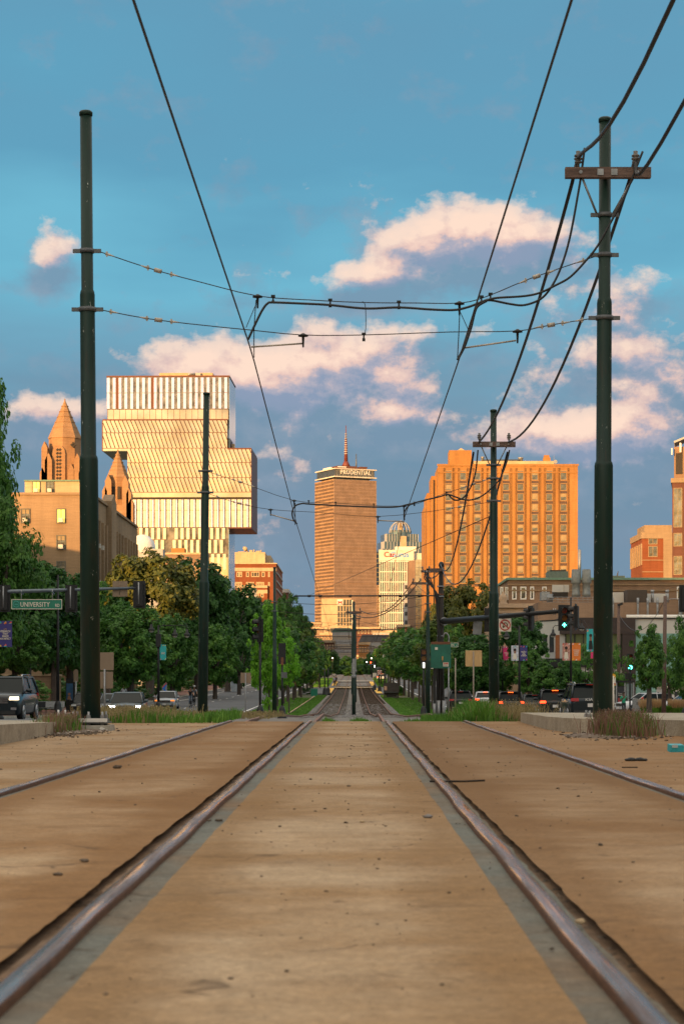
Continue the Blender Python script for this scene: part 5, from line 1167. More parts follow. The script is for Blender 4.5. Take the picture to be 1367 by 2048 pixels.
tree(578, 152, 1278, 1372, 52, 'bright', 'low bright green shoots of a young tree right of the third left pole', None, trad=.05)
GR = 'street trees on the right pavement'
for px, Y, tp, bt, w_, cr, lab in ((935, 240, 1154, 1345, 130, 'oliv', 'wide olive gold tree in front of the orange slab block'), (880, 255, 1195, 1340, 70, 'oliv', 'golden sided tree behind the tarred pole'), (958, 200, 1268, 1392, 110, 'big_a', 'dark green tree behind the blank orange sign'), (905, 230, 1250, 1385, 80, 'big_c', 'green tree behind the green cabinet'),
        (1045, 190, 1232, 1330, 95, 'big_b', 'dark round tree below the round sign on the mast arm'), (1058, 165, 1278, 1395, 82, 'mid2', 'yellow green young tree beside the purple banner'), (1092, 150, 1318, 1398, 78, 'mid2', 'low pale green tree above the dark hatchback'), (1138, 180, 1315, 1392, 60, 'big_b', 'bluish dark tree behind the orange banner'),
        (1170, 170, 1296, 1392, 60, 'sm_b', 'yellow green tree immediately left of the nearest right pole'), (1232, 175, 1296, 1392, 45, 'sm_b', 'small yellow green tree immediately right of the nearest right pole'), (1297, 138, 1248, 1388, 84, 'mid2', 'round topped young tree by the white wagon, right of the green light'), (1338, 150, 1282, 1390, 55, 'sm_b', 'young tree in front of the white roofed kiosk at the right edge'),
        (1385, 125, 1225, 1400, 100, 'near', 'leafy tree cut by the right edge'), (1003, 215, 1300, 1385, 60, 'big_c', 'green tree below the pink banner'), (830, 330, 1262, 1370, 60, 'sm_c', 'dark tree behind the right lawn row'), (1222, 262, 1160, 1200, 62, 'big_c', 'roof garden tree beside the nearest right pole')):
    tree(px, Y, tp, bt, w_, cr, lab, GR if px < 1200 else None)
GF = 'dark trees closing the avenue'
for px, Y, tp, bt, w_ in ((640, 560, 1296, 1352, 40), (662, 620, 1300, 1350, 34), (618, 500, 1290, 1358, 40), (690, 700, 1312, 1350, 30), (720, 720, 1316, 1350, 34), (745, 640, 1305, 1352, 36), (768, 560, 1290, 1352, 44), (795, 520, 1262, 1350, 50), (815, 480, 1255, 1355, 48), (675, 760, 1322, 1348, 36), (705, 780, 1325, 1348, 40), (655, 800, 1302, 1346, 50), (735, 800, 1318, 1348, 40), (700, 560, 1334, 1353, 30), (714, 600, 1332, 1352, 30), (685, 640, 1330, 1351, 34), (727, 660, 1328, 1351, 36), (648, 480, 1318, 1356, 30), (760, 480, 1318, 1356, 30)):
    tree(px, Y, tp, bt, w_, 'big_a', 'dark tree at the far end of the avenue, beyond the platforms', GF)

# grass and weeds -----------------------------------------------------------
def grass_mat(name, c1, c2, c3):
    return leaf_mat(name, c1, c2, c3, scale=3, tr=.3)
gr_green = grass_mat('grass_green', (.05, .14, .015), (.1, .24, .03), (.16, .33, .05)); gr_dry = grass_mat('grass_dry', (.22, .17, .08), (.32, .25, .12), (.15, .16, .05)); gr_red = grass_mat('grass_reddish', (.19, .09, .07), (.27, .16, .11), (.12, .13, .05)); gr_tan = grass_mat('grass_plume', (.42, .26, .13), (.5, .34, .18), (.3, .22, .1))
def grass(name, m, area, n, h, seed, wd=.006, lean=.35, hf=None, zf=None, seeds=None):
    r = random.Random(seed); b = MB()
    for i in range(n):
        x, y = area(r)
        z = (zf or gz)(x, y); hh = h * r.uniform(.45, 1.1) * (hf(x, y) if hf else 1)
        a = r.uniform(0, 6.28); ln = lean * hh * r.uniform(.2, 1); dx, dy = math.cos(a) * ln, math.sin(a) * ln
        w_ = wd * r.uniform(.7, 1.5); k = len(b.v)
        b.v += [(x - w_, y, z), (x + w_, y, z), (x - w_ * .8 + dx * .4, y + dy * .4, z + hh * .6), (x + w_ * .8 + dx * .4, y + dy * .4, z + hh * .6), (x + dx, y + dy, z + hh)]
        b.f += [(k, k + 1, k + 3, k + 2), (k + 2, k + 3, k + 4)]; b.mi += [0, 0]; b.sm += [False] * 2
        if seeds and r.random() < seeds:
            for q in range(5):
                c = Vector((x + dx * (.75 + q * .06), y + dy * (.75 + q * .06), z + hh * (.72 + q * .07))); leaf_quad(b, c, Vector((r.gauss(0, 1), -1, r.gauss(0, 1))), wd * 2.2, r)
    return b.build(name, m, kind='stuff')
U_ = lambda r, x0, x1, y0, y1: (r.uniform(x0, x1), r.uniform(y0, y1))
slabz = lambda x, y: .0 if y < 38.2 else max(gz(x, y), -.16)
grass('grass', gr_green, lambda r: U_(r, -4.7, -.9, 38.2, 40.5), 8000, .12, 1, hf=lambda x, y: 1.2 if x < -2.6 else .6, zf=slabz)
grass('grass', gr_green, lambda r: U_(r, -.55, .45, 38.2, 41), 2600, .2, 21, hf=lambda x, y: .5 + .5 * math.sin(x * 5 + 1) ** 2, zf=slabz)
grass('grass', gr_green, lambda r: U_(r, .8, 2.0, 38.2, 41), 2600, .18, 22, hf=lambda x, y: .7 + .3 * math.sin(x * 7), zf=slabz)
grass('grass', gr_green, lambda r: U_(r, 1.4, 3.3, 39.2, 44), 5200, .24, 23, zf=slabz)
grass('grass', gr_green, lambda r: (min(-2.3, max(-4.75, r.gauss(-3.8, .75))) + r.uniform(-.1, .1), r.uniform(36.5, 42)), 7500, .2, 2, hf=lambda x, y: .65 + .5 * math.sin(x * 2.1) ** 2, zf=lambda x, y: 0, lean=.5)
grass('grass', gr_dry, lambda r: (max(-4.8, r.gauss(-4.1, .5)), r.uniform(36.5, 41)), 1800, .27, 3, zf=lambda x, y: 0, lean=.5, seeds=.5)
grass('grass', gr_dry, lambda r: U_(r, -5.5, -2.0, 50, 64), 2500, .16, 4, seeds=.4, zf=lambda x, y: gz(x, y) + .1)
grass('weeds', gr_green, lambda r: (r.gauss(2.45, .35), r.uniform(38.3, 43)), 6500, .5, 5, wd=.009, lean=.6, hf=lambda x, y: max(.35, 1.1 - abs(x - 2.35) * 1.2), zf=slabz)
grass('weeds', gr_dry, lambda r: (r.gauss(2.9, .35), r.uniform(38.3, 41)), 900, .5, 6, lean=.5, zf=slabz, seeds=.4)
grass('weeds', gr_red, lambda r: (r.gauss(3.48, .15), r.gauss(27.6, .5)), 1900, .31, 7, wd=.0045, lean=.55, zf=lambda x, y: .02, seeds=.5)
grass('weeds', gr_green, lambda r: (r.gauss(3.52, .14), r.gauss(27.5, .35)), 1100, .3, 8, wd=.0045, zf=lambda x, y: .02)
grass('weeds', gr_red, lambda r: (r.gauss(-4.08, .1), r.gauss(29.6, .7)), 700, .26, 9, wd=.0045, lean=.6, zf=lambda x, y: .02, seeds=.4)
grass('weeds', gr_green, lambda r: (r.gauss(-4.1, .12), r.gauss(29.8, .7)), 600, .24, 10, wd=.0045, zf=lambda x, y: .02)
for s in (-1, 1):
    a, b_ = (4.45, 7.45) if s > 0 else (-7.9, -4.65)
    grass('grass', gr_green, lambda r: U_(r, a, b_, 130, 240), 5500, .1, 30 + s, wd=.025, zf=lambda x, y: gz(x, y) + .05)
    grass('grass', gr_green, lambda r: (s * r.uniform(3.3, 4.4), r.uniform(120, 260)), 4500, .2, 40 + s, wd=.035)
    grass('grass', gr_green, lambda r: (s * r.uniform(4.0, 6.5), r.uniform(330, 430)), 2500, .7, 45 + s, wd=.06)
def shrub(name, label, x, y, m, n, h, rad, seed, cat='plant', group=None, tip=None, wd=.02):
    r = random.Random(seed); z0 = gz(x, y) + .1; b = MB()
    for i in range(n):
        a = r.uniform(0, 6.28); q = rad * r.random() ** .5; a2 = r.uniform(0, 6.28)
        bx_, by_ = math.cos(a) * q * .6, math.sin(a) * q * .6; hh = h * r.uniform(.7, 1.05); tx, ty = math.cos(a) * q * 1.4, math.sin(a) * q * 1.4; k = len(b.v)
        b.v += [(bx_ - wd, by_, 0), (bx_ + wd, by_, 0), ((bx_ + tx) / 2 + wd, (by_ + ty) / 2, hh * .6), ((bx_ + tx) / 2 - wd, (by_ + ty) / 2, hh * .6), (tx, ty, hh)]
        b.f += [(k, k + 1, k + 2, k + 3), (k + 3, k + 2, k + 4)]; b.mi += [0, 1 if tip else 0]; b.sm += [False] * 2
    me = b.mesh(name, [m, tip] if tip else m); o = bpy.data.objects.new(name, me); COL.objects.link(o); o.location = (x, y, z0)
    return tag(o, label, cat, group)
for px, lab in ((1293, 'tan plumed grass clump beside the grey utility box'), (1310, 'tan plumed grass clump under the round topped young tree'), (1352, 'tan plumed grass clump at the right edge'), (1326, 'shorter green tufted grass clump between the plumed ones')):
    shrub('ornamental_grass', lab, X(px, 148), 148, gr_green, 900, 1.15 if px != 1326 else .7, .5, px, group='ornamental grasses by the right pavement', tip=gr_tan if px != 1326 else None)
def bush(px, Y, top, bot, w_, cr, lab):
    x = X(px, Y); c = bpy.data.objects.new('bush', CR[cr]); COL.objects.link(c); c.location = (x, Y, Z(bot, Y)); r_ = w_ / 2 / F * Y; c.scale = (r_, r_, (Z(top, Y) - Z(bot, Y)) / 2); tag(c, lab, 'bush')
bush(800, 260, 1372, 1396, 26, 'mid2', 'small bright bush right of the wooden bin on the right lawn'); bush(615, 260, 1374, 1390, 30, 'sm_c', 'dark bush at the foot of the left lawn trees')
bush(338, 200, 1352, 1392, 34, 'mid2', 'bright green bush behind the blue and red banner sign'); bush(20, 140, 1345, 1400, 70, 'sm_c', 'dark bush behind the dark car at the left edge'); bush(472, 300, 1345, 1362, 20, 'mid2', 'round bush beside the grey cabinet by the left bike lane')
bush(285, 175, 1376, 1400, 50, 'sm_c', 'dark bush behind the grey sedan')

# ------------------------------------------------------------------ vehicles
m_tyre = M('tyre', (.012, .012, .012), .85, var=.1); m_rim = M('alloy_rim', (.5, .52, .55), .3, .9, var=.1); m_glass = M('car_glass', (.01, .016, .018), .12, var=.1, spec=.12)
m_tail = M('tail_lamp', (.35, .01, .008), .25, var=.1); m_tail_on = M('tail_lamp_lit', (1., .05, .01), .4, emit=2.5, var=0); m_brake_o = M('brake_lamp_lit', (1., .1, .01), .4, emit=2.5, var=0)
m_head = M('head_lamp', (.75, .76, .75), .15, .3, var=.05); m_head_on = M('head_lamp_lit', (1., .8, .5), .3, emit=3, var=0); m_head_w = M('head_lamp_bright', (1., .95, .9), .3, emit=22, var=0); m_plate = M('licence_plate', (.65, .62, .6), .5, var=.05); m_chrome = M('chrome', (.65, .66, .68), .12, 1., var=.05); m_plast = M('black_trim', (.015, .016, .018), .6, var=.1)
m_amber = M('amber_lamp', (.8, .2, .02), .4, emit=.6, var=0)
def paint(name, col): return M(name, col, .28, .1, var=.06, scale=.6, coat=.25, spec=.3)
def loft(b, secs, mi=0, smooth=True, close=True):
    n0 = len(b.v); k = len(secs[0])
    for s in secs: b.v += [tuple(p) for p in s]
    for i in range(len(secs) - 1):
        for j in range(k - 1 if not close else k):
            j2 = (j + 1) % k; q = n0 + i * k
            b.f.append((q + j, q + j2, q + k + j2, q + k + j)); b.mi.append(mi); b.sm.append(smooth)
    b.f.append(tuple(n0 + j for j in reversed(range(k)))); b.mi.append(mi); b.sm.append(False)
    q = n0 + (len(secs) - 1) * k; b.f.append(tuple(q + j for j in range(k))); b.mi.append(mi); b.sm.append(False)
def car(name, label, x, y, rz, pm, L_=4.6, W_=1.86, H_=1.68, kind='suv', rear_on=False, head=None, cat='car', group=None, plate=True, word=None, chrome=False, rails=True):
    """car centred at origin, nose towards -y; rz turns it"""
    t = thing(name, label, cat, (x, y, gz(x, y) + .01), rz, group)
    w = W_ / 2; gc = .2 if kind == 'suv' else .16; hood = H_ * (.62 if kind == 'suv' else .6); belt = H_ * (.62 if kind == 'suv' else .63); tail = belt * (1.0 if kind != 'sedan' else 1.02)
    f, r_ = -L_ / 2, L_ / 2
    def sec(yy, zb, zt, hw, tuck=.1):
        zm = zb + (zt - zb) * .55
        return [Vector(p) for p in ((-hw + tuck, yy, zb), (hw - tuck, yy, zb), (hw - .02, yy, zb + .1), (hw, yy, zm), (hw - .04, yy, zt - .08), (hw - .16, yy, zt), (0, yy, zt + .03), (-hw + .16, yy, zt), (-hw + .04, yy, zt - .08), (-hw, yy, zm), (-hw + .02, yy, zb + .1))]
    b = MB()
    loft(b, [sec(f, gc + .14, hood * .72, w * .84), sec(f + .08, gc, hood * .84, w * .93), sec(f + .35, gc - .02, hood * .93, w * .98), sec(f + 1.15, gc, hood, w), sec(-.2, gc, belt, w), sec(r_ - .9, gc, belt * 1.01, w), sec(r_ - .25, gc + .02, tail, w * .97), sec(r_ - .06, gc + .05, tail * .97, w * .92), sec(r_, gc + .16, tail * .86, w * .86)])
    body = b.build('body', pm, t)
    # greenhouse
    y0, y1 = f + 1.15, f + 1.95; y3 = (r_ - .08 if kind == 'suv' else (r_ - .15 if kind == 'hatch' else r_ - .75)); y2 = (r_ - .5 if kind == 'suv' else (r_ - .95 if kind == 'hatch' else r_ - 1.45)); zb = belt - .02; zt = H_; wb, wt = w * .93, w * .76
    g = MB(); q = [(-wb, y0, zb), (wb, y0, zb), (wt, y1, zt - .05), (-wt, y1, zt - .05)]; e = [(-wb, y3, zb), (wb, y3, zb), (wt, y2, zt - .05), (-wt, y2, zt - .05)]
    MB_ = lambda nm, pts, m: (lambda bb: (bb.face(pts), bb.build(nm, m, t)))(MB())
    MB_('windscreen', q, m_glass); MB_('rear_window', [e[1], e[0], e[3], e[2]], m_glass)
    for s in (-1, 1):
        MB_('side_window', [(s * wb, y0, zb), (s * wb, y3, zb), (s * wt, y2, zt - .05), (s * wt, y1, zt - .05)][::s], m_glass)
    rf = MB(); loft(rf, [[Vector((-wt - .02, y1 - .06, zt - .07)), Vector((wt + .02, y1 - .06, zt - .07)), Vector((wt - .1, y1, zt - .02)), Vector((-wt + .1, y1, zt - .02))], [Vector((-wt - .03, (y1 + y2) / 2, zt - .05)), Vector((wt + .03, (y1 + y2) / 2, zt - .05)), Vector((wt - .12, (y1 + y2) / 2, zt)), Vector((-wt + .12, (y1 + y2) / 2, zt))], [Vector((-wt - .02, y2 + .12, zt - .08)), Vector((wt + .02, y2 + .12, zt - .08)), Vector((wt - .1, y2, zt - .02)), Vector((-wt + .1, y2, zt - .02))]])
    for s in (-1, 1):
        rf.tube([(s * wb, y0, zb), (s * wt, y1, zt - .05)], .035, 5); rf.tube([(s * wb, y3, zb), (s * wt, y2, zt - .05)], .06 if kind == 'suv' else .04, 5); ym = (y0 + y3) / 2; rf.tube([(s * (wb + .01), ym, zb), (s * (wt + .01), ym, zt - .05)], .03, 5)
        rf.tube([(s * wt, y1, zt - .05), (s * wt, y2, zt - .05)], .04, 5)
    rf.build('roof', pm, t)
    for s in (-1, 1):
        if rails: b = MB(); b.tube([(s * (wt - .06), y1 + .1, zt - .02), (s * (wt - .06), y1 + .2, zt + .05), (s * (wt - .06), y2 - .2, zt + .05), (s * (wt - .06), y2, zt - .02)], .02, 6); b.build('roof_rail', m_chrome if chrome else m_plast, t)
        b = MB(); b.ball((s * (w + .1), y0 + .35, zb + .1), .13, .07, .08, 10, 6); b.tube([(s * (w - .1), y0 + .3, zb + .03), (s * (w + .05), y0 + .33, zb + .08)], .025, 5); b.build('mirror', pm, t)
        for yy in (f + .85, r_ - .85):
            rd = .35 if kind == 'suv' else .32; b = MB(); b.tube([(s * (w - .24), yy, rd), (s * (w - .22), yy, rd), (s * (w - .03), yy, rd), (s * (w + .005), yy, rd)], [rd - .03, rd, rd, rd - .05], 20); wh = b.build('wheel', m_tyre, t)
            b = MB(); b.disc((s * (w + .005), yy, rd), rd * .62, .03, 'x', 18)
            rim = b.build('rim', m_plast, wh); b = MB()
            for k in range(5): a = k * 2 * math.pi / 5; b.obox((s * (w + .022), yy + math.cos(a) * rd * .32, rd + math.sin(a) * rd * .32), .012, .04, rd * .32, Matrix.Rotation(math.pi / 2 - a, 3, 'X') if 0 else Matrix.Rotation(a - math.pi / 2, 3, 'X'))
            b.tube([(s * (w + .01), yy + rd * .62 * math.cos(k * math.pi / 8), rd + rd * .62 * math.sin(k * math.pi / 8)) for k in range(17)], .022, 5); b.build('spokes', m_rim, wh)
            b = MB(); b.disc((s * (w - .04), yy, rd + .02), rd + .07, .1, 'x', 20); b.build('wheel_arch', m_plast, t)
        # lamps
        hl = MB(); hl.box(s * w * .55 if s > 0 else s * w * .92, s * w * .92 if s > 0 else s * w * .55, f + .0, f + .3, hood * .74, hood * .85, ch=.02); hl.build('headlight', head or m_head, t)
        tl = MB(); za = belt * .86 if kind != 'sedan' else belt * .8
        tl.box(s * w * .58 if s > 0 else s * w * .97, s * w * .97 if s > 0 else s * w * .58, r_ - .2, r_ + .015, za, za + .14, ch=.02); tl.build('tail_light', m_tail_on if rear_on else m_tail, t)
        fg = MB(); fg.box(min(s * w * .62, s * w * .85), max(s * w * .62, s * w * .85), f - .01, f + .2, gc + .2, gc + .3); fg.build('fog_lamp', m_chrome, t)
    b = MB(); b.box(-w * .52, w * .52, f - .015, f + .3, hood * .6, hood * .82); gl = b.build('grille', m_plast, t)
    b = MB(); [b.box(-w * .5, w * .5, f - .045, f - .01, hood * (.62 + .07 * k), hood * (.645 + .07 * k)) for k in range(3)]; b.build('grille_bars', m_chrome, gl)
    b = MB(); b.box(-w * .8, w * .8, f + .0, f + .2, gc + .02, gc + .17); b.build('front_bumper', m_plast, t)
    b = MB(); b.box(-w * .84, w * .84, r_ - .2, r_ + .035, gc + .06, gc + .3, ch=.02); rb = b.build('rear_bumper', m_plast, t)
    b = MB(); b.box(-w * .7, w * .7, r_ + .03, r_ + .05, gc + .1, gc + .16); b.build('bumper_trim', m_chrome, rb)
    if plate:
        for yy in (r_ + .03,): b = MB(); b.box(-.16, .16, yy, yy + .02, belt * .62, belt * .62 + .16); b.build('number_plate', m_plate, t)
        b = MB(); b.box(-.16, .16, f - .07, f - .05, gc + .18, gc + .34); b.build('number_plate', m_plate, t)
    b = MB(); b.box(-.18, .18, y2 + .12, y2 + .18, zt - .07, zt - .04); b.build('brake_light', m_brake_o if rear_on else m_tail, t)
    if kind != 'sedan': b = MB(); b.box(-wt * .9, wt * .9, y2, y2 + .17, zt - .03, zt - .005); b.build('spoiler', pm, t)
    if word: text('letters', word, .17, m_white, t, (.27, r_ + .03, belt * .88), (R(90), 0, R(180)), .004, 1.3)
    return t
pt_black = paint('paint_black', (.008, .012, .016)); pt_navy = paint('paint_navy', (.007, .015, .022)); pt_grey = paint('paint_grey', (.1, .115, .13)); pt_silver = paint('paint_silver', (.34, .38, .42)); pt_white = paint('paint_white', (.55, .57, .6)); pt_dgrey = paint('paint_dark_grey', (.04, .045, .05)); pt_tealk = paint('paint_teal', (.06, .085, .1))
GLc = 'cars on the left carriageway'; GRc = 'cars queueing on the right carriageway'
x = X(-3, 84); car('suv', 'large dark blue sport utility with lit headlamp and chrome grille at the left edge', x, 86, R(-1), pt_navy, 4.75, 1.93, 1.74, head=m_head_on, chrome=True, group=GLc)
car('parked_car', 'black car half hidden by the nearest left pole', X(176, 142), 142, R(1), pt_black, 4.6, 1.85, 1.62, group=GLc, head=m_head)
car('sedan', 'blue grey sedan with bright headlamps behind the tall weeds', X(252, 112), 113, R(2), pt_tealk, 4.7, 1.84, 1.46, 'sedan', head=m_head_w, group=GLc, rails=False)
car('sedan', 'pale grey car roof showing behind the blue grey sedan', X(222, 128), 130, R(2), pt_grey, 4.6, 1.8, 1.5, 'hatch', group=GLc, rails=False)
car('hatchback', 'silver hatchback driving towards the viewer before the second left pole', X(334, 177), 177, R(0), pt_silver, 4.45, 1.76, 1.5, 'hatch', head=m_amber, group=GLc, rails=False)
car('suv', 'dark sport utility seen from behind, partly hidden by the nearest right pole', X(1168, 98), 98, R(181), pt_navy, 4.65, 1.9, 1.72, word='KIA', chrome=True, group=GRc)
car('suv', 'black sport utility with orange brake lamp, left of the dark navy one', X(1105, 126), 126, R(178), pt_black, 4.6, 1.86, 1.7, rear_on=True, group=GRc)
car('hatchback', 'grey hatchback with red upright lamps between two darker cars', X(1066, 150), 150, R(179), pt_dgrey, 4.4, 1.8, 1.55, 'hatch', group=GRc, rails=False)
car('suv', 'grey sport utility with lit brake lamps right of the second right pole', X(1016, 148), 148, R(180), pt_dgrey, 4.65, 1.86, 1.74, rear_on=True, group=GRc)
car('suv', 'black sport utility alone beside the thin posts, left of the second right pole', X(918, 166), 166, R(180), pt_black, 4.5, 1.84, 1.62, group=GRc)
car('sedan', 'white saloon partly behind the second right pole with red lamp', X(972, 175), 177, R(178), pt_white, 4.6, 1.8, 1.45, 'sedan', rear_on=True, group=GRc, rails=False)
car('sedan', 'silver saloon farther up the right carriageway', X(966, 300), 300, R(172), pt_silver, 4.6, 1.82, 1.48, 'sedan', group=GRc, rails=False)
car('suv', 'grey sport utility parked far up the right kerb, front one', X(936, 310), 310, R(5), pt_dgrey, 4.6, 1.86, 1.75, group=GRc)
car('suv', 'dark sport utility parked far up the right kerb, behind the front one', X(925, 325), 325, R(5), pt_black, 4.6, 1.86, 1.8, group=GRc)
car('suv', 'white van like car, last of the far right parked row', X(916, 350), 350, R(5), pt_white, 4.6, 1.86, 1.9, group=GRc)
car('estate_car', 'white estate car parked side on beyond the plumed grasses', X(1292, 160), 160, R(-72), pt_white, 4.6, 1.8, 1.55, 'hatch')
car('hatchback', 'white car with red lamp far off beside the right platform shelter', X(762, 420), 420, R(180), pt_white, 4.3, 1.8, 1.5, 'hatch', rear_on=True, rails=False)
car('pickup', 'low white bonnet of a vehicle at the far right edge', X(1385, 150), 152, R(-80), pt_white, 4.6, 1.8, 1.6, 'suv')

for k in range(16):
    Y = 158 + k * 17; x = -23.6 - (k % 3) * 1.1; zg = gz(x, Y)
    c = bpy.data.objects.new('hedge_bush', CR['sm_c' if k % 2 else 'sm_b']); COL.objects.link(c); c.location = (x, Y, zg - .2); c.scale = (1.9, 2.6, 1.25 + .2 * (k % 3)); c.rotation_euler.z = k
    tag(c, 'dark bush in the shaded planting behind the left pavement', 'bush', 'dark planting behind the left pavement')
# ------------------------------------------------------------------ signals, signs, lamps
m_sigblk = M('signal_black', (.012, .013, .015), .6, .1, var=.1); m_red_off = M('lens_red_off', (.14, .015, .01), .2, var=.1); m_amb_off = M('lens_amber_off', (.2, .07, .01), .2, var=.1); m_grn_off = M('lens_green_off', (.02, .05, .04), .2, var=.1)
m_go = M('lens_green_lit', (.1, 1., .75), .3, emit=4, var=0); m_redlit = M('lens_red_lit', (1., .04, .01), .3, emit=7, var=0); m_whlit = M('lens_white_lit', (1., .95, .9), .3, emit=2, var=0); m_warmlamp = M('lamp_lit', (1., .8, .45), .3, emit=2.5, var=0)
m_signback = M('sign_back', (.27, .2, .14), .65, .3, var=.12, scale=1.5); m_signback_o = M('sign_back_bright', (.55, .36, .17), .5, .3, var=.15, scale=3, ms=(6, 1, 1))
m_signgreen = M('sign_green', (.01, .19, .12), .5, var=.08); m_cabgreen = M('cabinet_green', (.008, .13, .09), .5, var=.2, scale=2); m_signwhite = M('sign_face', (.72, .66, .56), .5, var=.06); m_redpaint = M('red_paint', (.5, .03, .02), .5, var=.1)
m_arm_grey = M('mast_arm_grey', (.13, .16, .19), .45, .4, var=.15); m_ylw = M('yellow_face', (.75, .4, .03), .5, var=.1)
def signal_head(parent, x, y, z, face=180, lit=None, arrow=False, n=3, backplate=True):
    """head hung with its centre at x, y, z; face: compass turn of the lenses (0 = away from the viewer, 180 = towards)"""
    h = bpy.data.objects.new('signal_head', None); COL.objects.link(h); h.parent = parent; h.location = (x, y, z); h.rotation_euler.z = R(face)
    b = MB(); b.box(-.17, .17, -.12, .1, -.53 * n / 3, .53 * n / 3, ch=0); b.build('housing', m_sigblk, h)
    if backplate: b = MB(); b.box(-.29, .29, .0, .02, -.64 * n / 3, .64 * n / 3); b.build('backplate', m_sigblk, h)
    for k in range(n):
        zc = .355 * ((n - 1) / 2 - k); m = (m_red_off, m_amb_off, m_grn_off)[k] if n == 3 else m_grn_off
        on = lit is not None and lit[0] == k
        if on and not arrow: m = lit[1]
        b = MB(); b.disc((0, .11, zc), .14 if (not on or not arrow) else .14, .03, 'y', 16, 0); b.build('lens', m_sigblk if (on and arrow) else m, h)
        if on and arrow: b = MB(); b.box(-.02, .02, .13, .14, zc - .1, zc + .08); b.prism([(-.1, zc + .0), (0, zc + .11), (.1, zc + .0), (.1, zc - .04), (0, zc + .065), (-.1, zc - .04)], .13, .14); b.build('arrow', lit[1], h)
        b = MB()                                           # visor: half tube
        pts = [(.155 * math.cos(R(a)), .155 * math.sin(R(a))) for a in range(-25, 206, 21)]
        for (xa, za), (xb, zb_) in zip(pts, pts[1:]): b.face([(xa, .1, zc + za), (xb, .1, zc + zb_), (xb * .98, .36, zc + zb_ * .9 + .01), (xa * .98, .36, zc + za * .9 + .01)])
        b.build('visor', m_sigblk, h)
    return h
def flare_base(b, r=.17, h=.75, x=0, y=0): b.lathe((x, y, -.1), [(r * 1.25, 0), (r * 1.25, .15), (r, .22), (r * .8, h * .8), (r * .5, h), (.06, h + .06)], 12)
# left mast arm
gy = 100; base = Vector((-20.9, gy, gz(-20.9, gy)))
t = thing('signal_mast', 'grey mast arm with black signals over the left road, square plate near its tip', 'traffic signal', base); zA = Z(1180, gy) - base.z
part(t, 'pole', m_arm_grey, lambda b: (b.tube([(0, 0, 0), (0, 0, zA + .5)], [.16, .13], 14), flare_base(b, .25, .6)))
xt = X(285, gy) - base.x; part(t, 'arm', m_arm_grey, lambda b: (b.tube([(0, 0, zA - .25), (3.2, 0, zA - .12), (xt, 0, Z(1175.5, gy) - base.z)], [.12, .1, .055], 12), [b.tube([(X(q, gy) - base.x, 0, zA - .13), (X(q, gy) - base.x + .05, 0, zA - .1)], .12, 10) for q in (43, 105, 9, 143)]))
for px, py in ((9, 1197), (143, 1197), (279, 1189)):
    signal_head(t, X(px, gy) - base.x, -.02, Z(py, gy) - base.z, 0)
    part(t, 'hanger', m_galv, lambda b: b.tube([(X(px, gy) - base.x - .02, -.16, Z(py + 19, gy) - base.z), (X(px, gy) - base.x - .02, -.16, Z(py - 24, gy) - base.z)], .035, 8))
part(t, 'sign_plate', m_signback, lambda b: (b.box(X(225, gy) - base.x, X(255, gy) - base.x, .08, .1, Z(1193, gy) - base.z, Z(1162, gy) - base.z), b.tube([(X(239, gy) - base.x, .06, Z(1189, gy) - base.z), (X(239, gy) - base.x, .06, Z(1164, gy) - base.z)], .012, 5)))
# street name board
t = thing('street_name_sign', 'long green street name board hanging from the grey mast arm', 'street sign', P(74, 1217, gy - .1)); u = gy / F
part(t, 'board', m_signgreen, lambda b: b.box(-50 * u, 50 * u, 0, .03, -1 * u, 18 * u)); part(t, 'border', m_signwhite, lambda b: (b.box(-50.5 * u, 50.5 * u, -.012, -.002, 17.2 * u, 18.4 * u), b.box(-50.5 * u, 50.5 * u, -.012, -.002, -1.4 * u, -.2 * u), b.box(-50.6 * u, -49.4 * u, -.012, -.002, -.2 * u, 17.2 * u), b.box(49.4 * u, 50.6 * u, -.012, -.002, -.2 * u, 17.2 * u)))
text('letters', 'UNIVERSITY', 13.2 * u, m_signwhite, t, (-33 * u, -.02, 3.6 * u), ex=.004, sx=.8, off=.004, sp=1.05); text('letters', 'RD', 8.5 * u, m_signwhite, t, (36.5 * u, -.02, 3.4 * u), ex=.004, sx=.8, off=.003)
part(t, 'seal', M('seal_teal', (.1, .5, .45), .5), lambda b: (b.tube([(-41 * u + 6 * u * math.cos(R(a)), -.02, 8.5 * u + 6 * u * math.sin(R(a))) for a in range(0, 361, 20)], .4 * u, 4), b.box(-44.5 * u, -37.5 * u, -.02, -.01, 8 * u, 9 * u)))
part(t, 'hanger', m_galv, lambda b: [b.tube([(q * u, .02, 16 * u), (q * u, .02, 38 * u)], .025, 6) for q in (-31, 31)])

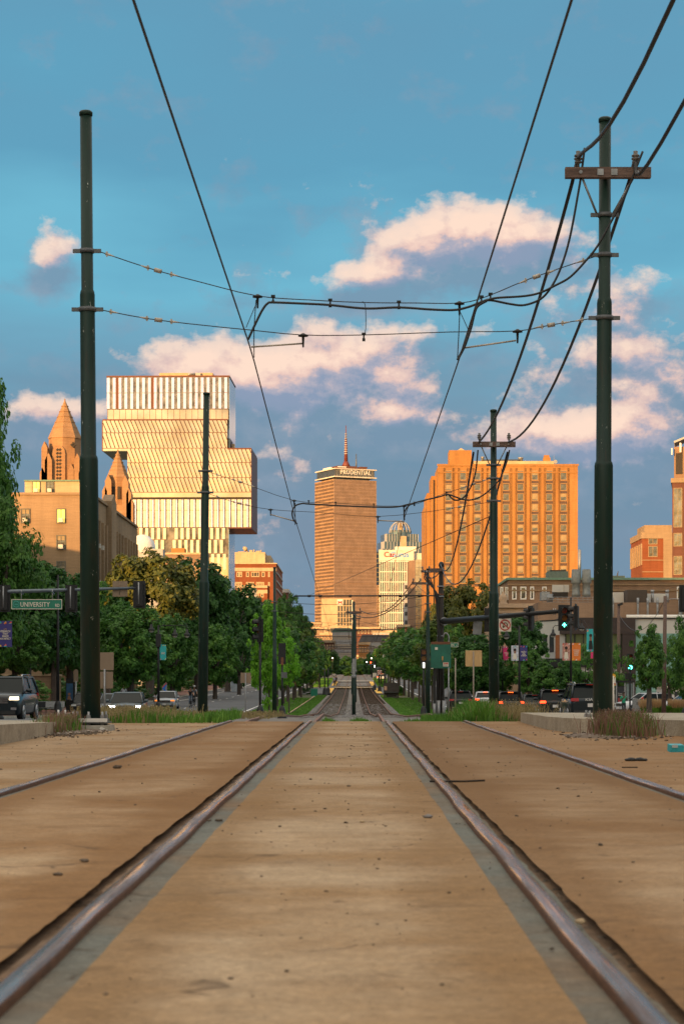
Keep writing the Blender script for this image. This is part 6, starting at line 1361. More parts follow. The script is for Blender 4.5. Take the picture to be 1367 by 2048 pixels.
# tarred timber pole with green cabinet and the right mast arm
base = Vector((X(880, 120), 120, gz(X(880, 120), 120))); z = lambda py, Y=120: Z(py, Y) - base.z; xx = lambda px, Y=120: X(px, Y) - base.x
m_tar = M('tarred_timber', (.022, .017, .014), .8, var=.6, scale=5, ms=(3, 3, .6))
t = thing('utility_pole', 'black tarred timber pole wrapped with cables, carrying the right mast arm', 'pole', base)
part(t, 'shaft', m_tar, lambda b: b.tube([(0, 0, -.3), (-.02, 0, z(1340)), (.05, 0, z(1133))], [.26, .22, .13], 14))
part(t, 'cap', m_black, lambda b: b.ball((.05, 0, z(1130)), .16, .16, .2, 10, 8))
part(t, 'crossarm', m_wood, lambda b: b.box(xx(858), xx(887), -.25, -.12, z(1143), z(1137)))
for k in range(4): part(t, 'cable', m_cable, lambda b: b.tube(smooth([(-.28 + .12 * k - .05, -.2, 0), (-.3 + .15 * k, -.25, z(1360)), (-.15 + .05 * k, -.24, z(1280)), (-.22 + .03 * k, -.2, z(1225)), (-.3 + .05 * k, -.2, z(1190)), (-.55 - .1 * k, -.1, z(1160)), (-.9, 0, z(1140 + 4 * k))]), .035, 6))
for k, px in enumerate((868, 876, 886)): part(t, 'conduit', m_galv, lambda b: b.tube([(xx(px), -.3, -.2), (xx(px), -.3, z(1401))], .1, 10))
for py in (1174, 1190, 1273, 1194): part(t, 'band', m_galv if py != 1190 else m_rust, lambda b: b.tube([(.0, 0, z(py)), (.0, 0, z(py - 2.2))], .2, 12))
part(t, 'arm', m_black, lambda b: (b.tube([(.1, -.1, z(1243)), (xx(1125, 105), -15, Z(1222, 105) - base.z)], [.17, .1], 14), b.tube([(xx(1125, 105), -15, Z(1222, 105) - base.z), (xx(1152, 104), -16, Z(1220, 104) - base.z)], .07, 10)))
part(t, 'arm_flange', m_galv, lambda b: b.tube([(.16, -.1, z(1243)), (.24, -.2, z(1243))], .24, 12))
f_ = lambda px: (px - 885) / 240
def onarm(px): Y = 120 - 15 * f_(px); return X(px, Y) - base.x, Y - 120, Y
for px, py, fc, lt in ((978, 1240, 0, None), (1060, 1237, 60, None), (1126, 1236, 182, (2, m_go)), (1150, 1234, 75, None)):
    x_, y_, Y = onarm(px); signal_head(t, x_, y_ - .2, Z(py, Y) - base.z, fc, lt, arrow=bool(lt))
    part(t, 'hanger', m_galv, lambda b: b.tube([(x_ + .2 * (fc == 75) - .02, y_ + .05, Z(py + 18, Y) - base.z), (x_ - .02, y_ + .05, Z(py - 22, Y) - base.z)], .03, 8))
for px in (949, 1007, 1107): x_, y_, Y = onarm(px); part(t, 'clamp', m_galv, lambda b: [b.tube([(x_ + d, y_, Z(1243 - 21 * f_(px), Y) - base.z), (x_ + d + .03, y_, Z(1243 - 21 * f_(px), Y) - base.z)], .17, 12) for d in (-.05, .05)])
x_, y_, Y = onarm(954); t = thing('sign_back', 'grey plate seen from behind, hanging from the black mast arm', 'sign', P(954, 1256, Y)); part(t, 'plate', M('grey_plate', (.2, .21, .22), .6, .3), lambda b: b.obox((0, .05, 0), .24, .01, .36, Matrix.Rotation(R(4), 3, 'Y'))); part(t, 'bracket', m_galv, lambda b: b.box(-.02, .02, .02, .04, .3, .45))
Y = 112; t = thing('turn_ban_sign', 'square sign with red ring and struck turning arrow under the black mast arm', 'sign', P(1009, 1250, Y)); u = Y / F
part(t, 'plate', m_signwhite, lambda b: b.box(-12.3 * u, 12.3 * u, 0, .02, -12.8 * u, 12.8 * u)); part(t, 'ring', m_redpaint, lambda b: b.tube([(10 * u * math.cos(R(a)), -.01, 10 * u * math.sin(R(a))) for a in range(0, 361, 12)], 1.15 * u, 6))
part(t, 'slash', m_redpaint, lambda b: b.obox((0, -.03, 0), 9.5 * u, .008, .9 * u, Matrix.Rotation(R(42), 3, 'Y')))
part(t, 'arrow', M('sign_brown', (.12, .08, .03), .5), lambda b: (b.tube([(4.5 * u, -.008, -6 * u), (4.5 * u, -.008, 2 * u), (2 * u, -.008, 4.5 * u), (-1 * u, -.008, 4 * u), (-3 * u, -.008, 0), (-3 * u, -.008, -3 * u)], 1. * u, 5), b.prism([(-6 * u, -2.5 * u), (0, -2.5 * u), (-3 * u, -6.5 * u)], -.02, -.005), b.prism([(-4 * u, 1.5 * u), (-4 * u, 6.5 * u), (-8 * u, 4 * u)], -.02, -.005)))
part(t, 'bracket', m_galv, lambda b: b.box(-.02, .02, .01, .03, 12 * u, 20 * u))
# green cabinet
Y = 119; t = thing('cabinet', 'green two door electrical cabinet strapped to the tarred pole', 'cabinet', P(880, 1337, Y)); u = Y / F
part(t, 'body', m_cabgreen, lambda b: b.box(-20 * u, 20 * u, -.75, -.25, 0, 47.5 * u)); part(t, 'door', m_cabgreen, lambda b: b.box(-19 * u, .6 * u, -.78, -.752, 1 * u, 46 * u)); part(t, 'door', m_cabgreen, lambda b: b.box(1.2 * u, 19 * u, -.78, -.752, 1 * u, 46 * u))
part(t, 'top', m_rust, lambda b: b.box(-19 * u, 19 * u, -.72, -.25, 48 * u, 53 * u)); part(t, 'trim', m_signwhite, lambda b: b.box(-20 * u, -15 * u, -.8, -.74, -.8 * u, .8 * u)); part(t, 'handle', M('brass', (.4, .25, .1), .4, .6), lambda b: (b.box(1.5 * u, 4.5 * u, -.83, -.785, 17 * u, 24 * u), b.tube([(3 * u, -.82, 12 * u), (3 * u, -.82, 18 * u)], .6 * u, 6)))
part(t, 'warning_plate', m_signwhite, lambda b: b.box(4 * u, 15 * u, -.8, -.785, 4 * u, 12 * u)); part(t, 'warning_band', m_redpaint, lambda b: b.box(5 * u, 14 * u, -.81, -.802, 8.2 * u, 11.2 * u)); text('letters', 'DANGER', 2.2 * u, m_signwhite, t, (5.4 * u, -.82, 8.8 * u), ex=.002, sx=.8); text('letters', 'HIGH VOLTAGE', 1.9 * u, m_black, t, (4.6 * u, -.81, 5.4 * u), ex=.002, sx=.6)
part(t, 'sticker', m_signwhite, lambda b: b.box(-12 * u, -6.5 * u, -.8, -.785, 37 * u, 42 * u)); part(t, 'hose', m_galv, lambda b: b.tube(smooth([(16 * u, -.4, 48 * u), (16 * u, -.4, 62 * u), (13 * u, -.4, 69 * u), (8 * u, -.4, 70 * u), (5.5 * u, -.3, 62 * u)]), .04, 8)); part(t, 'leg', m_black, lambda b: (b.box(-15 * u, -10 * u, -.6, -.4, -70 * u, 0), b.box(14 * u, 17 * u, -.6, -.4, -80 * u, 0)))
Y = 118; t = thing('street_name_sign', 'small green street name board jutting out right of the green cabinet', 'street sign', P(908, 1294, Y)); u = Y / F
part(t, 'board', m_signgreen, lambda b: b.box(-8 * u, 8 * u, 0, .02, 0, 8.5 * u)); part(t, 'border', m_signwhite, lambda b: (b.box(-8 * u, 8 * u, -.01, -.002, 7.7 * u, 8.5 * u), b.box(-8 * u, 8 * u, -.01, -.002, 0, .7 * u), b.box(7.4 * u, 8 * u, -.01, -.002, .7 * u, 7.7 * u))); text('letters', 'ON', 5.8 * u, m_signwhite, t, (-7.6 * u, -.015, 2 * u), ex=.004, sx=.8, off=.003); text('letters', 'ST', 3.2 * u, m_signwhite, t, (3.2 * u, -.015, 2 * u), ex=.004, sx=.8, off=.002)

def post_sign(name, label, px, Y, top, r, plates, m=None, cat='sign', bot=None, group=None):
    x = X(px, Y); zg = gz(x, Y) if bot is None else Z(bot, Y); t = thing(name, label, cat, (x, Y, zg), group=group); u = Y / F
    part(t, 'post', m or m_galv, lambda b: b.tube([(0, 0, -.2), (0, 0, Z(top, Y) - zg)], r, 8))
    for (a, b_, c, d, mm) in plates:
        q = MB(); q.box((a - px) * u, (b_ - px) * u, .03, .045, Z(d, Y) - zg, Z(c, Y) - zg)
        o = q.build('plate', mm, t); bv = o.modifiers.new('bevel', 'BEVEL'); bv.width = .006; bv.segments = 1
    return t, u, lambda py: Z(py, Y) - zg
post_sign('road_sign', 'two stacked square plates seen from behind, beside the nearest left pole', 209.5, 62, 1338, .028, ((199, 227.5, 1305, 1340.5, m_signback), (200, 226, 1343.5, 1377, m_signback)))
t, u, z = post_sign('road_sign', 'narrow round topped sign back on a grey post left of the nearest left pole', 152, 150, 1362, .05, ((147.4, 156.6, 1343, 1364, m_signback),)); part(t, 'round_top', m_signback, lambda b: b.disc((0, .037, z(1343)), 4.6 * u, .015, 'y', 16))
post_sign('road_sign', 'blank square sign back on a thin post right of the second left pole', 491, 98, 1346, .025, ((481, 501.5, 1345.5, 1366, m_signback),))
post_sign('road_sign', 'blank square sign back glowing orange, between tarred pole and second right pole', 946, 98, 1303, .035, ((930, 963, 1301, 1333, m_signback_o),), M('post_tan', (.3, .25, .2), .6, .2))
post_sign('bare_post', 'bare thin post left of the blank orange sign', 910, 98, 1316, .03, (), M('post_tan', (.3, .25, .2)), cat='post')
post_sign('bare_post', 'thin bent topped post right beside the green cabinet legs', 896.5, 108, 1335, .028, (), cat='post')
for px, Y, cs, lab in ((1055, 175, 0, 'small red and white parking plate on a lamp pole below the purple banner'), (1000, 230, 0, 'small red and white parking plate below the pink banner'), (862, 330, 0, 'tiny parking plate far up the right pavement')): post_sign('parking_sign', lab, px if px != 1055 else 1036, Y, 1358, .03, ((px - 22 if px == 1055 else px - 2, px - 17 if px == 1055 else px + 2, 1360, 1370, m_signwhite),))
t, u, z = post_sign('bus_stop_sign', 'yellow topped bus stop sign with a bus pictogram, right of the nearest right pole', 1225.5, 125, 1352, .045, ((1220.8, 1230.2, 1352, 1370, m_signwhite),), m_signwhite)
part(t, 'round_top', m_ylw, lambda b: (b.disc((0, .03, z(1352)), 4.7 * u, .03, 'y', 16), b.box(-4.7 * u, 4.7 * u, .01, .029, z(1371), z(1369)))); part(t, 'red_band', m_redpaint, lambda b: b.box(-4 * u, 4 * u, .005, .028, z(1369), z(1366.2))); part(t, 'pictogram', m_black, lambda b: (b.box(-2 * u, 2 * u, .0, .028, z(1358.5), z(1354.5)), b.disc((0, .02, z(1362)), 1.9 * u, .03, 'y', 12)))
for px in (117, 130.5): t = thing('flexible_bollard', 'white flexible lane post in front of the bench, %s of the two' % ('left' if px < 120 else 'right'), 'bollard', (X(px, 108), 108, gz(X(px, 108), 108)), group='white lane posts'); part(t, 'post', m_white, lambda b: b.tube([(0, 0, 0), (0, 0, .52)], .05, 10)); part(t, 'base', m_plast, lambda b: b.tube([(0, 0, 0), (0, 0, .04)], [.14, .1], 10))
# free standing signals
def post_signal(label, px, Y, cyp, fc, lit=None, n=3, head=True, extra=None, bp=False, arrow=False):
    x = X(px, Y); zg = gz(x, Y); t = thing('post_signal', label, 'traffic signal', (x, Y, zg)); zc = Z(cyp, Y) - zg
    part(t, 'post', m_black, lambda b: b.tube([(0, 0, 0), (0, 0, zc - .3)], .055, 10)); part(t, 'base', m_black, lambda b: flare_base(b, .2, .7))
    if head: signal_head(t, 0, 0, zc, fc, lit, n=n, backplate=bp, arrow=arrow)
    return t, zc
t, zc = post_signal('black three lamp signal in profile with hooded lamps, before the bright young tree', 520, 98, 1261, 105, bp=True)
t, zc = post_signal('black signal seen from behind with a small box below, right of the third left pole', 564, 108, 1307, 10, bp=False); part(t, 'box', m_galv_d, lambda b: b.box(-.05, .25, -.15, .15, zc - 1.25, zc - .95)); part(t, 'orange_strip', m_rust, lambda b: b.box(-.05, .08, -.14, -.1, zc - .6, zc - .2))
t, zc = post_signal('tram signal showing a white vertical bar, left of the green pole by the cabinet', 846.5, 118, 1317, 180, None); part(t, 'white_bar', m_whlit, lambda b: b.box(-.045, .045, -.2, -.17, zc - .52, zc - .22))
t, zc = post_signal('green lit signal on a black post at the bus stop, right side', 1258.5, 140, 1324, 180, (2, m_go)); part(t, 'walk_box', m_plast, lambda b: b.box(-.3, .2, -.15, .15, zc - 1.15, zc - .75))
t, zc = post_signal('black signal with backplate cut off by the right edge', 1369, 100, 1197, 0, bp=True)
for px, Y, py, m_, lab in ((776, 380, 1302, m_redlit, 'distant red signal over the avenue, upper left of the pair'), (786.5, 372, 1307, m_redlit, 'distant red signal over the avenue, lower right of the pair'), (751, 440, 1311, m_redlit, 'distant red signal left of the globe lamp'), (741, 520, 1325, m_redlit, 'tiny lowest red signal beside the tracks'), (664.5, 500, 1316, m_warmlamp, 'tiny yellow lit lamp pair left of the far tracks'), (742.5, 500, 1316.5, m_warmlamp, 'tiny warm lamp above the lowest red signal'), (733, 540, 1324, m_whlit, 'tiny white tram signal light beside the far tracks')):
    x = X(px, Y); zg = gz(x, Y); t = thing('distant_signal', lab, 'traffic signal', (x, Y, zg), group='far lights along the avenue'); zc = Z(py, Y) - zg
    part(t, 'post', m_black, lambda b: b.tube([(0, 0, 0), (0, 0, zc)], .06, 6)); part(t, 'housing', m_sigblk, lambda b: b.box(-.2, .2, -.1, .1, zc - .8, zc + .25)); part(t, 'lens', m_, lambda b: b.disc((0, -.13, zc), .17, .06, 'y', 12))
for px, Y, py, lab in ((768, 330, 1312, 'frosted globe street lamp beside the platform shelter, left one'), (781, 325, 1311, 'frosted globe street lamp beside the platform shelter, right one'), (638, 330, 1309, 'frosted globe street lamp left of the far tracks')):
    x = X(px, Y); zg = gz(x, Y); t = thing('street_lamp', lab, 'street lamp', (x, Y, zg), group='globe street lamps'); zc = Z(py, Y) - zg
    part(t, 'post', m_black, lambda b: (b.tube([(0, 0, 0), (0, 0, zc - .3)], .07, 8), flare_base(b, .2, .8))); part(t, 'globe', M('globe_glass', (.5, .5, .42), .3), lambda b: b.lathe((0, 0, zc - .35), [(.1, 0), (.25, .1), (.27, .45), (.12, .65), (.05, .85)], 12))
# banner lamp poles
def banner(parent_pos, x0, x1, py0, py1, Y, face, label, words=None, tc=None, figure=None, group='lamp pole banners', acc=((.8, .55, .03), (.02, .45, .4), (.7, .1, .05))):
    u = Y / F; w_ = (x1 - x0) * u; h = (py1 - py0) * u; t = thing('banner', label, 'banner', P(x0, py1, Y - .12), group=group)
    part(t, 'cloth', face, lambda b: b.box(0, w_, 0, .015, 0, h))
    r = random.Random(int(x0 + py0)); cols = [M('banner_accent_%d_%d_%d' % tuple(int(v * 99) for v in a), a, .6) for a in acc]
    for k, mm in enumerate(cols):
        def f(b):
            for q in range(3):
                cx_, cz_ = r.choice((0.05, .5, .9)) * w_ , (r.uniform(0, .1) if q % 2 else r.uniform(.92, 1.)) * h
                cx_ = min(max(cx_, .12 * w_), .88 * w_); cz_ = min(max(cz_, .05 * h), .95 * h)
                b.prism([(cx_ - .12 * w_, cz_ - .045 * h), (cx_ + .1 * w_, cz_ - .03 * h), (cx_ + .05 * w_, cz_ + .045 * h)], -.006 - .001 * k, -.001)
        part(t, 'pattern', mm, f)
    if words:
        text('letters', words[0], words[1] * w_, tc or m_signwhite, t, (w_ * .5, -.012, h * words[2]), ex=.002, sx=.75, align='CENTER', shear=.18, off=.003)
        text('letters', words[3], words[1] * w_ * .55, m_ylw, t, (w_ * .5, -.012, h * (words[2] + .1)), ex=.002, sx=.8, align='CENTER')
    if figure:
        sk, sh = figure; part(t, 'printed_figure', M('print_skin', (.25, .12, .07), .6), lambda b: (b.disc((w_ * .5, -.008, h * .66), w_ * .17, .01, 'y', 14), b.prism([(w_ * .3, h * .3), (w_ * .7, h * .3), (w_ * .62, h * .6), (w_ * .38, h * .6)], -.012, -.003)))
        part(t, 'printed_hair', M('print_hair', (.02, .012, .01), .6), lambda b: (b.disc((w_ * .5, -.015, h * .72), w_ * .19, .01, 'y', 14),)); part(t, 'printed_shirt', sh, lambda b: b.prism([(w_ * .22, h * .1), (w_ * .78, h * .1), (w_ * .68, h * .48), (w_ * .32, h * .48)], -.018, -.013))
    return t
m_bpur = M('banner_purple', (.04, .035, .19), .6, var=.05); m_bteal = M('banner_teal', (.03, .42, .44), .6, var=.1); m_bor = M('banner_orange', (.75, .2, .03), .6, var=.05); m_bpink = M('banner_pink', (.65, .03, .17), .6, var=.05); m_bphoto = M('banner_pale', (.5, .52, .6), .6, var=.4, scale=5); m_bphoto2 = M('banner_patterned', (.5, .25, .2), .6, var=.6, scale=8)
def lamp_pole(label, px, Y, top, arms=(), group='black lamp poles'):
    x = X(px, Y); zg = gz(x, Y) + .1; t = thing('lamp_pole', label, 'street lamp', (x, Y, zg), group=group); zt = Z(top, Y) - zg
    part(t, 'pole', m_black, lambda b: (b.tube([(0, 0, 0), (0, 0, zt)], [.1, .06], 10), flare_base(b, .25, 1.)))
    for ax_, ay in arms:
        xa, za = X(ax_, Y) - x, Z(ay, Y) - zg
        a = part(t, 'arm', m_black, lambda b: (b.tube([(0, 0, za + .55), (xa * .9, 0, za + .6), (xa, 0, za + .45), (xa, 0, za + .3)], .03, 6)))
        s = part(t, 'lamp_shade', m_plast, lambda b: b.lathe((xa, 0, za - .12), [(.22, 0), (.2, .12), (.1, .22), (.07, .45)], 12)); part(t, 'lamp_glass', M('lamp_glass', (.4, .38, .34), .3), lambda b: b.lathe((xa, 0, za - .26), [(.05, 0), (.14, .05), (.18, .14)], 12))
    return t
lamp_pole('black lamp pole with two hanging lamps holding the orange banners', 1140.5, 150, 1195, ((1105, 1268), (1162, 1255)))
banner(None, 1123.5, 1139, 1286, 1321, 150, m_bphoto2, 'banner with a printed figure, left half of the orange pair', figure=(1, m_signwhite), acc=((.75, .2, .03), (.7, .7, .7), (.5, .03, .03)))
banner(None, 1142.5, 1160, 1286, 1321, 150, m_bor, 'orange lettered banner, right half of the orange pair', ('HOSTING\nA MORE\nRADIO\nSHOW', .21, .55, ''), acc=((.7, .1, .05), (.8, .55, .03), (.7, .7, .7)))
lamp_pole('black lamp pole carrying the purple banner pair', 1037.5, 144, 1251, ((1012, 1271),))
banner(None, 1021.5, 1036, 1291, 1321.5, 144, m_bphoto, 'banner with a printed figure in white, left half of the purple pair', figure=(1, m_signwhite), acc=((.04, .035, .19), (.02, .45, .4), (.7, .7, .7)))
banner(None, 1039, 1053.5, 1291, 1321.5, 144, m_bpur, 'purple lettered banner, right half of the purple pair', ('RESEARCH\nTHAT\nMAKES\nAN IMPACT', .2, .55, 'we are'))
lamp_pole('black lamp pole carrying the pink banner pair', 1004, 200, 1258, ((1005, 1278),))
banner(None, 993, 1003, 1293, 1320.5, 200, m_bphoto2, 'banner with a printed figure, left half of the pink pair', figure=(1, m_bteal), acc=((.65, .03, .17), (.02, .45, .4), (.7, .7, .7)))
banner(None, 1005, 1018.5, 1293, 1320.5, 200, m_bpink, 'pink lettered banner, right half of the pink pair', ('CREATING\nFOR\nALL', .2, .5, ''), acc=((.02, .45, .4), (.65, .03, .17), (.7, .7, .7)))
lamp_pole('black lamp pole hidden behind the nearest right pole', 1188, 125, 1235)
banner(None, 1172, 1188, 1258, 1303, 125, m_bteal, 'teal banner with a printed figure partly behind the nearest right pole', figure=(1, m_black), acc=((.8, .55, .03), (.7, .7, .7), (.65, .03, .17)))
banner(None, 1180, 1195, 1304, 1317, 124, m_bpink, 'small pink banner strip under the teal banner')
lamp_pole('black lamp pole just outside the left edge holding the purple banner', -4, 106, 1200)
banner(None, -2.5, 24.5, 1242, 1294, 106, m_bpur, 'purple lettered banner at the left edge', ('RESEARCH\nTHAT\nMAKES\nAN IMPACT', .205, .57, 'my BU'))
lamp_pole('black lamp pole with small lamps on long arms, left of the second left pole', 317, 146, 1250, ((350, 1268), (374, 1268), (303, 1258)))
banner(None, 320, 332.5, 1289, 1320, 146, m_bteal, 'teal lettered banner between the left trees', ('WE ARE\nMAKING', .2, .45, ''), acc=((.7, .7, .7), (.65, .2, .1), (.8, .55, .03)))
part(bpy.data.objects['lamp_pole.005'], 'box', m_plast, lambda b: b.box(-.17, .17, -.15, .15, 3.2 + 1.5, 3.2 + 2.4))
lamp_pole('black lamp pole behind the white lane posts', 116, 122, 1150); lamp_pole('black lamp pole left of the far left bike lane', 430, 250, 1300, ((418, 1272), (453, 1281)))
for k, px in enumerate((948, 966, 988)): lamp_pole('black lamp pole with hanging lamp under the right trees, %s of three' % ('left', 'middle', 'right')[k], px, 205 + 12 * k, 1268, ((px + (8 if k != 0 else -7), 1290 - 6 * (k == 2)),))
# blue and red monument sign and left pavement furniture
t = thing('monument_sign', 'upright sign with blue and red pennant shape behind the silver car', 'sign', (X(329, 185), 185, gz(-16, 185))); t.location.x = X(329, 185); u = 185 / F; t.location.z = Z(1386, 185)
part(t, 'panel', M('sign_grey', (.25, .27, .3), .5), lambda b: b.prism([(-5 * u, -14 * u), (5 * u, -14 * u), (5 * u, 20 * u), (2 * u, 21 * u), (-5 * u, 12 * u)], 0, .12)); part(t, 'blue_chevron', M('sign_blue_bright', (.01, .14, .55), .5), lambda b: b.prism([(-4 * u, 10 * u), (3 * u, 17 * u), (4 * u, 15 * u), (1 * u, 9 * u), (4.6 * u, 2 * u), (3.5 * u, 0), (-4 * u, 9 * u)], -.05, -.01)); part(t, 'red_stripe', m_redpaint, lambda b: b.prism([(-4.5 * u, 11 * u), (3 * u, 20.5 * u), (4.5 * u, 20 * u), (3.5 * u, 18 * u), (-3.5 * u, 10.5 * u)], -.05, -.01))
t = thing('ad_panel', 'tall blue advertising panel with a portrait, left of the nearest left pole', 'display', (X(141, 158), 158, gz(-21, 158))); u = 158 / F; zb_ = Z(1402, 158) - t.location.z
part(t, 'frame', m_black, lambda b: b.box(-9 * u, 9 * u, 0, .15, 0, zb_ + 45 * u)); part(t, 'poster', M('poster_blue', (.02, .08, .17), .5), lambda b: b.box(-8 * u, 5 * u, -.03, -.005, zb_ + 2 * u, zb_ + 35 * u)); part(t, 'portrait', M('print_skin', (.25, .12, .07)), lambda b: (b.disc((-2 * u, -.05, zb_ + 14 * u), 2.6 * u, .03, 'y', 14), b.prism([(-6 * u, zb_ + 3 * u), (2 * u, zb_ + 3 * u), (0, zb_ + 10.5 * u), (-4 * u, zb_ + 10.5 * u)], -.06, -.035)))
t = thing('bench', 'long pale bench under the trees behind the white lane posts', 'bench', (X(95, 140), 140, gz(-21, 140) + .14))
part(t, 'seat', m_galv, lambda b: b.box(-1.1, 1.1, -.25, .25, .42, .47)); part(t, 'backrest', m_galv, lambda b: b.obox((0, .3, .7), 1.1, .03, .2, Matrix.Rotation(R(-12), 3, 'X')))
for s in (-1, 1): part(t, 'leg', m_galv, lambda b: b.box(s * .9 - .04, s * .9 + .04, -.2, .2, 0, .42))
for k, px in enumerate((76, 86)): t = thing('chair', 'thin metal chair by the bench, %s of the two' % ('left', 'right')[k], 'chair', (X(px, 132), 132, gz(-21, 132) + .14), R(20 * k), group='metal chairs'); part(t, 'seat', m_plast, lambda b: b.box(-.22, .22, -.22, .22, .43, .46)); part(t, 'backrest', m_plast, lambda b: b.box(-.22, .22, .2, .23, .5, .85)); [part(t, 'leg', m_plast, lambda b: b.tube([(sx_ * .2, sy * .2, 0), (sx_ * .19, sy * .19, .44)], .015, 5)) for sx_ in (-1, 1) for sy in (-1, 1)]
t = thing('utility_box', 'grey cabinet beside the far left bike lane', 'cabinet', (X(470, 300), 300, gz(-16, 300)), group=None); part(t, 'body', M('pale_box', (.35, .4, .45), .6), lambda b: b.box(-.5, .5, 0, .5, 0, 1.5)); part(t, 'lid', m_galv_d, lambda b: b.box(-.54, .54, -.04, .54, 1.5, 1.56))
t = thing('utility_box', 'pale upright panel behind the far cyclists', 'cabinet', (X(466, 350), 350, gz(-16, 350))); part(t, 'body', MATS['pale_box'], lambda b: b.box(-.5, .5, 0, .3, 0, 2.2)); part(t, 'lid', m_galv_d, lambda b: b.box(-.54, .54, -.04, .34, 2.2, 2.26))
# right side: bus shelter, box, poles
Y = 162; u = Y / F; zg = gz(20.5, Y) + .1; t = thing('bus_shelter', 'dark bus shelter with a lit poster panel behind the person in green', 'bus shelter', (X(1246, Y), Y, zg)); zz = lambda py: Z(py, Y) - zg
part(t, 'roof', m_black, lambda b: b.box(-17 * u, 19 * u, -.6, 1.4, zz(1365), zz(1361)))
for q in (-16, 1, 11, 18): part(t, 'post', m_galv, lambda b: b.box(q * u - .05, q * u + .05, -.5, -.4, 0, zz(1365)))
pn = part(t, 'ad_panel', m_black, lambda b: b.box(-15 * u, 0, -.45, -.35, .1, zz(1372))); part(pn, 'poster', M('poster_dark', (.02, .022, .03), .4), lambda b: b.box(-14 * u, -1 * u, -.48, -.455, zz(1412), zz(1374))); part(pn, 'red_picture', M('poster_red', (.3, .03, .03), .5), lambda b: b.box(-13 * u, -4 * u, -.5, -.485, zz(1409), zz(1396))); part(pn, 'poster_foot', m_signwhite, lambda b: b.box(-14 * u, -1 * u, -.5, -.455, zz(1421), zz(1412.5)))
text('letters', 'Fitness\nUpstairs', 3.6 * u, m_signwhite, pn, (-13 * u, -.5, zz(1388)), ex=.004, sx=.85); part(t, 'glass', M('shelter_glass', (.2, .25, .25), .1), lambda b: b.box(4 * u, 16 * u, -.44, -.42, .2, zz(1367)))
t = thing('utility_box', 'grey upright box with a slanted top between the shelter and the plumed grass', 'cabinet', (X(1273, 150), 150, gz(20, 150))); u = 150 / F; part(t, 'body', m_galv, lambda b: b.prism([(-8 * u, 0), (6 * u, 0), (6 * u, 34 * u), (-4 * u, 37 * u), (-8 * u, 35 * u)], 0, .5)); part(t, 'vent', m_galv_d, lambda b: [b.box(-2 * u, 4 * u, -.02, -.003, (24 + k * 2) * u, (25 + k * 2) * u) for k in range(3)])
t = thing('stone_bollard', 'pale rounded post with a red top beside the plumed grass', 'bollard', (X(1283.5, 155), 155, gz(20, 155))); part(t, 'post', m_cream_ if 'm_cream_' in globals() else b_cream, lambda b: b.tube([(0, 0, 0), (0, 0, 1.1)], .13, 10)); part(t, 'cap', m_redpaint, lambda b: b.ball((0, 0, 1.2), .1, .1, .1, 8, 6))
for px, top, bot, Y, r_, lean, lab in ((1236, 1207, 1362, 178, .14, 0, 'brown timber pole with a flood lamp behind the nearest right pole'), (1329, 1192, 1422, 145, .14, 3, 'brown timber pole at the right edge with a thin street lamp arm')):
    t = thing('timber_pole', lab, 'pole', (X(px, Y), Y, gz(20, Y))); zz = lambda py: Z(py, Y) - t.location.z
    part(t, 'shaft', m_wood, lambda b: b.tube([(-lean * Y / F, 0, 0), (0, 0, zz(top))], [r_ * 1.15, r_ * .85], 12))
    if px == 1236: part(t, 'flood_lamp', m_black, lambda b: (b.obox((.12, -.1, zz(1209)), .22, .12, .1, Matrix.Rotation(R(-25), 3, 'Y')), b.tube([(0, 0, zz(1216)), (0, -.05, zz(1209))], .05, 6)))
    else: part(t, 'arm', m_galv, lambda b: (b.tube(smooth([(0, 0, zz(1201)), (.4, 0, zz(1198)), (.9, 0, zz(1198)), (1.2, 0, zz(1200))]), .03, 6), b.ball((1.3, 0, zz(1201)), .28, .12, .08, 10, 6)))
t = thing('kiosk', 'white framed low kiosk with glass doors at the right edge', 'building', (X(1325, 175), 175, gz(24, 175))); u = 175 / F
part(t, 'wall', m_white, lambda b: b.box(0, 80 * u, 0, 4, 0, 42 * u)); part(t, 'roof', b_white, lambda b: b.box(-2 * u, 82 * u, -.3, 4.2, 42 * u, 47 * u))
for k in range(3): dr = part(t, 'door', m_white, lambda b: b.box((4 + k * 16) * u, (17 + k * 16) * u, -.06, -.003, 0, 38 * u)); part(dr, 'pane', g_dark, lambda b: b.box((6 + k * 16) * u, (15 + k * 16) * u, -.08, -.062, 14 * u, 36 * u))
wire('slack_wire', cat_(P(1239, 1232, 178), P(1326, 1203, 145), 1.6, 14), .02, 'pale slack wire between the two brown timber poles', 'wire', 'slack wires on the right'); wire('slack_wire', cat_(P(1166, 1240, 180), P(1239, 1245, 178), 1.4, 14), .02, 'slack wire dipping behind the nearest right pole', 'wire', 'slack wires on the right')
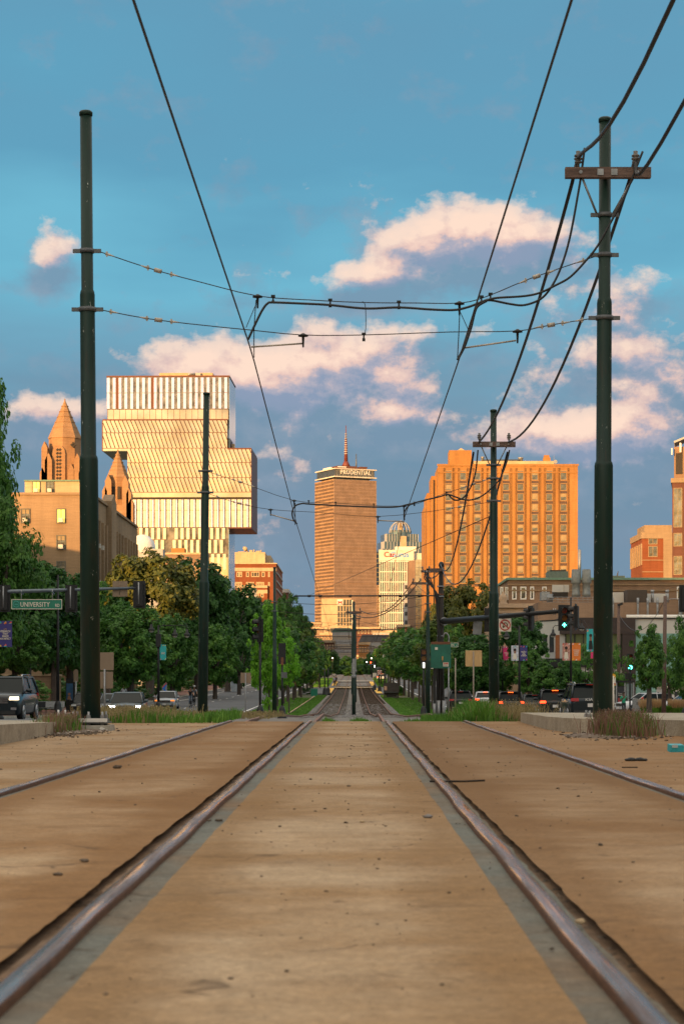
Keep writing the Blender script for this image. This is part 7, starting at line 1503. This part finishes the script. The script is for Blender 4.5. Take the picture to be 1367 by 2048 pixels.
# ------------------------------------------------------------------ platforms
m_plat = M('platform_asphalt', (.11, .115, .12), .85, var=.2); PY0 = 268
for s in (-1, 1):
    xa, xb = (2.95, 6.6) if s > 0 else (-6.9, -2.85)
    b = MB(); ys = [y for y in range(PY0, 421, 8)]
    for y0, y1 in zip(ys, ys[1:]):
        za, zb_ = gz(0, y0), gz(0, y1)
        b.face([(xa, y0, za + .2), (xb, y0, za + .2), (xb, y1, zb_ + .2), (xa, y1, zb_ + .2)]); b.face([(xa, y0, za - .2), (xa, y1, zb_ - .2), (xa, y1, zb_ + .2), (xa, y0, za + .2)])
        b.face([(xb, y0, za - .2), (xb, y1, zb_ - .2), (xb, y1, zb_ + .2), (xb, y0, za + .2)])
    b.face([(xa, PY0, gz(0, PY0) - .3), (xb, PY0, gz(0, PY0) - .3), (xb, PY0, gz(0, PY0) + .2), (xa, PY0, gz(0, PY0) + .2)]); b.build('platform', m_plat, kind='structure')
    e0, e1 = (xa + .02, xa + .75) if s > 0 else (xb - .75, xb - .02)
    for ya, yb in ((PY0 + 1, 322), (352, 400)):
        o = sheet('platform_edge', e0, e1, ya, yb, .22, m_yellow)
sheet('pedestrian_crossing', -7, 6.8, 324, 333, .24, m_conc_d); sheet('crossing_edge', -2.9, 2.9, 322.6, 324, .25, m_yellow); sheet('crossing_edge', -2.9, 2.9, 333, 334.5, .25, m_yellow); sheet('pedestrian_crossing', -7, 6.8, 404, 412, .24, m_conc)
def shelter(x, Y, label, L_=9):
    t = thing('platform_shelter', label, 'shelter', (x, Y, gz(0, Y) + .2), group='platform shelters')
    s = 1 if x > 0 else -1
    def roof(b):
        for k in range(8):
            a0, a1 = k / 8, (k + 1) / 8; f = lambda a: (s * (-1.1 + 2.4 * a), 2.55 + .5 * math.sin(math.pi * (.25 + .75 * a)) )
            (xa, za), (xb, zb_) = f(a0), f(a1); b.face([(xa, 0, za), (xb, 0, zb_), (xb, L_, zb_), (xa, L_, za)], smooth=True); b.face([(xa, 0, za - .1), (xb, 0, zb_ - .1), (xb, 0, zb_), (xa, 0, za)]); b.face([(xa, L_, za - .1), (xb, L_, zb_ - .1), (xb, 0, zb_ - .1), (xa, 0, za - .1)])
    part(t, 'roof', M('shelter_roof', (.2, .26, .32), .3, .5), roof)
    for y in (.3, L_ * .5, L_ - .3): part(t, 'post', m_black, lambda b: b.tube([(s * .9, y, 0), (s * .9, y, 2.9)], .08, 8)); part(t, 'post', m_black, lambda b: b.tube([(s * -.2, y, 0), (s * -.2, y, 2.95)], .06, 8))
    part(t, 'panel', M('shelter_panel', (.3, .3, .3), .4), lambda b: [b.box(min(s * .8, s * .84), max(s * .8, s * .84), .5 + k * L_ / 3, L_ / 3 - .3 + k * L_ / 3, .6, 2.3) for k in range(3)])
    return t
shelter(4.7, 337, 'curved blue grey shelter roof on the right platform, front one'); shelter(4.6, 362, 'curved shelter roof on the right platform, behind the front one'); shelter(-5.3, 322, 'small curved shelter on the left platform', 4); shelter(4.4, 470, 'tiny far shelter on the right beyond the crossing', 5)
for px, Y, lab in ((649, 262, 'black platform post on the left, outer one'), (656, 268, 'black platform post on the left, inner one'), (748.5, 300, 'black platform post with small white sign on the right platform'), (758.5, 288, 'black platform post carrying the round no turning sign')):
    x = X(px, Y); t = thing('platform_post', lab, 'post', (x, Y, gz(x, Y) + .15), group='platform posts'); part(t, 'post', m_black, lambda b: (b.tube([(0, 0, 0), (0, 0, 3.2)], .07, 8), flare_base(b, .28, .9)))
    if px == 748.5: part(t, 'plate', m_signwhite, lambda b: b.box(-.25, .25, -.12, -.09, 2., 2.5)); part(t, 'housing', m_sigblk, lambda b: b.box(-.18, .18, -.1, .1, 3.2, 4.2)); part(t, 'lens', m_whlit, lambda b: b.box(-.06, .06, -.14, -.1, 3.3, 3.6))
    if px == 758.5: part(t, 'plate', m_signwhite, lambda b: b.box(-.3, .3, -.12, -.09, 2.3, 2.95)); part(t, 'ring', m_redpaint, lambda b: (b.tube([(.25 * math.cos(R(a)), -.14, 2.62 + .25 * math.sin(R(a))) for a in range(0, 361, 20)], .035, 5), b.obox((0, -.14, 2.62), .25, .01, .03, Matrix.Rotation(R(40), 3, 'Y'))))
# sand bin, green bin
Y = 236; u = Y / F; x = X(782, Y); t = thing('sand_bin', 'dark weathered timber bin with sloping front and paper notice beside the right track', 'bin', (x, Y, gz(x, Y))); m_bin = M('bin_timber', (.06, .05, .045), .85, var=.35, scale=2, ms=(1, 1, 8))
part(t, 'box', m_bin, lambda b: (b.box(-.82, .82, .1, 1.1, .45, 1.75), b.box(-.88, .88, 0, 1.2, 0, .2), b.box(-.82, -.66, 0.05, 1.1, .2, .45), b.box(.66, .82, .05, 1.1, .2, .45))); part(t, 'lid', m_bin, lambda b: b.obox((0, .0, 1.28), .86, .04, .52, Matrix.Rotation(R(-8), 3, 'X'))); part(t, 'shelf', M('shelf_grey', (.1, .12, .11), .7), lambda b: b.box(-.8, .8, -.22, .1, .72, .78)); part(t, 'hollow', m_slot, lambda b: b.box(-.6, .6, .02, .09, .22, .6)); part(t, 'notice', M('notice_orange', (.6, .35, .22), .6), lambda b: b.obox((-.65, -.07, 1.2), .15, .01, .24, Matrix.Rotation(R(-8), 3, 'X')))
Y = 256; x = X(628, Y); t = thing('bin', 'dark green bin at the near end of the left platform', 'bin', (x, Y, gz(x, Y) + .05)); part(t, 'body', m_signgreen, lambda b: b.box(-.4, .4, -.3, .3, 0, .8)); part(t, 'lid', m_signgreen, lambda b: b.box(-.43, .43, -.33, .33, .8, .9, ch=.03))
t = thing('relay_box', 'rusty low timber piece lying on the ballast left of the left track', 'timber', (X(617, 138), 138, gz(-3, 138) + .03)); part(t, 'baulk', m_rust, lambda b: b.box(-.35, .35, -.1, .1, 0, .1)); part(t, 'end_plate', m_galv_d, lambda b: b.box(.35, .38, -.1, .1, 0, .1))
# ------------------------------------------------------------------ people
m_skin = M('skin', (.3, .16, .1), .6, var=.08); m_skin_d = M('skin_dark', (.12, .06, .04), .6, var=.08); m_hair = M('hair_dark', (.02, .014, .01), .7, var=.2); m_jean = M('dark_trousers', (.02, .022, .03), .8, var=.15); m_bluej = M('blue_trousers', (.1, .14, .2), .8, var=.15)
def person(label, x, y, rz, joints, top_m, leg_m, skin, hair=None, z0=None, helmet=None, cuts=(.88, 1.42), cat='person', pack=None):
    """joints: dict name -> (x, y, z); one continuous skinned body"""
    J = joints; t = thing('person', label, cat, (x, y, gz(x, y) + (z0 or 0)), rz)
    order = ['pelvis', 'waist', 'chest', 'neck', 'head0', 'head1', 'shl', 'ell', 'wrl', 'hnl', 'shr', 'elr', 'wrr', 'hnr', 'hpl', 'knl', 'anl', 'tol', 'hpr', 'knr', 'anr', 'tor']
    E = [(0, 1), (1, 2), (2, 3), (3, 4), (4, 5), (2, 6), (6, 7), (7, 8), (8, 9), (2, 10), (10, 11), (11, 12), (12, 13), (0, 14), (14, 15), (15, 16), (16, 17), (0, 18), (18, 19), (19, 20), (20, 21)]
    RD = dict(pelvis=(.15, .11), waist=(.13, .1), chest=(.16, .11), neck=(.06, .06), head0=(.085, .09), head1=(.08, .09), shl=(.065, .06), ell=(.045, .045), wrl=(.03, .03), hnl=(.04, .02), hpl=(.09, .09), knl=(.062, .062), anl=(.042, .045), tol=(.04, .035))
    vs_ = [J[k] for k in order]; rad = [RD[k if k in RD else k[:-1] + 'l'] for k in order]
    for h, s in (('hnl', -1), ('hnr', 1)):                # five fingers each
        hv = Vector(J[h]); d = (hv - Vector(J['wrl' if h == 'hnl' else 'wrr'])).normalized(); sd_ = d.cross(Vector((0, 1, 0))); sd_ = sd_.normalized() if sd_.length > .1 else Vector((1, 0, 0)); hi = order.index(h)
        for k, ln in enumerate((.055, .075, .085, .078, .06)):
            o_ = sd_ * ((k - 2) * .02); base_ = hv + d * (.02 if k else -.02) + o_ * (1 if k else 1.4); vs_.append(tuple(base_)); rad.append((.012, .01)); E.append((hi, len(vs_) - 1)); vs_.append(tuple(base_ + d * ln + Vector((0, -.015, 0)))); rad.append((.009, .008)); E.append((len(vs_) - 2, len(vs_) - 1))
    me = bpy.data.meshes.new('body'); me.from_pydata([tuple(v) for v in vs_], E, []); o = bpy.data.objects.new('tmp', me); COL.objects.link(o)
    sk = o.modifiers.new('skin', 'SKIN'); ss = o.modifiers.new('sub', 'SUBSURF'); ss.levels = ss.render_levels = 1
    for i, v in enumerate(me.skin_vertices[0].data): v.radius = rad[i]; v.use_root = (i == 0)
    dg = bpy.context.evaluated_depsgraph_get(); m2 = bpy.data.meshes.new_from_object(o.evaluated_get(dg)); bpy.data.objects.remove(o)
    m2.materials.clear(); [m2.materials.append(q) for q in (skin, top_m, leg_m, m_plast)]
    sl_ = {k: Vector(J[k]) for k in order}
    def near(p):                                          # which limb segment a face belongs to
        best = None
        for a, b_ in E[:21]:
            A, B = Vector(vs_[a]), Vector(vs_[b_]); q = max(0, min(1, (p - A).dot(B - A) / max(1e-6, (B - A).length_squared))); dd = (p - A.lerp(B, q)).length
            if best is None or dd < best[0]: best = (dd, order[b_], q)
        return best
    for f in m2.polygons:
        _, k, q = near(f.center); f.use_smooth = True
        f.material_index = 2 if k in ('hpl', 'hpr', 'knl', 'knr') or (k in ('anl', 'anr')) else 3 if k in ('tol', 'tor') else 1 if k in ('waist', 'chest', 'shl', 'shr') or (k in ('ell', 'elr') and q < .7) else 0
    b = bpy.data.objects.new('body', m2); COL.objects.link(b); b.parent = t
    hc = Vector(J['head1']); n_ = (Vector(J['head1']) - Vector(J['head0'])).normalized()
    part(t, 'hair', hair or m_hair, lambda q: q.ball(tuple(hc + Vector((0, .025, .035))), .095, .1, .085, 12, 8))
    if helmet: part(t, 'helmet', helmet, lambda q: q.ball(tuple(hc + Vector((0, .0, .07))), .125, .15, .09, 12, 8))
    fz = hc + Vector((0, -.085, -.05)); part(t, 'face', m_hair, lambda q: (q.ball((fz.x - .03, fz.y, fz.z + .03), .012, .01, .008, 6, 4), q.ball((fz.x + .03, fz.y, fz.z + .03), .012, .01, .008, 6, 4), q.box(fz.x - .022, fz.x + .022, fz.y - .006, fz.y + .02, fz.z - .042, fz.z - .034)))
    if pack: part(t, 'backpack', pack, lambda q: q.box(-.15, .15, .1, .28, J['waist'][2], J['chest'][2] + .1, ch=.03))
    return t
WALK = dict(pelvis=(0, 0, .93), waist=(0, 0, 1.08), chest=(0, 0, 1.3), neck=(0, 0, 1.46), head0=(0, -.01, 1.54), head1=(0, -.02, 1.64), shl=(-.18, 0, 1.38), ell=(-.26, .03, 1.12), wrl=(-.17, -.16, 1.2), hnl=(-.12, -.2, 1.27), shr=(.18, 0, 1.38), elr=(.27, .02, 1.13), wrr=(.2, -.14, 1.2), hnr=(.16, -.18, 1.28),
            hpl=(-.09, 0, .88), knl=(-.09, -.14, .5), anl=(-.08, -.18, .1), tol=(-.09, -.33, .04), hpr=(.09, 0, .88), knr=(.1, .02, .49), anr=(.09, .2, .13), tor=(.1, .1, .04))
person('woman in a green sleeveless top and black trousers walking beside the bus shelter', X(1246, 150), 150, R(8), WALK, M('green_top', (.01, .3, .17), .7), m_jean, m_skin_d)
STAND = dict(WALK, knl=(-.09, -.02, .49), anl=(-.09, 0, .08), tol=(-.1, -.14, .04), knr=(.09, -.02, .49), anr=(.09, .0, .08), tor=(.1, -.14, .04), ell=(-.25, .02, 1.1), wrl=(-.25, -.02, .88), hnl=(-.25, -.04, .8), elr=(.25, .02, 1.1), wrr=(.25, -.02, .88), hnr=(.25, -.04, .8))
RIDE = dict(pelvis=(0, .28, 1.02), waist=(0, .2, 1.16), chest=(0, .02, 1.36), neck=(0, -.06, 1.5), head0=(0, -.1, 1.58), head1=(0, -.12, 1.68), shl=(-.18, -.02, 1.42), ell=(-.24, -.22, 1.2), wrl=(-.22, -.44, 1.1), hnl=(-.22, -.5, 1.08), shr=(.18, -.02, 1.42), elr=(.24, -.22, 1.2), wrr=(.22, -.44, 1.1), hnr=(.22, -.5, 1.08),
            hpl=(-.09, .25, .98), knl=(-.1, -.08, .72), anl=(-.1, .05, .34), tol=(-.1, -.08, .28), hpr=(.09, .25, .98), knr=(.1, .0, .6), anr=(.1, .06, .16), tor=(.1, -.07, .12))
def bicycle(label, x, y, rz):
    t = thing('bicycle', label, 'bicycle', (x, y, gz(x, y)), rz, 'bicycles')
    for yy in (-.52, .52):
        w_ = part(t, 'wheel', m_tyre, lambda b: b.tube([(0, yy + .33 * math.cos(R(a)), .34 + .33 * math.sin(R(a))) for a in range(0, 361, 15)], .02, 6)); part(w_, 'spokes', m_rim, lambda b: [b.tube([(0, yy, .34), (0, yy + .32 * math.cos(R(a)), .34 + .32 * math.sin(R(a)))], .003, 3) for a in range(0, 360, 30)])
    part(t, 'frame', m_black, lambda b: [b.tube([p, q], .018, 6) for p, q in (((0, -.52, .34), (0, -.4, .95)), ((0, -.42, .85), (0, .2, .85)), ((0, -.4, .75), (0, .05, .3)), ((0, .05, .3), (0, .22, .9)), ((0, .05, .3), (0, .52, .34)), ((0, .52, .34), (0, .2, .85)))])
    part(t, 'saddle', m_plast, lambda b: b.ball((0, .24, .93), .07, .13, .03, 8, 6)); part(t, 'handlebar', m_plast, lambda b: b.tube([(-.26, -.5, 1.04), (-.2, -.42, 1.02), (.2, -.42, 1.02), (.26, -.5, 1.04)], .015, 6))
    return t
for px, Y, tp, lg, lab, hel, pk in ((381, 183, M('black_top', (.02, .02, .025), .7), m_bluej, 'cyclist in a dark top riding towards the viewer, front one of the near pair', None, None), (388, 192, M('grey_top', (.3, .32, .36), .7), m_jean, 'cyclist in a grey top with white helmet, behind the dark topped rider', m_white, m_plast),
                (457.5, 330, M('black_top', (.02, .02, .025)), m_jean, 'far cyclist in dark clothes on the left bike lane, left one of the far pair', None, None), (473, 322, M('black_top', (.02, .02, .025)), m_jean, 'far cyclist in dark clothes on the left bike lane, right one of the far pair', m_black, None)):
    x = X(px, Y); person(lab, x, Y, R(12), RIDE, tp, lg, m_skin, z0=.02, helmet=hel, pack=pk); bicycle('bicycle under the ' + lab.replace(' riding towards the viewer', '').replace(' with white helmet', '').replace(' in dark clothes on the left bike lane', ''), x, Y, R(12))
for px, Y, tp, lab in ((248, 190, M('grey_top', (.3, .32, .36)), 'person with a white cap seen over the grey sedan roof'), (258, 195, M('black_top', (.02, .02, .025)), 'person in dark top right of the person with the white cap'), (446, 320, M('pink_top', (.4, .2, .2), .7), 'person in a pinkish top sitting low by the far bike lane'), (1040, 205, M('black_top', (.02, .02, .025)), 'person in black standing behind the grey hatchback'),
                   (668, 345, M('grey_top', (.3, .32, .36)), 'person waiting on the left platform, left one'), (671.5, 352, M('black_top', (.02, .02, .025)), 'person waiting on the left platform, right one')):
    person(lab, X(px, Y), Y, R(rnd.uniform(-40, 40)), STAND, tp, m_jean, m_skin, z0=.15, helmet=m_white if px == 248 else None)
# ------------------------------------------------------------------ litter and stones on the slab
m_stone = M('pebble', (.1, .075, .055), .9, var=.5, scale=20); m_stone_g = M('grey_stone', (.2, .19, .19), .85, var=.2, scale=30)
def stone(b, x, y, s, r, z=0):
    n0 = len(b.v); seg, rings = 6, 4
    b.ball((x, y, z + s * .28), s * r.uniform(.7, 1.2), s * r.uniform(.7, 1.2), s * .45, seg, rings)
    for i in range(n0, len(b.v)): v = b.v[i]; b.v[i] = (v[0] + r.gauss(0, s * .12), v[1] + r.gauss(0, s * .12), max(z, v[2] + r.gauss(0, s * .08)))
r = random.Random(21); b = MB()
for k in range(2600):
    y = 3.5 + 34 * r.random() ** .8; x = r.uniform(-4.5, 5.)
    if r.random() < .5: x = r.choice((.1, 1.3, 3., -3.2, -.1)) + r.gauss(0, .5)
    stone(b, x, y, min(.014, .002 + r.expovariate(1 / .0022)), r)
b.build('gravel', m_stone, kind='stuff')
b = MB()
for k in range(1100):                      # broken grit inside the flangeways
    y = 3 + 35 * r.random(); s = r.choice((0, 1)); x = (RX[1] - .1 + r.gauss(0, .02)) if s else (RX[2] + .105 + r.gauss(0, .012)); stone(b, x, y, r.uniform(.006, .02), r, -.044)
for k in range(220): x, y = r.gauss(3.3, .3), r.gauss(27.4, .9); stone(b, x, y, r.uniform(.008, .03), r, .01)
for k in range(500): x, y = r.gauss(-3.85, .2), r.gauss(29.2, 1.2); stone(b, x, y, r.uniform(.008, .03), r, .01)
b.build('rubble', m_stone, kind='stuff')
b = MB()
for k in range(9000): y = r.uniform(118, 200); x = r.choice((r.uniform(-4.3, 4.2), r.uniform(2.8, 4.3), r.uniform(-4.5, -2.9))); stone(b, x, y, r.uniform(.03, .07), r, gz(x, y) + .01)
b.build('ballast_gravel', m_stone_g, kind='stuff')
b = MB()
for k in range(60): stone(b, r.gauss(3.35, .3), r.gauss(27.3, .8), r.uniform(.008, .022), r, .025)
for k in range(35): stone(b, r.gauss(-3.8, .22), r.gauss(29., 1.), r.uniform(.01, .03), r, .025)
b.build('litter', M('paper_litter', (.35, .3, .26), .8, var=.5, scale=8), kind='stuff')
def on_slab(px, py, z=0): Y = (CZ - z) * F / (py - HY); return X(px, Y), Y
for px, py, s, lab in ((855, 1636, .028, 'grey cube like stone lying between the two inner rails'), (724, 1645, .014, 'small pale stone left of the grey cube like stone'), (235, 1537, .04, 'brown pointed stone on the left panel beside the outer left rail'), (168, 1724, .02, 'small brown stone on the left panel, leftmost of four'), (116, 1751, .018, 'dark pebble on the left panel lower left'), (1160, 1848, .02, 'pale stone stuck in the gap beside the right inner rail'), (438, 1643, .018, 'dark pebble on the grey strip by the left inner rail')):
    x, Y = on_slab(px, py); b = MB(); stone(b, 0, 0, s, r, 0); o = b.build('stone', m_stone_g if s == .028 else (b_cream if 'pale' in lab else m_stone)); o.location = (x, Y, 0); tag(o, lab, 'stone', 'loose stones on the slab')
# black glove like rag, stick, blue carton
x, Y = on_slab(1270, 1522); t = thing('rag', 'crumpled black rag on the slab near the right edge', 'rag', (x, Y, 0))
def rag(b):
    rr_ = random.Random(4); n0 = 0
    for k in range(14): a = -.08 + k * .0125; b.ball((a, rr_.uniform(-.02, .02), .012), .022, .03, .012 + .01 * math.sin(k * .5) ** 2, 8, 5)
part(t, 'cloth', m_plast, rag)
x, Y = on_slab(1262, 1536); tag(MB().tube([(x - .08, Y, .006), (x + .05, Y + .01, .006)], .005, 5).build('twig', m_tar), 'thin dark twig below the crumpled black rag', 'twig'); x, Y = on_slab(930, 1565); tag(MB().tube([(x - .25, Y, .008), (x, Y + .02, .008), (x + .14, Y + .1, .01)], .007, 5).build('twig', m_tar), 'long dark twig lying beside the right inner rail', 'twig')
x, Y = on_slab(1350, 1504); t = thing('carton', 'crushed turquoise drink carton against the right kerb', 'litter', (x, Y, 0), R(12)); part(t, 'box', M('carton_turquoise', (.04, .4, .48), .5, var=.2, scale=20), lambda b: b.obox((0, 0, .04), .07, .05, .036, Matrix.Rotation(R(8), 3, 'X'))); part(t, 'flap', M('carton_pale', (.45, .5, .5), .5), lambda b: (b.obox((.16, .05, .035), .1, .05, .03, Matrix.Rotation(R(14), 3, 'Z')), b.obox((-.03, -.05, .06), .03, .01, .015)))
x, Y = on_slab(1092, 1451); t = thing('bottle', 'crushed clear plastic bottle at the foot of the right kerb', 'litter', (x, Y, .03), R(60)); part(t, 'body', M('clear_plastic', (.4, .48, .55), .15, .2), lambda b: b.tube([(0, -.1, 0), (0, -.08, 0), (0, .05, .005), (0, .09, .0)], [.02, .03, .032, .014], 10)); part(t, 'cap', m_white, lambda b: b.tube([(0, .09, 0), (0, .11, 0)], .014, 8))
x, Y = on_slab(205, 1462, 0); tag(MB().obox((0, 0, .03), .035, .03, .02, Matrix.Rotation(R(30), 3, 'Y')).build('paper_scrap', m_white), 'white paper scrap below the nearest left pole', 'litter').location = (x, Y, 0)
